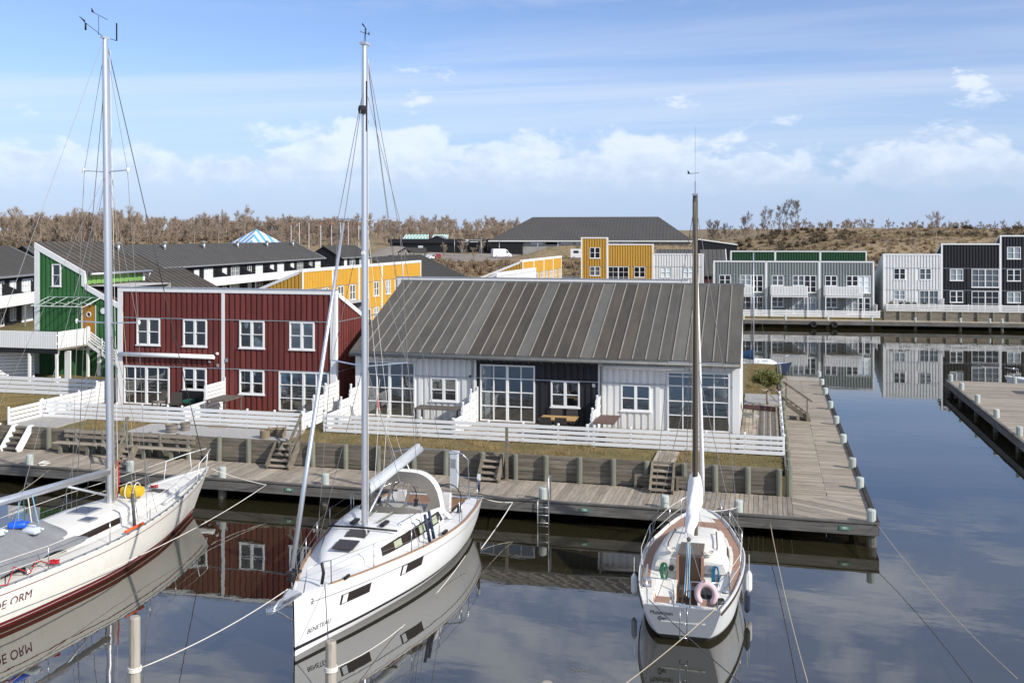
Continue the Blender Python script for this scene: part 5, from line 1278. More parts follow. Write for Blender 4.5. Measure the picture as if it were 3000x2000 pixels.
for sd in (1, -1):
    w = cab_strip(house2, 3.15, 6.75, .30, .80, sd, .2).build('cabin_window', 'smoked', cr)
    for x in (3.65, 4.55, 5.9): cab_strip(house2, x, x + .35, .38, .72, sd, .0, .036, 3).build('curtain', 'cabin_curtain', w)
for x0, x1, z in ((6.84, 7.3, 1.575), (6.18, 6.55, 1.645)):
    MB().prism([(x0, -.27, z + .075), (x1, -.27, z + .005 - .01), (x1, .27, z + .005 - .01), (x0, .27, z + .075)], (0, 0, .03)).build('deck_hatch', 'smoked', cr)
q = MB(); q.tube([(6.02, -.95, 1.735), (6.06, 0, 1.765), (6.02, .95, 1.735)], .028, 6); q.build('jib_track', 'black', cr)
for sd in (-1, 1):
    q = MB(); q.tube([(4.1, sd * .95, 1.70), (4.15, sd * .95, 1.77), (5.4, sd * .82, 1.78), (5.45, sd * .82, 1.70)], .014, 5); q.build('grab_rail', 'steel', cr)
    for k in range(3): wire(cr, 'control_line', ['rope_tan', 'rope_green', 'wire_dark'][k], [(5.5, sd * (.14 + .05 * k), 1.76), (3.6, sd * (.3 + .05 * k), 1.76)], .011)
    MB().lathe([(.075, 0), (.05, .04), (.05, .12), (.085, .16)], (3.5, sd * .55, 1.70), 10).build('winch', 'black', cr)
    MB().box(5.35, 5.75, sd * .42 - .06, sd * .42 + .06, 1.73, 1.79).build('rope_organiser', 'black', cr)
# mast, boom and rig
mast2 = empty('mast', (5.88, 0, 0)); mast2.parent = B2
q = MB(); q.smooth = True
ring = lambda z, s=1.0: [(.11 * s * cos(a) - 0.0, .078 * s * sin(a), z) for a in [2 * pi * k / 12 for k in range(12)]]
q.grid([ring(1.68), ring(8), ring(13.2), ring(14.25, .92)], closed=True); q.poly(ring(14.25, .92)); q.build('mast_tube', 'aluminium', mast2)
MB().box(-.16, .14, -.09, .09, 14.25, 14.31).build('mast_head', 'aluminium_dull', mast2); windex(mast2, 14.3)
MB().box(.03, .075, .068, .080, 12.0, 13.3).build('brand_panel', 'black', mast2)
spreader(mast2, 5.9, 1.08, .28, 'aluminium', .10); spreader(mast2, 9.7, .86, .25, 'aluminium_dull', .05)
MB().tube([(.0, .0, 8.85), (.14, .0, 8.85)], .05, 6).build('steaming_light', 'fender_white', mast2)
MB().lathe([(.10, 0), (.12, .10), (.10, .2)], (.16, 0, 12.45), 8).build('radar_reflector', 'black', mast2)
for sd in (1, -1):
    ch = (-.35, sd * 1.50, 1.20)
    wire(mast2, 'cap_shroud', 'wire', [(0, sd * .06, 13.0), (-.25, sd * .86, 9.75), (-.28, sd * 1.08, 6.0), ch], .008); wire(mast2, 'lower_shroud', 'wire', [(0, sd * .06, 5.85), (-.25, sd * 1.42, 1.2)], .008)
    wire(mast2, 'intermediate_shroud', 'wire', [(0, sd * .06, 9.6), (-.28, sd * 1.05, 6.0)], .007); wire(mast2, 'backstay', 'wire', [(-.08, 0, 14.1), (-4.9, sd * .35, 3.2), (-5.75, sd * 1.1, 1.2)], .008)
    wire(mast2, 'lazy_jack', 'rope_white', [(-.05, sd * .06, 9.5), (-1.3, sd * .12, 4.6), (-2.6, sd * .12, 2.85)], .006); wire(mast2, 'lazy_jack', 'rope_white', [(-1.3, sd * .12, 4.6), (-1.0, sd * .12, 2.8)], .006)
wire(mast2, 'topping_lift', 'wire_dark', [(-.1, 0, 14.1), (-4.2, 0, 2.98)], .006)
q = MB(); q.tube([(.10, .0, 13.0), (4.18, 0, 1.75)], .010, 5); q.build('forestay', 'wire', mast2)
q = MB(); q.smooth = True; q.tube([(1.35, 0, 9.6), (2.4, 0, 6.7), (3.3, 0, 4.2), (4.1, 0, 1.98)], [.035, .05, .058, .06], 8); q.build('furling_tube', 'aluminium', mast2)
MB().lathe([(.09, 0), (.10, .04), (.06, .06), (.06, .14), (.10, .16), (.09, .2)], (4.14, 0, 1.72), 10).build('furling_drum', 'black', mast2)
for y in (-.03, .02, .05): wire(mast2, 'halyard', 'rope_white', [(-.13, y, 1.75), (-.12, y, 13.9)], .006)
q = MB(); q.tube([(-.14, .02, 1.9), (-.2, .1, 2.3), (-.16, .03, 3.0), (-.2, -.06, 2.4), (-.14, -.02, 1.8)], .016, 5); q.build('halyard_coil', 'wire_dark', mast2)
bm = MB(); bm.smooth = True; bm.tube([(5.70, 0, 2.62), (1.62, 0, 2.86)], .115, 10); bo = bm.build('boom', 'sail_grey', B2)
MB().prism([(5.6, -.045, 2.68), (5.6, .045, 2.68), (1.75, .05, 2.92), (1.75, -.05, 2.92)], (0, 0, .14)).build('stack_pack', 'sail_grey', bo)
wire(bo, 'kicker', 'aluminium_dull', [(5.72, 0, 1.95), (4.2, 0, 2.66)], .03, 6); wire(bo, 'mainsheet', 'rope_white', [(2.9, .05, 2.72), (2.85, .12, 2.52)], .02); wire(bo, 'mainsheet', 'rope_white', [(2.9, -.05, 2.72), (2.85, -.12, 2.52)], .02)
# sprayhood with clear panels
sp = empty('sprayhood', (0, 0, 0)); sp.parent = B2
def hood(t, u):
    """t 0 front foot .. 1 aft hoop; u -1..1 across"""
    a = abs(u); wx = 1.02 + .10 * t
    zt = 1.70 + (2.50 - 1.70) * sin(min(1, t * 1.35) * pi / 2)
    base = 1.52 - .08 * t
    prof = (1 - a ** 3.4) ** .55
    x = 4.55 - 1.55 * t - .05 * a * (1 - t) - .55 * (1 - t) * a ** 3
    return (x, u * wx, base + (zt - base) * prof)
def hpatch(t0, t1, u0, u1, m, name, nt=8, nu=8, off=0.0):
    q = MB(); q.smooth = True
    q.grid([[tuple(Vector(hood(t0 + (t1 - t0) * i / nt, u0 + (u1 - u0) * j / nu)) + Vector((0, 0, off))) for j in range(nu + 1)] for i in range(nt + 1)]); return q.build(name, m, sp)
U_ = [-1, -.93, -.52, -.45, -.04, .04, .45, .52, .93, 1]
for i in range(9):
    wide = (U_[i + 1] - U_[i]) > .2
    hpatch(0, .10, U_[i], U_[i + 1], 'canvas_taupe', 'canvas', 2, 4)
    if wide: hpatch(.10, .50, U_[i], U_[i + 1], 'clear_vinyl', 'clear_panel', 6, 6)
    else: hpatch(.10, .50, U_[i], U_[i + 1], 'canvas_taupe', 'canvas', 6, 3)
    hpatch(.50, 1.0, U_[i], U_[i + 1], 'canvas_taupe', 'canvas', 6, 6)
q = MB(); q.smooth = True
arc = [hood(1.0, -1 + 2 * k / 22) for k in range(23)]
rows = []
for dx, dz, dy in ((0.02, .01, 1.01), (-.02, .06, 1.06), (-.17, .06, 1.07), (-.20, .0, 1.03), (-.17, -.04, 1.0), (.0, -.03, .98)):
    rows.append([(x + dx - .25 * (1 - min(1, (z - 1.1) / 1.4)) * 0, y * dy, z + dz * (.3 + .7 * max(0, (z - 1.4) / 1.1))) for (x, y, z) in [(arc[0][0] - .35, arc[0][1] * 1.12, 1.14)] + arc + [(arc[-1][0] - .35, arc[-1][1] * 1.12, 1.14)]])
rows.append(rows[0]); q.grid(rows); q.build('arch', 'gelcoat', B2)
# cockpit: seats, table, wheels
MB().box(1.3, 2.6, -.16, .16, .70, 1.20).build('cockpit_table', 'deck_white', B2); MB().box(1.35, 2.55, -.30, .30, 1.203, 1.225).build('table_leaf', 'teak', B2)
MB().box(3.26, 3.31, -.32, .32, .72, 1.6).build('companionway', 'wood_dark', B2)
for sd in (-1, 1):
    w = empty('steering_wheel', (1.05, sd * .72, 1.32)); w.parent = B2
    MB().tube([(0, .40 * cos(a), .40 * sin(a)) for a in [2 * pi * k / 28 for k in range(28)]], .016, 6, close=True).build('rim', 'black', w)
    for k in range(5): MB().tube([(0, 0, 0), (0, .39 * cos(k * 1.2566), .39 * sin(k * 1.2566))], .009, 4).build('spoke', 'steel', w)
    MB().prism([(1.15, sd * .72 - .13, .68), (1.42, sd * .72 - .13, .68), (1.36, sd * .72 - .10, 1.50), (1.18, sd * .72 - .10, 1.50)], (0, .24, 0)).build('steering_pedestal', 'deck_white', B2)
    MB().lathe([(.08, 0), (.055, .05), (.055, .13), (.09, .17)], (1.9, sd * 1.32, 1.14), 10).build('winch', 'black', B2)
# rails
bim = MB(); bim.smooth = True; bim.tube([(.45, -1.32, 1.15), (.62, -1.36, 2.1), (.70, -1.15, 2.55), (.72, -.5, 2.68), (.72, .5, 2.68), (.70, 1.05, 2.58), (.66, 1.22, 2.4), (.5, 1.22, 1.15)], .019, 6); bim.build('bimini_hoop', 'steel', B2)
for sd in (1, -1):
    xs = (7.45, 5.95, 4.55)
    tops = []
    for x in xs: y = sd * (h2.b(x) - .07); stanchion(B2, x, y, h2.sh(x)); tops.append((x, y, h2.sh(x) + .57))
    q = MB(); q.tube([(2.95, sd * 1.66, 1.15), (2.95, sd * 1.66, 1.72), (2.75, sd * 1.66, 1.72), (2.75, sd * 1.67, 1.15)], .012, 5); q.build('gate_stanchion', 'steel', B2)
    q = MB(); q.smooth = True; q.tube([(8.85, sd * .42, 1.30), (8.92, sd * .44, 1.86), (9.2, sd * .36, 1.90), (9.62, sd * .20, 1.88), (9.70, sd * .14, 1.36)], .014, 6); q.build('pulpit', 'steel', B2)
    q = MB(); q.smooth = True; q.tube([(.9, sd * 1.58, 1.12), (.9, sd * 1.58, 1.72), (.1, sd * 1.42, 1.72), (.05, sd * .75, 1.72), (.05, sd * .7, 1.12)], .014, 6); q.tube([(.9, sd * 1.58, 1.42), (.1, sd * 1.42, 1.42), (.05, sd * .72, 1.42)], .011, 5); q.build('pushpit', 'steel', B2)
    P = [(8.92, sd * .44, 1.86)] + tops + [(2.95, sd * 1.66, 1.72)]
    wire(B2, 'guard_wire', 'wire', P, .006); wire(B2, 'guard_wire', 'wire', [(x, y, z - .28) for x, y, z in P], .005)
    wire(B2, 'guard_wire', 'wire', [(2.75, sd * 1.66, 1.72), (.9, sd * 1.58, 1.72)], .006)
    MB().box(8.30, 8.55, sd * .62 - .03, sd * .62 + .03, 1.30, 1.36).build('mooring_cleat', 'black', B2); MB().box(4.0, 4.3, sd * 1.62 - .04, sd * 1.62 + .04, 1.19, 1.25).build('mooring_cleat', 'black', B2)
# shroud covers, winch handle, liferaft on the pushpit
for x in (4.72, 5.05): wire(B2, 'shroud_cover', 'navy', [(x, 1.5, 1.2), (x + .12, 1.40, 1.95)], .045, 8)
MB().tube([(.25, 1.42, 1.35), (.3, 1.45, 1.68)], .06, 8).build('outboard_bracket', 'fender_navy', B2); MB().box(.12, .26, 1.40, 1.48, 1.66, 1.86).build('rescue_sling', 'fender_white', B2)
# anchor gear
q = MB(); q.prism([(9.75, -.13, 1.33), (10.95, -.11, 1.36), (11.1, 0, 1.37), (10.95, .11, 1.36), (9.75, .13, 1.33)], (0, 0, .035)); q.build('bow_platform', 'steel', B2)
q = MB(); q.tube([(9.8, -.14, 1.36), (10.9, -.13, 1.40), (11.1, 0, 1.41), (10.9, .13, 1.40), (9.8, .14, 1.36)], .02, 6); q.build('platform_rim', 'steel', B2)
q = MB(); q.tube([(9.9, 0, 1.43), (10.6, 0, 1.47), (10.85, 0, 1.38)], .03, 6); q.prism([(10.0, -.16, 1.44), (10.5, 0, 1.42), (10.0, .16, 1.44), (10.1, 0, 1.56)], (0, 0, .02)); q.build('anchor', 'zinc', B2)
wire(B2, 'bobstay', 'steel', [(10.75, 0, 1.34), (9.90, 0, .80)], .018, 6)
q = MB(); q.tube([(9.1, .30, 1.85), (9.05, .32, 1.6), (9.1, .3, 1.36)], .04, 6); q.build('rope_bundle', 'black', B2)

# --- the left yacht, bow at the quay
B1 = empty('sailing_yacht', (-18.6, 18.0, 0), pi / 2, 'cream white sailing yacht with red waterline stripe and yellow bag on deck', 'sailing yacht', 'yachts moored at the quay')
h1 = Hull([(0, .95, 1.12, .50), (1.5, 1.30, 1.08, .95), (3.4, 1.50, 1.07, 1.18), (5.6, 1.60, 1.08, 1.27), (8.0, 1.34, 1.13, .98), (10.0, .88, 1.20, .48), (11.4, .46, 1.28, .16), (12.35, .11, 1.34, .025), (12.6, .02, 1.36, .012)], rake=1.05, srake=.3, p=.5)
b = h1.build(B1, [.36, .19, .10, .085, .02, -.1], [0, 0, 0, 0, 0, 0, 1, 0, 1, 1, 2])
b.build('hull', ['gelcoat_cream', 'boot_red', 'antifoul'], B1)
def d1(x, y, B):
    if .5 < x < 4.4 and abs(y) < min(.75, B - .3): return -.35, 0
    return .03 * (1 - (y / max(B, .1)) ** 2), 0
deck_sheet(h1, B1, d1, ['deck_cream'])
h1.edge_strip(B1, 'toe_rail', 'zinc', .2, 12.4, .03, -.02, .06)
h1.edge_strip(B1, 'gunwale', 'gelcoat_cream', .02, 12.5, .05, -.05, .045, -.008)
for k in range(26):
    x = .6 + k * .44
    for sd in (-1, 1): bx('toe_rail_slot', 'navy', B1, h1.pt(x, h1.sh(x)).x, h1.pt(x, h1.sh(x)).x + .09, sd * (h1.b(x) + .004) - .004, sd * (h1.b(x) + .004) + .004, h1.sh(x) - .005, h1.sh(x) + .02)
h1.side_strip(B1, 'cove_stripe', 'boot_red', .2, 12.0, .83, .85)
h1.decal(B1, 'RØDE ORM', 'text_purple', .30, .95, .62, -1, 1, dz=.01)
house1 = [(4.3, .92, 1.05, 1.46), (5.0, .95, 1.06, 1.50), (6.5, .92, 1.08, 1.50), (7.6, .78, 1.10, 1.46), (8.6, .60, 1.13, 1.38), (9.3, .46, 1.15, 1.28), (9.9, .34, 1.17, 1.20)]
c1 = house_loft(B1, house1, 'deck_cream')
for sd in (1, -1): cab_strip(house1, 4.55, 6.5, .28, .66, sd, .12).build('cabin_window', 'smoked', c1)
for (x, y, a, z) in ((6.25, .05, .30, 1.525), (9.55, 0, .26, 1.24), (5.6, -.55, .16, 1.50)):
    MB().box(x - a, x + a, y - a, y + a, z, z + .03).build('deck_hatch', 'smoked', c1); 
    q = MB(); q.box(x - a - .03, x + a + .03, y - a - .03, y - a, z - .01, z + .035).box(x - a - .03, x + a + .03, y + a, y + a + .03, z - .01, z + .035).box(x - a - .03, x - a, y - a, y + a, z - .01, z + .035).box(x + a, x + a + .03, y - a, y + a, z - .01, z + .035); q.build('hatch_frame', 'zinc', c1)
for x, y in ((7.75, .4), (7.7, -.5)): MB().lathe([(.10, 0), (.10, .05), (.06, .09), (.02, .10)], (x, y, 1.46), 12).build('vent', 'steel', c1)
m1 = empty('mast', (7.35, 0, 0)); m1.parent = B1; RK = .26
q = MB(); q.smooth = True
ring1 = lambda z, s=1.0: [(.14 * s * cos(a) - RK * (z - 1.5) / 13.6, .10 * s * sin(a), z) for a in [2 * pi * k / 12 for k in range(12)]]
q.grid([ring1(1.5), ring1(6), ring1(11), ring1(14.2, .9), ring1(15.0, .6)], closed=True); q.poly(ring1(15.0, .6)); q.build('mast_tube', 'aluminium', m1)
rx = lambda z: -RK * (z - 1.5) / 13.6
MB().box(rx(15) - .16, rx(15) + .14, -.05, .05, 15.0, 15.06).build('mast_head', 'aluminium_dull', m1)
q = MB(); q.bar((rx(15) + .1, 0, 15.05), (rx(15) + .45, -.05, 15.03), .015); q.bar((rx(15) + .45, -.05, 15.03), (rx(15) + .45, -.05, 15.55), .03); q.build('antenna', 'black', m1)
q = MB(); q.bar((rx(15) - .1, 0, 15.05), (rx(15) - .6, .2, 15.35), .012); q.prism([(rx(15) - .9, .2, 15.50), (rx(15) - .62, .2, 15.42), (rx(15) - .62, .2, 15.34)], (0, .006, 0)); q.tube([(rx(15) - .6, .2, 15.35), (rx(15) - .6, .2, 15.15)], .03, 5); q.build('wind_sensor', 'black', m1)
q = MB(); q.bar((rx(15) - .3, 0, 15.06), (rx(15) - .3, 0, 15.6), .01); q.bar((rx(15) - .55, 0, 15.66), (rx(15) + .1, 0, 15.58), .012); q.prism([(rx(15) - .62, 0, 15.66), (rx(15) - .48, 0, 15.64), (rx(15) - .6, 0, 15.78)], (0, .006, 0)); q.build('wind_vane', 'black', m1)
for z, hh in ((6.75, 1.02), (11.15, .72)):
    for sd in (-1, 1):
        q = MB(); q.bar((rx(z), 0, z), (rx(z) - .06, sd * hh, z + .04), .07, .03); q.build('spreader', 'aluminium', m1)
        MB().lathe([(.03, -.06), (.05, 0), (.03, .07)], (rx(z) - .06, sd * (hh + .02), z + .04), 6).build('spreader_boot', 'fender_white', m1)
for sd in (1, -1):
    wire(m1, 'cap_shroud', 'wire', [(rx(14.6), sd * .05, 14.6), (rx(11) - .06, sd * .72, 11.2), (rx(6.7) - .06, sd * 1.02, 6.8), (-.1, sd * 1.28, 1.15)], .009)
    wire(m1, 'lower_shroud', 'wire', [(rx(6.6), sd * .05, 6.6), (.45, sd * 1.22, 1.15)], .009); wire(m1, 'lower_shroud', 'wire', [(rx(6.6), sd * .05, 6.6), (-.55, sd * 1.3, 1.15)], .009)
    wire(m1, 'intermediate_shroud', 'wire', [(rx(11), sd * .05, 11.0), (rx(6.7) - .06, sd * 1.0, 6.8)], .007)
    wire(m1, 'runner', 'wire', [(rx(11), 0, 11.2), (-5.6, sd * 1.1, 1.2)], .006)
    wire(m1, 'halyard', 'rope_white', [(rx(14.8) + .14, sd * .05, 14.7), (.20, sd * .10, 1.6)], .007); wire(m1, 'halyard', 'rope_tan', [(rx(11) + .13, sd * .04, 11.6), (.55, sd * .5, 1.3)], .006)
wire(m1, 'halyard', 'wire_dark', [(rx(13) - .1, .02, 13.4), (-.8, .25, 7.5), (-1.0, .4, 1.5)], .012)
wire(m1, 'backstay', 'wire', [(rx(15) - .1, 0, 14.95), (-7.2, 0, 1.4)], .008)
wire(m1, 'forestay', 'wire_dark', [(rx(14.8) + .1, 0, 14.8), (4.85, 0, 1.85)], .014, 6)
MB().lathe([(.07, 0), (.08, .05), (.05, .08), (.05, .18), (.08, .2)], (4.88, 0, 1.60), 8).build('furling_drum', 'black', m1)
q = MB()
for k in range(7):
    y = .13 * cos(k * .9); x = .13 * sin(k * .9)
    q.tube([(x, y, 1.55), (x * 1.2 + .03, y * 1.2, 1.9), (x * 1.1, y * 1.3, 2.3 + .08 * k)], .016, 5)
q.build('halyard_tails', 'rope_tan', m1)
for k, mm in enumerate(('red_rope', 'rope_lightblue', 'rope_green')):
    q = MB(); q.tube([(.13 - .08 * k, -.12 + .08 * k, 1.6), (.16 - .05 * k, -.15 + .1 * k, 2.1), (.14 - .05 * k, -.13 + .1 * k, 2.7)], .018, 5); q.build('halyard_tail', mm, m1)
q = MB(); q.smooth = True; q.tube([(7.2, 0, 2.42), (1.2, 0, 2.72)], .105, 10); bo1 = q.build('boom', 'aluminium', B1)
wire(bo1, 'kicker', 'aluminium_dull', [(7.15, 0, 1.75), (5.4, 0, 2.44)], .035, 6)
for k, mm in enumerate(('rope_lightblue', 'rope_white', 'rope_green', 'rope_lightblue')): wire(bo1, 'mainsheet', mm, [(4.0 - .1 * k, .05 * k - .1, 2.55), (4.15 - .1 * k, .15 * k - .25, 1.5)], .016)
# tarpaulin over the cockpit
def tarp(x, u):
    w = 1.05 + .06 * sin(x * 3); a = abs(u); ridge = 1.86 - .05 * (x - 4.2) ** 2 * .3 + .04 * sin(x * 2.3)
    if x > 4.35: ridge -= (x - 4.35) * .55
    if x < 2.2: ridge -= (2.2 - x) * .16
    z = ridge - (ridge - 1.22) * a ** 1.4 + .03 * sin(x * 5 + u * 4) * a
    return (x, u * w, z)
q = MB(); q.smooth = True; q.grid([[tarp(.6 + 4.35 * i / 30, -1 + 2 * j / 20) for j in range(21)] for i in range(31)]); q.build('tarpaulin', 'tarp', B1)
# steel work
for sd in (1, -1):
    tops = []
    for x in (3.0, 5.2, 7.2, 9.0):
        y = sd * (h1.b(x) - .06); stanchion(B1, x, y, h1.sh(x), .58); tops.append((x, y, h1.sh(x) + .57))
    q = MB(); q.smooth = True; q.tube([(10.9, sd * .60, 1.28), (11.05, sd * .62, 1.85), (11.9, sd * .36, 1.93), (12.6, sd * .08, 1.98)], .014, 6); q.tube([(12.0, sd * .27, 1.32), (12.0, sd * .33, 1.93)], .014, 5); q.build('pulpit', 'fender_white', B1)
    P = [(0.6, sd * 1.0, 1.65)] + tops + [(11.05, sd * .62, 1.85)]
    wire(B1, 'guard_wire', 'rope_white', P, .008); wire(B1, 'guard_wire', 'rope_white', [(x, y, z - .28) for x, y, z in P], .008)
    MB().lathe([(.09, 0), (.06, .05), (.06, .12), (.10, .16)], (2.6, sd * 1.15, 1.10), 10).build('winch', 'steel', B1)
q = MB(); q.tube([(8.6, -.95, 1.20), (11.3, -.45, 1.38)], .055, 8); q.build('spinnaker_pole', 'aluminium_dull', B1)
q = MB(); q.tube([(5.9, -1.52, 1.16), (6.7, -1.53, 1.18)], .04, 8); q.build('boat_hook_float', 'orange', B1)
wire(B1, 'dan_buoy', 'wire_dark', [(6.35, -1.5, 1.1), (6.3, -1.45, 2.1)], .045, 7)
def coil(parent, name, m, c, r, n=5, tub=.016, tilt=0):
    q = MB()
    for k in range(n):
        q.tube([(c[0] + r * (.7 + .3 * sin(k * 2.1)) * cos(a), c[1] + r * (.6 + .3 * cos(k * 1.7)) * sin(a), c[2] + .012 * k + .02 * sin(a * 2 + k)) for a in [2 * pi * j / 12 for j in range(12)]], tub, 4, close=True)
    return q.build(name, m, parent)
coil(B1, 'red_rope_coil', 'red_rope', (3.3, -1.35, 1.12), .13, 6); coil(B1, 'pink_rope_coil', 'red_rope', (10.2, .5, 1.22), .16, 4, .012)
q = MB(); q.tube([(3.2, -1.3, 1.12), (2.9, -1.15, 1.3), (2.5, -1.3, 1.12), (2.2, -1.1, 1.35), (1.7, -1.35, 1.12), (1.2, -1.2, 1.2), (.8, -1.25, 1.1)], .016, 5); q.build('red_sheet', 'red_rope', B1)
# loose things on the left yacht
sq = lambda v: math.copysign(abs(v) ** .55, v)
def on1(x, y, z): return (-18.6 - y, 18.0 + x, z)
bag = empty('sail_bag', on1(8.15, -.15, 1.45), 0.15, 'bright yellow bag lashed beside the mast of the left yacht', 'bag')
q = MB(); q.smooth = True
rows = []
for i in range(9):
    t = i / 8; r = .20 * (sin(pi * min(1, max(0, .12 + .76 * t))) ** .35); rows.append([(-.32 + .64 * t, (r + .01 * sin(5 * a + i)) * sq(cos(a)), .18 + (r + .01 * cos(4 * a + i)) * sq(sin(a)) * .85) for a in [2 * pi * k / 14 for k in range(14)]])
q.grid(rows, closed=True); q.poly(rows[0][::-1]); q.poly(rows[-1]); q.build('bag_body', 'yellow_bag', bag)
for x in (-.12, .14): MB().tube([(x, .24 * cos(a), .2 + .235 * sin(a)) for a in [2 * pi * k / 14 for k in range(14)]], .018, 4, close=True).build('strap', 'rope_white', bag)
for i, (x, y, m_, l, rz) in enumerate(((3.05, .30, 'can_clear', 'clear jerry can lying on the tarpaulin, rear left', .7), (2.85, -.02, 'can_clear', 'clear jerry can lying on the tarpaulin, front left', .1), (3.45, -.12, 'can_blue', 'bright blue jerry can lying on the grey tarpaulin', .9), (3.6, -.42, 'can_clear', 'clear jerry can right of the blue can', .3))):
    z = tarp(x, y / 1.05)[2]
    c = empty('jerry_can', on1(x, y, z - .01), rz - .3, l, 'jerry can', 'jerry cans on the tarpaulin')
    q = MB(); q.smooth = True; rr = [[(-.17 + .34 * t, w * sq(cos(a)) * .105, .085 + w * sq(sin(a)) * .075) for a in [2 * pi * k / 12 for k in range(12)]] for t, w in ((0, .6), (.06, .95), (.12, 1), (.5, 1.0), (.88, 1), (.95, .9), (1, .55))]
    c.scale = (1.3, 1.3, 1.1); q.grid(rr, closed=True); q.poly(rr[0][::-1]); q.poly(rr[-1]); q.build('can_body', m_, c); MB().tube([(.17, .05, .1), (.22, .06, .12)], .025, 8).build('cap', m_, c); MB().tube([(.08, 0, .17), (.08, 0, .2), (-.08, 0, .2), (-.08, 0, .165)], .014, 5).build('handle', m_, c)

# --- the small yacht, stern towards us
B3 = empty('sailing_yacht', (-1.84, 22.58, 0), pi / 2, 'small white yacht with brown decks and brown mast, stern towards the viewer', 'sailing yacht', 'yachts moored at the quay')
h3 = Hull([(0, .86, .95, .42), (.9, 1.05, .93, .75), (1.9, 1.20, .92, .98), (3.3, 1.31, .92, 1.06), (4.4, 1.28, .94, .98), (5.5, 1.06, .98, .72), (6.7, .74, 1.03, .40), (7.5, .36, 1.08, .12), (7.9, .02, 1.10, .012)], rake=.9, srake=.62, p=.5)
b = h3.build(B3, [.30, .20, .12, .06, .02, -.1], [0, 0, 0, 0, 0, 0, 0, 1, 1, 1, 1]); b.build('hull', ['gelcoat', 'antifoul'], B3)
house3 = [(2.55, .88, .92, 1.20), (3.2, .93, .93, 1.28), (4.0, .89, .94, 1.30), (4.9, .74, .96, 1.28), (5.6, .54, .99, 1.18), (6.0, .38, 1.0, 1.06)]
def d3(x, y, B):
    a = abs(y)
    if .35 < x < 2.6:
        if a < .28: return -.42, 2
        if a < min(.72, B - .28): return -.16, (1 if .6 < x < 1.25 and a > .34 else 0)
    m_ = 1 if (B - .30 < a < B - .07 and 1.3 < x < 7.1) or (6.1 < x < 6.75 and a < B - .07) else 0
    return .015 * (1 - (y / max(B, .1)) ** 2), m_
deck_sheet(h3, B3, d3, ['deck_cream', 'teak_brown', 'wood_dark'], nx=110, ny=60)
h3.edge_strip(B3, 'toe_rail', 'gelcoat', .05, 7.7, .025, -.02, .055); h3.edge_strip(B3, 'rubbing_strake', 'wood_dark', .02, 7.6, .02, -.10, .045, -.018)
MB().bar((.03, -.84, .945), (.03, .84, .945), .05, .03).build('stern_rail', 'zinc', B3)
c3 = house_loft(B3, house3, 'deck_cream')
for sd in (1, -1):
    cab_strip(house3, 3.2, 4.9, .35, .75, sd, .1).build('cabin_window', 'smoked', c3)
    q = MB(); q.tube([(3.3, sd * .62, 1.30), (3.4, sd * .62, 1.36), (4.6, sd * .54, 1.38), (4.7, sd * .54, 1.30)], .018, 5); q.build('grab_rail', 'wood_dark', c3)
MB().box(2.6, 3.55, -.30, .30, 1.285, 1.36).build('sliding_hatch', 'table_dark', c3); MB().box(2.50, 2.545, -.27, .27, .62, 1.30).build('washboard', 'wood_dark', B3)
q = MB(); q.box(2.48, 2.56, -.34, -.27, .6, 1.32).box(2.48, 2.56, .27, .34, .6, 1.32); q.build('door_frame', 'teak_brown', B3)
MB().box(2.50, 2.546, -.62, -.40, 1.0, 1.14).build('instrument', 'zinc', B3); q = MB(); q.tube([(2.50, .46, 1.0), (2.54, .46, 1.0)], .07, 12); q.build('compass', 'black', B3)
MB().box(.25, .34, -.5, .5, .52, .80).build('aft_locker', 'deck_cream', B3)
q = MB(); q.bar((.35, .02, .85), (1.5, .10, .95), .035); q.build('tiller', 'wood_dark', B3)
m3 = empty('mast', (4.4, 0, 0)); m3.parent = B3
q = MB(); q.smooth = True; ring3 = lambda z, s=1.0: [(.09 * s * cos(a), .072 * s * sin(a), z) for a in [2 * pi * k / 12 for k in range(12)]]
q.grid([ring3(1.28), ring3(6), ring3(10.2), ring3(10.36, .9)], closed=True); q.poly(ring3(10.36, .9)); q.build('mast_tube', 'mast_brown', m3)
MB().box(-.13, .12, -.07, .07, 10.36, 10.42).build('mast_head', 'zinc', m3)
q = MB(); q.bar((.0, 0, 10.4), (0, 0, 10.75), .03); q.bar((0, 0, 10.7), (0, .0, 12.2), .008); q.build('antenna', 'zinc', m3)
q = MB(); q.bar((-.02, .16, 10.95), (-.02, -.1, 10.97), .012); q.prism([(-.02, .20, 10.94), (-.02, .12, 10.95), (-.02, .2, 11.05)], (.006, 0, 0)); q.build('wind_vane', 'black', m3)
for sd in (1, -1):
    q = MB(); q.bar((0, 0, 5.9), (-.1, sd * .72, 5.92), .05, .02); q.build('spreader', 'zinc', m3)
    wire(m3, 'cap_shroud', 'wire', [(0, sd * .05, 9.9), (-.1, sd * .72, 5.93), (0, sd * 1.18, .98)], .008); wire(m3, 'lower_shroud', 'wire', [(0, sd * .05, 5.8), (-.4, sd * 1.2, .96)], .008)
    wire(m3, 'halyard', 'rope_tan', [(-.11, sd * .02, 10.2), (-.14, sd * .12, 1.5)], .005)
    wire(m3, 'backstay', 'wire', [(-.1, 0, 10.3), (-3.6, 0, 2.6), (-4.35, sd * .6, 1.0)], .007)
q = MB(); q.smooth = True; q.tube([(.12, 0, 9.6), (1.6, 0, 5.9), (3.0, 0, 2.3), (3.3, 0, 1.55)], [.02, .05, .065, .05], 8); q.build('furled_jib', 'canvas_white', m3)
q = MB(); q.smooth = True; q.tube([(4.3, 0, 1.98), (2.1, 0, 1.86)], .05, 8); bo3 = q.build('boom', 'mast_brown', B3)
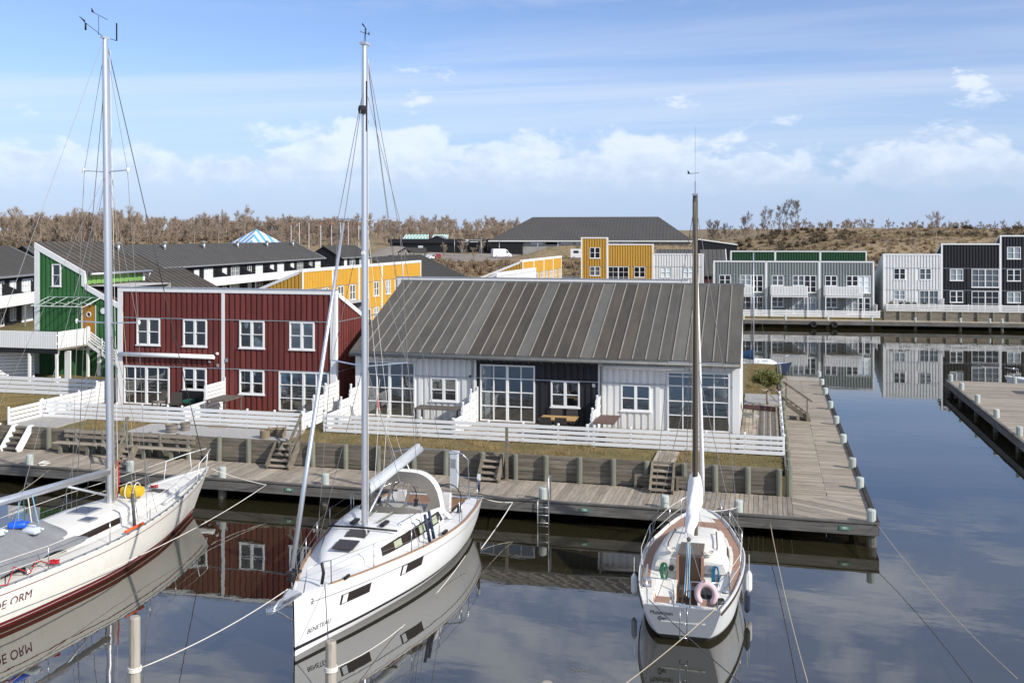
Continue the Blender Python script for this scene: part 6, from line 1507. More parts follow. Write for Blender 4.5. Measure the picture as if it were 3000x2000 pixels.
def cov(t, a):
    top = 3.02 - 1.02 * t ** .75 + .04 * sin(t * 9); bot = 1.86 - .02 * t; w = .20 * (1 - .45 * t) * (1 + .12 * sin(t * 13 + a * 2)); c = (top + bot) / 2; hh = (top - bot) / 2
    return (4.42 - 2.25 * t + .10 * (1 - t) ** 4, w * cos(a), c + hh * sin(a) + .02 * sin(3 * a + t * 11))
q = MB(); q.smooth = True; rr = [[cov(i / 18, 2 * pi * k / 16) for k in range(16)] for i in range(19)]; q.grid(rr, closed=True); q.poly(rr[-1]); q.build('sail_cover', 'canvas_white', bo3)
for k, mm in enumerate(('rope_lightblue', 'rope_white', 'rope_lightblue')): wire(bo3, 'mainsheet', mm, [(2.2, .03 * k - .03, 1.84), (1.25 + .1 * k, .06 * k - .06, .75)], .013)
for sd in (1, -1):
    tops = []
    for x in (2.6, 4.5, 6.2): y = sd * (h3.b(x) - .05); stanchion(B3, x, y, h3.sh(x), .52); tops.append((x, y, h3.sh(x) + .52))
    q = MB(); q.smooth = True; q.tube([(1.05, sd * 1.02, .95), (1.0, sd * 1.0, 1.52), (.12, sd * .80, 1.54), (.06, sd * .20, 1.54), (.05, sd * .18, .96)], .014, 6); q.tube([(.10, sd * .78, .96), (.12, sd * .80, 1.54)], .013, 5); q.tube([(1.0, sd * 1.0, 1.25), (.1, sd * .78, 1.25)], .011, 5); q.build('pushpit', 'steel', B3)
    q = MB(); q.smooth = True; q.tube([(6.9, sd * .58, 1.05), (7.0, sd * .58, 1.55), (7.7, sd * .2, 1.62), (7.9, 0, 1.63)], .014, 6); q.build('pulpit', 'steel', B3)
    wire(B3, 'guard_wire', 'rope_white', [(1.0, sd * 1.0, 1.52)] + tops + [(7.0, sd * .58, 1.55)], .007); wire(B3, 'guard_wire', 'rope_white', [(1.0, sd * 1.0, 1.25)] + [(x, y, z - .27) for x, y, z in tops] + [(7.0, sd * .58, 1.3)], .006)
    MB().lathe([(.085, 0), (.06, .05), (.06, .12), (.09, .16)], (1.35, sd * .93, .93), 10).build('winch', 'steel', B3)
    q = MB(); q.bar((1.3, sd * .98, 1.0), (2.6, sd * 1.06, 1.0), .04, .06); q.build('jib_track', 'zinc', B3)
q = MB()
for k, yy in enumerate((-.32 + .2, .04)): q.tube([(-.02, yy + .0, .95), (-.05, yy, 1.0), (-.04, yy, .30), (.02, yy, .22)], .014, 6)
q.build('ladder_rail', 'steel', B3)
for z in (.30, .62, .93): MB().tube([(-.04, -.12, z), (-.04, .04, z)], .013, 5).build('ladder_rung', 'steel', B3)
me = text_mesh('Molevitten', 'text_dark', .165, .002); me2 = text_mesh('Øer', 'text_dark', .165, .002)
# the transom slopes under: lettering follows it
for tm, yc, zc in ((me, .46, .755), (me2, .46, .60)):
    for v in tm.vertices:
        z = zc + v.co.y * .95; y = yc - v.co.x * .72; x = h3.pt(0, z).x - .008 - v.co.z; v.co = (x, y, z)
    link(bpy.data.objects.new('lettering', tm), B3)
hb = empty('horseshoe_buoy', (-1.30, 22.62, 1.30), 0, 'pale pink horseshoe lifebuoy on the stern rail of the small yacht', 'lifebuoy')
q = MB(); q.smooth = True; q.tube([(.20 * sin(a), 0, .23 * cos(a)) for a in [(-2.62 + 5.24 * k / 18) for k in range(19)]], [.035] + [.068] * 17 + [.035], 10); q.build('buoy_body', 'pink_buoy', hb); MB().tube([(-.02, -.07, .3), (.02, .08, .3)], .015, 5).build('strap', 'rope_white', hb)
def fender(x, y, z, m, l, r=.075, hh=.45):
    f = empty('fender', (x, y, z), 0, l, 'fender', 'fenders of the small yacht'); MB().lathe([(.02, -hh / 2 - .04), (r * .7, -hh / 2), (r, -hh / 2 + .05), (r, hh / 2 - .05), (r * .7, hh / 2), (.02, hh / 2 + .05)], (0, 0, 0), 12).build('fender_body', m, f); MB().tube([(0, 0, hh / 2 + .04), (0, 0, hh / 2 + .45)], .008, 4).build('lanyard', 'rope_white', f)
fender(-.42, 25.7, .62, 'fender_white', 'white fender on the right side of the small yacht'); fender(-.45, 24.75, .45, 'fender_navy', 'dark fender on the right side of the small yacht'); fender(-3.22, 25.0, .55, 'fender_white', 'white fender on the left side of the small yacht')
coil(B3, 'green_rope_coil', 'rope_green', (2.52, .62, .95), .01); q = MB()
for k in range(6): q.tube([(2.46, .60 + .06 * cos(a) * (1 + .1 * k) + .012 * k, .92 + .22 * sin(a)) for a in [2 * pi * j / 12 for j in range(12)]], .008, 4, close=True)
q.build('green_rope_hank', 'rope_green', B3); q = MB()
for k in range(6): q.tube([(2.44, -.66 + .055 * cos(a) * (1 + .1 * k) + .01 * k, .90 + .26 * sin(a)) for a in [2 * pi * j / 12 for j in range(12)]], .008, 4, close=True)
q.build('blue_rope_hank', 'rope_blue', B3); coil(B3, 'lightblue_rope_coil', 'rope_lightblue', (1.0, .12, .60), .13); coil(B3, 'black_bag', 'black', (.35, -.80, 1.02), .12, 6, .03); coil(B3, 'white_rope_coil', 'rope_white', (2.75, -.45, 1.34), .14); coil(B3, 'white_rope_coil', 'rope_white', (2.8, .5, 1.34), .13)
MB().box(1.25, 1.75, -.66, -.34, .78, .86).build('cockpit_cushion', 'black', B3)

# --- small boats behind the quay
def dinghy(x, y, rz, L, W, m, label, mast=None, cover=None, mf=.55):
    d = empty('small_sailboat', (x, y, 0), rz, label, 'boat', 'small boats behind the quay')
    hh = Hull([(0, W * .8, .6, W * .6), (L * .4, W, .6, W * .8), (L * .75, W * .6, .68, W * .35), (L, .02, .78, .012)], rake=.4, p=.5); b = hh.build(d, [.3, .22, .14, .06, .0, -.1], [0, 0, 0, 0, 0, 0, 0, 0, 0, 1, 1], n=20); b.build('hull', [m, 'antifoul'], d)
    deck_sheet(hh, d, lambda x_, y_, B: (.02, 0), ['gelcoat'], nx=20, ny=10); house_loft(d, [(L * .3, W * .6, .6, .95), (L * .6, W * .45, .62, .92), (L * .72, W * .25, .64, .72)], 'gelcoat', 'cabin')
    for sd in (1, -1): q = MB(); q.tube([(L * .85, sd * W * .4, .7), (L * .86, sd * W * .4, 1.2), (L * 1.0, 0, 1.28)], .015, 5); q.build('pulpit', 'steel', d)
    if mast:
        MB().tube([(L * mf, 0, .9), (L * mf, 0, mast)], [.05, .035], 8).build('mast', 'aluminium', d); wire(d, 'forestay', 'wire', [(L * mf, 0, mast - .2), (L, 0, .8)], .007); wire(d, 'backstay', 'wire', [(L * mf, 0, mast - .1), (0, 0, .7)], .007)
        for sd in (1, -1): wire(d, 'shroud', 'wire', [(L * mf, 0, mast - .5), (L * (mf - .05), sd * W * .95, .65)], .007)
    if cover:
        q = MB(); q.smooth = True; q.grid([[(L * mf - 2.0 * t, .18 * (1 - .5 * t) * cos(a), 1.65 - .15 * t + .32 * (1 - .6 * t) * sin(a) + .03 * sin(t * 9 + a)) for a in [2 * pi * k / 10 for k in range(10)]] for t in [i / 8 for i in range(9)]], closed=True); q.build('sail_cover', cover, d)
    return d
dinghy(-4.4, 66.0, 0.0, 4.5, .95, 'gelcoat', 'small white sailboat with blue sail cover behind the quay', 8.2, 'blue_cover', .8)
dinghy(-1.9, 69.8, -.05, 3.6, .65, 'navy', 'small dark blue boat bow beyond the lawn', None)
dinghy(18.8, 64.6, pi * .9, 5.0, 1.0, 'gelcoat', 'white boat cut off at the right edge behind the channel boardwalk', None)
bxr = empty('timber_box', (14.6, 58.6, .7), 0, 'dark timber box bench at the right picture edge on the channel boardwalk', 'box')
for k in range(4): bx('plank', 'timber_dark', bxr, 0, 1.6, -.02, .02, .05 + k * .22, .25 + k * .22)
MB().box(0, 1.6, .02, 1.2, .05, .90).build('body', 'timber_dark', bxr); MB().box(-.05, 1.65, -.06, 1.25, .91, .97).build('lid', 'timber', bxr)

# --- mooring lines
def line(label, m, p, q, drop=.1, r=.016, n=14): 
    o = MB(); o.tube(sag(p, q, drop, n), r, 5); o = o.build('mooring_line', m); return tag(o, label, 'rope', 'mooring lines')
line('pale rope from the left yacht bow to the quay edge', 'rope_white', (-18.5, 30.6, 1.30), (-16.81, 31.36, .66), .05, .012)
line('long pale rope along the left yacht hull to the quay', 'rope_white', (-16.81, 31.36, .66), (-16.7, 18.6, .95), .35, .012)
line('white rope from the tall mooring pile to the middle yacht bow', 'rope_white', (-12.36, 17.78, .5), (-10.45, 20.5, 1.34), .12, .012)
line('black line from the middle yacht bow cleat to the pile', 'wire_dark', (-9.78, 21.0, 1.36), (-8.62, 18.75, .5), .08, .011)
line('white rope from the front pile along the middle yacht side', 'rope_white', (-8.5, 18.80, .5), (-8.25, 27.0, .25), .40, .010)
line('white rope from the quay edge to the middle yacht stern', 'rope_white', (-7.99, 31.36, .64), (-8.55, 29.7, 1.18), .06, .011)
line('pale rope slanting from the quay down beside the middle yacht', 'rope_white', (-7.99, 31.36, .64), (-8.2, 28.4, .02), .04, .015)
line('black power cable from the middle yacht stern along the quay edge', 'cable', (-8.75, 29.9, 1.25), (-7.1, 31.6, .78), .1, .014)
line('grey rope from the small yacht right quarter to the left', 'rope_tan', (-1.05, 22.75, 1.0), (-2.75, 19.5, .45), .05, .010)
line('dark line from the small yacht left quarter to the right', 'wire_dark', (-2.6, 22.8, 1.0), (-.35, 20.0, .45), .05, .011)
line('long pale rope from the quay front right of the small yacht', 'rope_tan', (.11, 31.38, .54), (.78, 20.3, .58), .22, .011)
line('thin pale rope from the outer quay corner to the right', 'rope_tan', (3.2, 31.45, .7), (4.75, 21.3, .65), .2, .009)
line('rope from the quay to the left yacht boom end', 'rope_tan', (-25.6, 31.38, .69), (-21.9, 23.6, 1.25), .12, .011)
line('rope from the small yacht bow to the left quay post', 'rope_white', (-2.1, 30.2, 1.1), (-3.1, 31.6, .9), .03, .012)
line('rope from the small yacht bow to the right quay post', 'rope_white', (-1.6, 30.2, 1.1), (-.84, 31.6, .9), .03, .012)
coil(None, 'quay_rope_coil', 'rope_white', (-26.3, 31.9, .72), .22, 5); tag(bpy.data.objects['quay_rope_coil'], 'white rope coil lying beside the post behind the left yacht boom', 'rope')
# ---------------------------------------------------------------- vegetation
import numpy as np
rng = np.random.default_rng(11)
mat('bark_pale', (.38, .32, .255), .9, noise=[((1.5, 1.5, 3), .7, (.24, .195, .15))])
mat('bark_brown', (.17, .125, .095), .9, noise=[((.4, .4, .4), .7, (.225, .165, .12))])
mat('twig', (.33, .265, .205), .9, noise=[((.05, .05, .05), .9, (.39, .32, .245), (.4, .6)), ((.35, .35, .35), .6, (.265, .20, .155)), ((.02, .02, .02), .6, (.25, .18, .15), (.45, .6))])  # twig tones lightened to put a little distance haze into the colour
mat('twig_grey', (.20, .165, .14), .9, noise=[((.2, .2, .2), .6, (.21, .165, .13))])
mat('needles', (.030, .048, .020), .85, noise=[((.8, .8, .8), .8, (.055, .068, .028))])
mat('leaf_olive', (.115, .135, .035), .6, noise=[((6, 6, 6), .8, (.19, .175, .055))])
mat('scrub_brown', (.235, .17, .115), .95, noise=[((.15, .15, .15), .8, (.29, .215, .14)), ((.7, .7, .7), .5, (.18, .13, .09))])
mat('scrub_dark', (.115, .09, .058), .95, noise=[((.15, .15, .15), .8, (.155, .118, .075)), ((.7, .7, .7), .5, (.085, .075, .045))])
mat('dry_grass', (.33, .25, .135), .95, noise=[((.2, .2, .2), .8, (.25, .18, .095))])
class TreeArr:
    """triangles of one tree: V (n,3), T (m,3), M (m)"""
    def __init__(s): s.V = []; s.T = []; s.M = []
    def tri(s, a, b, c, m): k = len(s.V); s.V += [a, b, c]; s.T.append((k, k + 1, k + 2)); s.M.append(m)
    def limb(s, p, q, r0, r1, m, n=3):
        d = (q - p); L = d.length
        if L < 1e-6: return
        d /= L; u = d.orthogonal().normalized(); w = d.cross(u); k = len(s.V)
        for (c, r) in ((p, r0), (q, r1)):
            for i in range(n): a = 2 * pi * i / n; s.V.append(tuple(c + (u * cos(a) + w * sin(a)) * r))
        for i in range(n):
            j = (i + 1) % n; s.T += [(k + i, k + j, k + n + j), (k + i, k + n + j, k + n + i)]; s.M += [m, m]
    def twig(s, p, q, r, m):
        d = q - p; u = d.cross(Vector((random.uniform(-1, 1), random.uniform(-1, 1), random.uniform(-1, 1))))
        if u.length < 1e-6: return
        u = u.normalized() * r; s.tri(tuple(p - u), tuple(p + u), tuple(q), m)
    def mesh(s, name, mats):
        me = bpy.data.meshes.new(name); me.from_pydata([tuple(v) for v in s.V], [], s.T)
        for q in mats: me.materials.append(M(q))
        me.polygons.foreach_set('material_index', s.M); me.update(); return me
def bare_tree(seed, h=11, spread=.42, trunk=.16, levels=4, lean=.05, twigs=5, fork=4, tw=.03, up=.35):
    R = random.Random(seed); t = TreeArr()
    def grow(p, d, L, r, lev):
        segs = 3 if lev < 2 else 2; q = p
        for k in range(segs):
            d = (d + Vector((R.uniform(-1, 1), R.uniform(-1, 1), R.uniform(-.3, .8))) * .14).normalized()
            q2 = q + d * (L / segs); r2 = r * (1 - .28 * (k + 1) / segs * 1.2)
            t.limb(q, q2, r * (1 - .28 * k / segs), r2, 0 if lev < 2 else 1, 4 if lev == 0 else 3)
            if lev < levels:
                for _ in range(fork if k == segs - 1 else max(1, fork - 2)):
                    s = Vector((R.uniform(-1, 1), R.uniform(-1, 1), R.uniform(-.25, .7))); nd = (d * .8 + s.normalized() * (spread * 2) + Vector((0, 0, up))).normalized(); grow(q2, nd, L * R.uniform(.42, .66), max(.012, r2 * .55), lev + 1)
            q = q2
        if lev >= levels - 1:
            for _ in range(twigs):
                s = Vector((R.uniform(-1, 1), R.uniform(-1, 1), R.uniform(-.3, 1))); t.twig(p.lerp(q, R.random()), q + s.normalized() * L * R.uniform(.5, 1.0), tw, 1)
    grow(Vector((0, 0, -.4)), Vector((R.uniform(-lean, lean), R.uniform(-lean, lean), 1)).normalized(), h * .52, trunk, 0)
    return t
def conifer(seed, h=9, w=2.2):
    R = random.Random(seed); t = TreeArr(); t.limb(Vector((0, 0, -.3)), Vector((0, 0, h * .97)), .14, .03, 0, 5)
    n = int(h * 5)
    for i in range(n):
        z = h * (.08 + .92 * i / n); rr = w * (1 - (z / h)) ** .8 * R.uniform(.6, 1.1) + .15
        for k in range(6):
            a = R.uniform(0, 2 * pi); p = Vector((0, 0, z)); q = Vector((cos(a) * rr, sin(a) * rr, z - rr * R.uniform(.1, .5)))
            for _ in range(5):
                c = p.lerp(q, R.uniform(.3, 1)); s = Vector((R.uniform(-1, 1), R.uniform(-1, 1), R.uniform(-.8, .6))) * .34; t.tri(tuple(c), tuple(c + s), tuple(c + s.cross(Vector((0, 0, 1))) * .6 + s * .4), 1)
    return t
def shrub(seed, r=1.0, h=1.2, n=150, m=0):
    R = random.Random(seed); t = TreeArr()
    for i in range(n):
        a = R.uniform(0, 2 * pi); e = R.uniform(.1, 1.4); L = R.uniform(.5, 1.0); d = Vector((cos(a) * cos(e) * r, sin(a) * cos(e) * r, sin(e) * h)) * L; p = d * R.uniform(0, .6); t.twig(p, d, .06 * r, m)
    return t
def scatter(name, variants, places, mats, kind='stuff'):
    """many copies baked into one object; places (x,y,z,scale,rot,variant,zscale)"""
    VA = [(np.array(v.V, dtype=np.float32), np.array(v.T, dtype=np.int32), np.array(v.M, dtype=np.int32)) for v in variants]
    V = []; T = []; Mi = []; off = 0
    for (x, y, z, s, r, k, zs) in places:
        v, t, m = VA[k]; c, sn = cos(r), sin(r); w = np.empty_like(v)
        w[:, 0] = (v[:, 0] * c - v[:, 1] * sn) * s + x; w[:, 1] = (v[:, 0] * sn + v[:, 1] * c) * s + y; w[:, 2] = v[:, 2] * s * zs + z
        V.append(w); T.append(t + off); Mi.append(m); off += len(v)
    V = np.concatenate(V); T = np.concatenate(T); Mi = np.concatenate(Mi)
    me = bpy.data.meshes.new(name); me.vertices.add(len(V)); me.vertices.foreach_set('co', V.ravel()); n = len(T)
    me.loops.add(n * 3); me.loops.foreach_set('vertex_index', T.ravel()); me.polygons.add(n)
    me.polygons.foreach_set('loop_start', np.arange(0, n * 3, 3, dtype=np.int32)); me.polygons.foreach_set('loop_total', np.full(n, 3, dtype=np.int32)); 
    for q in mats: me.materials.append(M(q))
    me.polygons.foreach_set('material_index', Mi); me.update(calc_edges=True); me.validate()
    o = bpy.data.objects.new(name, me); link(o); return tag(o, kind=kind)
def camB(cx, cy): a = radians(10); return (cos(a) * cx - sin(a) * cy, sin(a) * cx + cos(a) * cy)
def gplace(cx, cy):
    xb, yb = camB(cx, cy); X, Y = WB(xb, yb); return X, Y, ground_h(xb, yb)
FV = [bare_tree(100 + i, h=11, spread=random.uniform(.3, .5), trunk=random.uniform(.12, .2), levels=3, twigs=13, fork=3, tw=.028, up=.5) for i in range(7)]
pl = []
def band(n, c0, c1, d0, d1, s0, s1, dens=None):
    for i in range(n):
        t = random.random(); d = d0 + (d1 - d0) * random.random() ** 1.3; k = d / d0; cx = (c0 + (c1 - c0) * t) * (d / d0)
        X, Y, z = gplace(cx, d); pl.append((X, Y, z - .2, random.uniform(s0, s1), random.uniform(0, 6.28), random.randrange(7), random.uniform(.9, 1.15)))
band(130, -185, -120, 318, 400, 0.55, 0.97)          # tall trees at the far left
band(260, -125, -50, 330, 440, 0.38, 0.80)
band(240, -75, 30, 380, 560, 0.42, 0.76)
band(360, -260, 60, 470, 680, 0.59, 0.97)
band(330, -190, -50, 312, 345, 0.18, 0.42)
band(90, 55, 130, 360, 470, 0.21, 0.42)
band(170, 110, 260, 400, 520, 0.18, 0.40)
scatter('bare_woodland', FV, pl, ['bark_pale', 'twig'])
tag(bpy.data.objects['bare_woodland'], 'leafless brown woodland along the horizon', 'woodland')
SV = [shrub(300 + i, 1.0, random.uniform(.9, 1.4), 130, i % 2) for i in range(8)]
ps = []
def shrubs(n, c0, c1, d0, d1, s0, s1, var, clump=0):
    k = 0; tries = 0
    while k < n and tries < n * 12:
        tries += 1; d = d0 + (d1 - d0) * random.random(); cx = (c0 + (c1 - c0) * random.random()) * d / d0
        xb, yb = camB(cx, d)
        if clump and mnoise.noise(Vector((xb * .055, yb * .04, 3.3))) < clump: continue
        if yb < 122 and xb > -14: continue
        X, Y = WB(xb, yb); z = ground_h(xb, yb); ps.append((X, Y, z - .15, random.uniform(s0, s1), random.uniform(0, 6.28), random.choice(var), 1.0)); k += 1
DK = [0, 2, 4, 6]; BR = [1, 3, 5, 7]
shrubs(420, 48, 190, 235, 345, .8, 1.8, DK, .06)
shrubs(800, 26, 135, 140, 300, .5, 1.3, BR, -.05)
shrubs(220, 40, 135, 160, 280, .4, 1.0, DK, .08)
shrubs(380, -12, 22, 150, 245, .8, 1.9, BR, -.15)
shrubs(160, 10, 45, 225, 320, .8, 1.6, BR + DK, -.1)
shrubs(420, -190, -50, 300, 345, .9, 2.0, BR, -.2)
scatter('hillside_scrub', SV, ps, ['scrub_dark', 'scrub_brown'])
tag(bpy.data.objects['hillside_scrub'], 'brown heath scrub on the slope behind the houses', 'scrub')
# tufts of dry grass on the hillside
GV = [shrub(400 + i, .6, .5, 45, 0) for i in range(4)]; ps2 = []
for i in range(7000):
    d = random.uniform(130, 330); cx = random.uniform(-.05, .62) * d; X, Y, z = gplace(cx, d); xb, yb = toB(X, Y)
    if yb < 124: continue
    if -95 < xb < -34 and 244 < yb < 308: continue
    ps2.append((X, Y, z, random.uniform(.6, 1.5), random.uniform(0, 6.28), random.randrange(4), 1))
scatter('dry_grass_tufts', GV, ps2, ['dry_grass']); tag(bpy.data.objects['dry_grass_tufts'], 'straw coloured grass on the slope behind the houses', 'grass')
# single trees that can be told apart
def single(mesh_t, mats, cx, d, s, label, group, name='bare_tree', trunk=True, zs=1.0, sub=('trunk_and_limbs', 'crown')):
    X, Y, z = gplace(cx, d); o = empty(name, (X, Y, z - .1), random.uniform(0, 6.28), label, 'tree', group); o.scale = (s, s, s * zs)
    for k, part in enumerate(sub):
        t = TreeArr(); idx = [i for i, m in enumerate(mesh_t.M) if m == k]; t.V = mesh_t.V; t.T = [mesh_t.T[i] for i in idx]; t.M = [0] * len(idx); ob = bpy.data.objects.new(part, t.mesh(part, [mats[k]])); link(ob, o)
    return o
BT = [bare_tree(40 + i, h=12, spread=.36, trunk=.15, levels=4, twigs=12, fork=3, tw=.014, up=.4) for i in range(5)]
for i, (px, s) in enumerate(((2078, .80), (2100, .85), (2128, .72), (2182, .92), (2248, .88), (2295, 1.0), (2332, 1.02))):
    single(BT[i % 5], ['bark_brown', 'twig_grey'], (px - 1500) / 2917 * 320, 320, s * .86, 'bare tree on the skyline right of the hall, %s from the left' % ORD[i], 'bare trees on the right skyline')
for i, (px, s) in enumerate(((60, 1.0), (206, .95), (226, 1.0), (240, 1.08), (302, 1.0), (340, 1.02), (395, .9), (570, .85), (640, .9), (720, .95))):
    single(BT[i % 5], ['bark_pale', 'twig'], (px - 1500) / 2917 * 312, 312, s * .86, 'pale-trunked bare tree at the front of the wood, %s from the left' % ORD[i], 'pale-trunked trees before the wood')
CV = [conifer(70 + i, 9, 2.3) for i in range(3)]
for i, (px, d, s, l) in enumerate(((92, 318, .98, 'dark green conifer behind the black row at the far left'), (165, 322, .95, 'dark conifer in the wood above the green house'), (262, 330, 1.1, 'tall dark conifer left of the left mast'), (60, 305, .55, 'small dark conifer beside the grey patch at the far left'), (575, 345, .98, 'dark conifer top in the wood left of the striped pavilion'), (392, 325, .6, 'small conifer right of the left mast'), (2915, 400, .42, 'small pine on the right skyline'), (2770, 420, .38, 'small pine on the skyline above the white far house'))):
    single(CV[i % 3], ['bark_brown', 'needles'], (px - 1500) / 2917 * d, d, s, l, 'conifers in the wood', 'conifer')
for i, (px, d, s) in enumerate(((1352, 296, .42), (1362, 275, .40), (1302, 268, .36), (1410, 297, .40), (1385, 250, .32), (2740, 215, .55), (2680, 180, .36), (2596, 178, .3))):
    single(BT[(i + 2) % 5], ['bark_pale', 'twig'], (px - 1500) / 2917 * d, d, s, ['sapling before the black entrance building', 'sapling left of the white van', 'sapling beside the red car', 'sapling near the statue at the entrance', 'sapling at the edge of the parking area', 'thin bare birch above the far black house', 'thin bare birch behind the far white house', 'thin bare birch left of the far white house'][i], 'bare saplings', 'bare_sapling')
# the clipped evergreen on the side terrace
ev = empty('small_evergreen_tree', (.06, 47.1, 1.55), 0, 'small gnarled evergreen tree with flat olive crown on the side terrace', 'tree')
q = MB(); q.smooth = True; q.tube([(0, 0, 0), (-.02, 0, .4), (.03, .02, .8)], [.07, .055, .05], 7)
for e in ((-.45, .1, 1.0), (.45, .05, 1.05), (.1, -.2, 1.15), (.05, .3, 1.1), (-.2, -.1, 1.2)): q.tube([(.03, .02, .78), (e[0] * .5, e[1] * .5, .95), e], [.045, .03, .015], 6)
for e in (((.35, -.3, .75), (.75, -.5, .45)), ((.1, -.5, .55), (.5, -.9, .2)), ((-.2, -.4, .7), (-.5, -.2, 1.0)), ((.5, 0, .6), (.85, .1, .85))): q.tube([(.02, 0, .7), e[0], e[1]], [.04, .03, .012], 6)
q.build('trunk', 'bark_pale', ev)
t = TreeArr()
for i in range(7000):
    a = random.uniform(0, 6.28); r = random.random() ** .5; z = random.uniform(-1, 1); k = sqrt(max(0, 1 - z * z)); lump = .75 + .5 * mnoise.noise(Vector((cos(a) * 2, sin(a) * 2, z * 2)))
    p = Vector((cos(a) * k * .78 * lump, sin(a) * k * .7 * lump, 1.20 + z * .44 * lump)) ; p = Vector((0, 0, 1.15)).lerp(p, random.uniform(.55, 1.05))
    d = Vector((random.uniform(-1, 1), random.uniform(-1, 1), random.uniform(-.5, 1))).normalized() * random.uniform(.06, .10); t.tri(tuple(p), tuple(p + d), tuple(p + d.cross(Vector((random.uniform(-1, 1), random.uniform(-1, 1), 1))).normalized() * .045 + d * .5), 0)
ob = bpy.data.objects.new('crown', t.mesh('crown', ['leaf_olive'])); link(ob, ev)
bu = empty('potted_bush', (*WB(20.6, 107.5), 1.6), 0, 'pale bush in the corner of the far white house terrace', 'bush'); t = shrub(9, .5, 1.2, 400, 0); ob = bpy.data.objects.new('twigs', t.mesh('twigs', ['dry_grass'])); link(ob, bu)
# grass blades on the near lawns
def blades(name, areas, n, label):
    V = np.empty((n * 3, 3), dtype=np.float32); k = 0
    tot = sum((a[1] - a[0]) * (a[3] - a[2]) for a in areas)
    for (x0, x1, y0, y1, z) in areas:
        m = int(n * (x1 - x0) * (y1 - y0) / tot)
        m = min(m, n - k)
        x = rng.uniform(x0, x1, m); y = rng.uniform(y0, y1, m); h = rng.uniform(.02, .08, m) * (1 + 1.4 * (np.sin(x * 2.3 + np.sin(y * 3)) * np.sin(x * .67 + y * 2) > .45)); a = rng.uniform(0, 6.28, m); l = rng.uniform(-.05, .05, (2, m)); w = .006
        V[k * 3:(k + m) * 3:3] = np.stack([x - w * np.cos(a), y - w * np.sin(a), np.full(m, z)], 1); V[k * 3 + 1:(k + m) * 3:3] = np.stack([x + w * np.cos(a), y + w * np.sin(a), np.full(m, z)], 1); V[k * 3 + 2:(k + m) * 3:3] = np.stack([x + l[0], y + l[1], z + h], 1); k += m
    V = V[:k * 3]; me = bpy.data.meshes.new(name); me.vertices.add(k * 3); me.vertices.foreach_set('co', V.ravel()); me.loops.add(k * 3); me.loops.foreach_set('vertex_index', np.arange(k * 3, dtype=np.int32)); me.polygons.add(k)
    me.polygons.foreach_set('loop_start', np.arange(0, k * 3, 3, dtype=np.int32)); me.polygons.foreach_set('loop_total', np.full(k, 3, dtype=np.int32)); me.materials.append(M('grass_blade')); me.update(calc_edges=True)
    o = bpy.data.objects.new(name, me); link(o); return tag(o, label, 'grass', kind='stuff')
blades('lawn_grass', [(-17.6, .55, 34.3, 36.38, 1.49), (-27.8, -24.7, 34.3, 36.38, 1.49), (-27.8, -17.6, 35.9, 36.38, 1.49), (-45, -30.2, 34.3, 41.5, 1.49), (-1, .55, 50.3, 62, 1.49), (-17.9, -17.0, 36.4, 39.9, 1.49)], 150000, 'short dry grass on the strips along the retaining wall')
# moss and weed drift at the foot of the planks
# ---------------------------------------------------------------- vehicles far off
def car_body(parent, L, W, prof, m, hood_lo=.28):
    """side profile prof [(x,z)] extruded and tapered towards the roof"""
    b = MB(); n = len(prof); zs = max(z for _, z in prof)
    for sd in (-1, 1): b.v += [(x, sd * (W / 2 - .14 * max(0, (z - zs * .55)) / (zs * .45)), z) for x, z in prof]
    b.face(tuple(range(n))); b.face(tuple(range(2 * n - 1, n - 1, -1)))
    for i in range(n): j = (i + 1) % n; b.face((i, n + i, n + j, j))
    return b.build('body', m, parent)
def wheels(parent, xs, W, r):
    for x in xs:
        for sd in (-1, 1):
            w = MB().tube([(x, sd * (W / 2 - .2), r), (x, sd * (W / 2 + .01), r)], r, 12).build('wheel', 'rubber', parent); MB().tube([(x, sd * (W / 2 + .005), r), (x, sd * (W / 2 + .02), r)], r * .6, 10).build('rim', 'zinc', w)
mat('car_white', (.78, .78, .77), .3, coat=.5); mat('car_silver', (.35, .36, .37), .3, metal=.6, coat=.5); mat('car_red', (.22, .02, .02), .3, coat=.5)
v = in_b('delivery_van', 'white panel van parked before the big hall', 'van', -54.2, 275, ground_h(-52, 275) + .1); v.rotation_euler = (0, 0, BANG + .55)
car_body(v, 5.6, 2.0, [(0, .35), (0, 1.2), (.12, 2.45), (.5, 2.55), (3.6, 2.52), (4.3, 2.2), (4.85, 1.35), (5.5, 1.1), (5.6, .4)], 'car_white'); wheels(v, (.95, 4.6), 2.0, .34)
MB().prism([(4.0, -1.005, 1.35), (4.7, -1.005, 1.35), (4.25, -.93, 2.1), (3.9, -.93, 2.1)], (0, -.01, 0)).build('side_window', 'dark_glass', v); MB().prism([(4.32, -.8, 2.17), (4.32, .8, 2.17), (4.84, .85, 1.4), (4.84, -.85, 1.4)], (.03, 0, .02)).build('windscreen', 'dark_glass', v)
for sd in (-1, 1): MB().prism([(-.015, sd * .5 - .35, 1.4), (-.015, sd * .5 + .35, 1.4), (.07, sd * .5 + .3, 2.2), (.07, sd * .5 - .3, 2.2)], (-.01, 0, 0)).build('rear_window', 'can_clear', v); MB().box(-.02, .02, sd * .95 - .06, sd * .95 + .06, .9, 1.6).build('tail_light', 'car_red', v)
MB().box(1.2, 2.6, -1.012, -1.002, 1.2, 1.9).build('side_panel', 'can_clear', v)
SED = [(0, .35), (.02, .85), (.7, .95), (1.3, 1.42), (2.6, 1.45), (3.3, 1.0), (4.2, .85), (4.3, .4)]
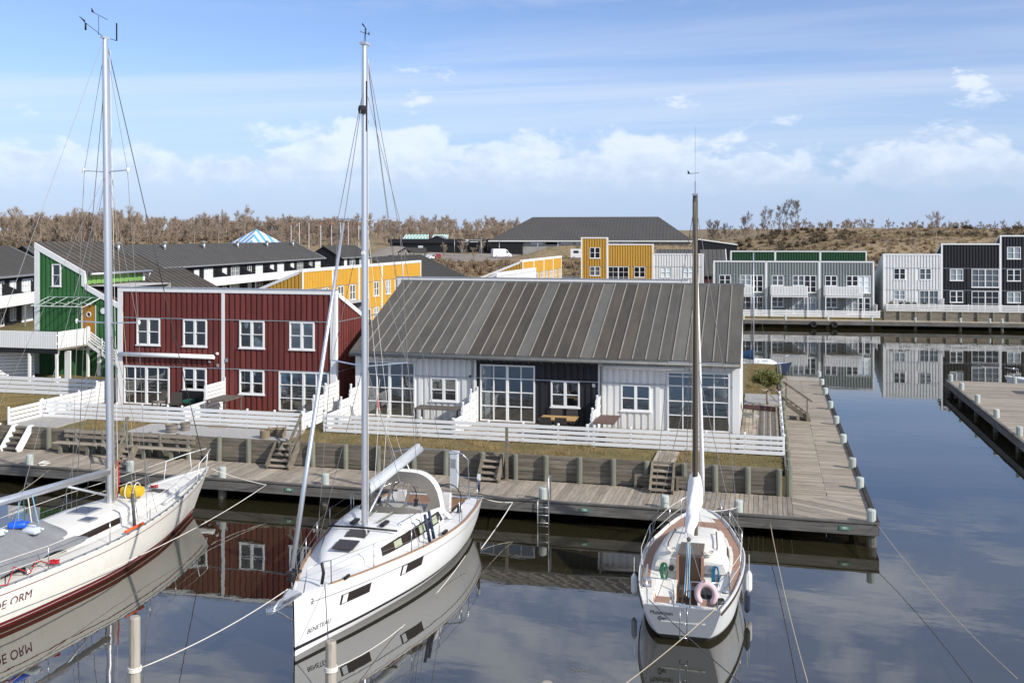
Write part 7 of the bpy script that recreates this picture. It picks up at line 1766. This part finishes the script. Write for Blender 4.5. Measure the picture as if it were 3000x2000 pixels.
for xb, yb, rz, m_, l in ((-82, 263, .1, 'car_silver', 'silver car parked left of the open shed'), (-69.6, 262, 1.2, 'car_white', 'white car behind the open shed'), (-67.0, 264, 1.9, 'car_red', 'dark red car beside the white one')):
    c = in_b('parked_car', l, 'car', xb, yb, ground_h(xb, yb) + .12, 'cars on the parking area'); c.rotation_euler = (0, 0, BANG + rz); car_body(c, 4.3, 1.75, SED, m_); wheels(c, (.85, 3.45), 1.75, .31)
    for sd in (-1, 1): MB().prism([(1.0, sd * .83, .97), (3.1, sd * .83, 1.0), (2.55, sd * .75, 1.38), (1.4, sd * .75, 1.36)], (0, sd * .012, 0)).build('side_window', 'dark_glass', c)
    MB().prism([(2.62, -.65, 1.44), (2.62, .65, 1.44), (3.28, .72, 1.02), (3.28, -.72, 1.02)], (.02, 0, .02)).build('windscreen', 'dark_glass', c)
cm = in_b('camper_van', 'white camper on the bank left of the far ochre house', 'camper', -31.4, 270, ground_h(-30, 270) + .1); MB().prism([(0, 0, .4), (5.6, 0, .4), (5.6, 0, 1.3), (5.0, 0, 2.2), (4.2, 0, 2.75), (0, 0, 2.75)], (0, 2.1, 0)).build('body', 'car_white', cm); MB().box(.8, 2.2, -.02, -.002, 1.6, 2.3).build('side_window', 'dark_glass', cm); MB().prism([(2.6, -.02, 1.9), (4.4, -.02, 1.5), (4.4, -.02, 1.2), (2.9, -.02, 1.5)], (0, .015, 0)).build('stripe', 'navy', cm); wheels(cm, (1.0, 4.6), 2.1, .33)
st = in_b('statue', 'pale pointed sculpture at the entrance of the low building', 'statue', -63.8, 306, ground_h(-63.8, 306)); MB().lathe([(.9, 0), (.8, .8), (.45, 1.8), (.5, 2.3), (.2, 3.0), (.05, 3.3)], (0, 0, 0), 9).build('figure', 'bark_pale', st)

for i, xb in enumerate((21.6, 22.3, 23.0, 24.0)):
    X, Y = WB(xb, 107.3); c = chair('black chair on the far white house terrace, %s from the left' % ORD[i], X, Y, BANG + .2 * i, 'black', 'chair', .9, 'chairs across the basin'); c.location.z = 1.6
t = TreeArr()
for i in range(60):
    p = Vector((random.gauss(0, .14), random.gauss(0, .05), .006)); d = Vector((random.uniform(-1, 1), random.uniform(-1, 1), 0)) * .035; t.tri(tuple(p), tuple(p + d), tuple(p + Vector((-d.y, d.x, .002)) * .6), 0)
o = bpy.data.objects.new('floating_leaves', t.mesh('floating_leaves', ['wicker'])); o.location = (-3.85, 21.0, 0); link(o); tag(o, 'small drift of brown leaves floating right of the middle yacht', 'leaves', kind='stuff')
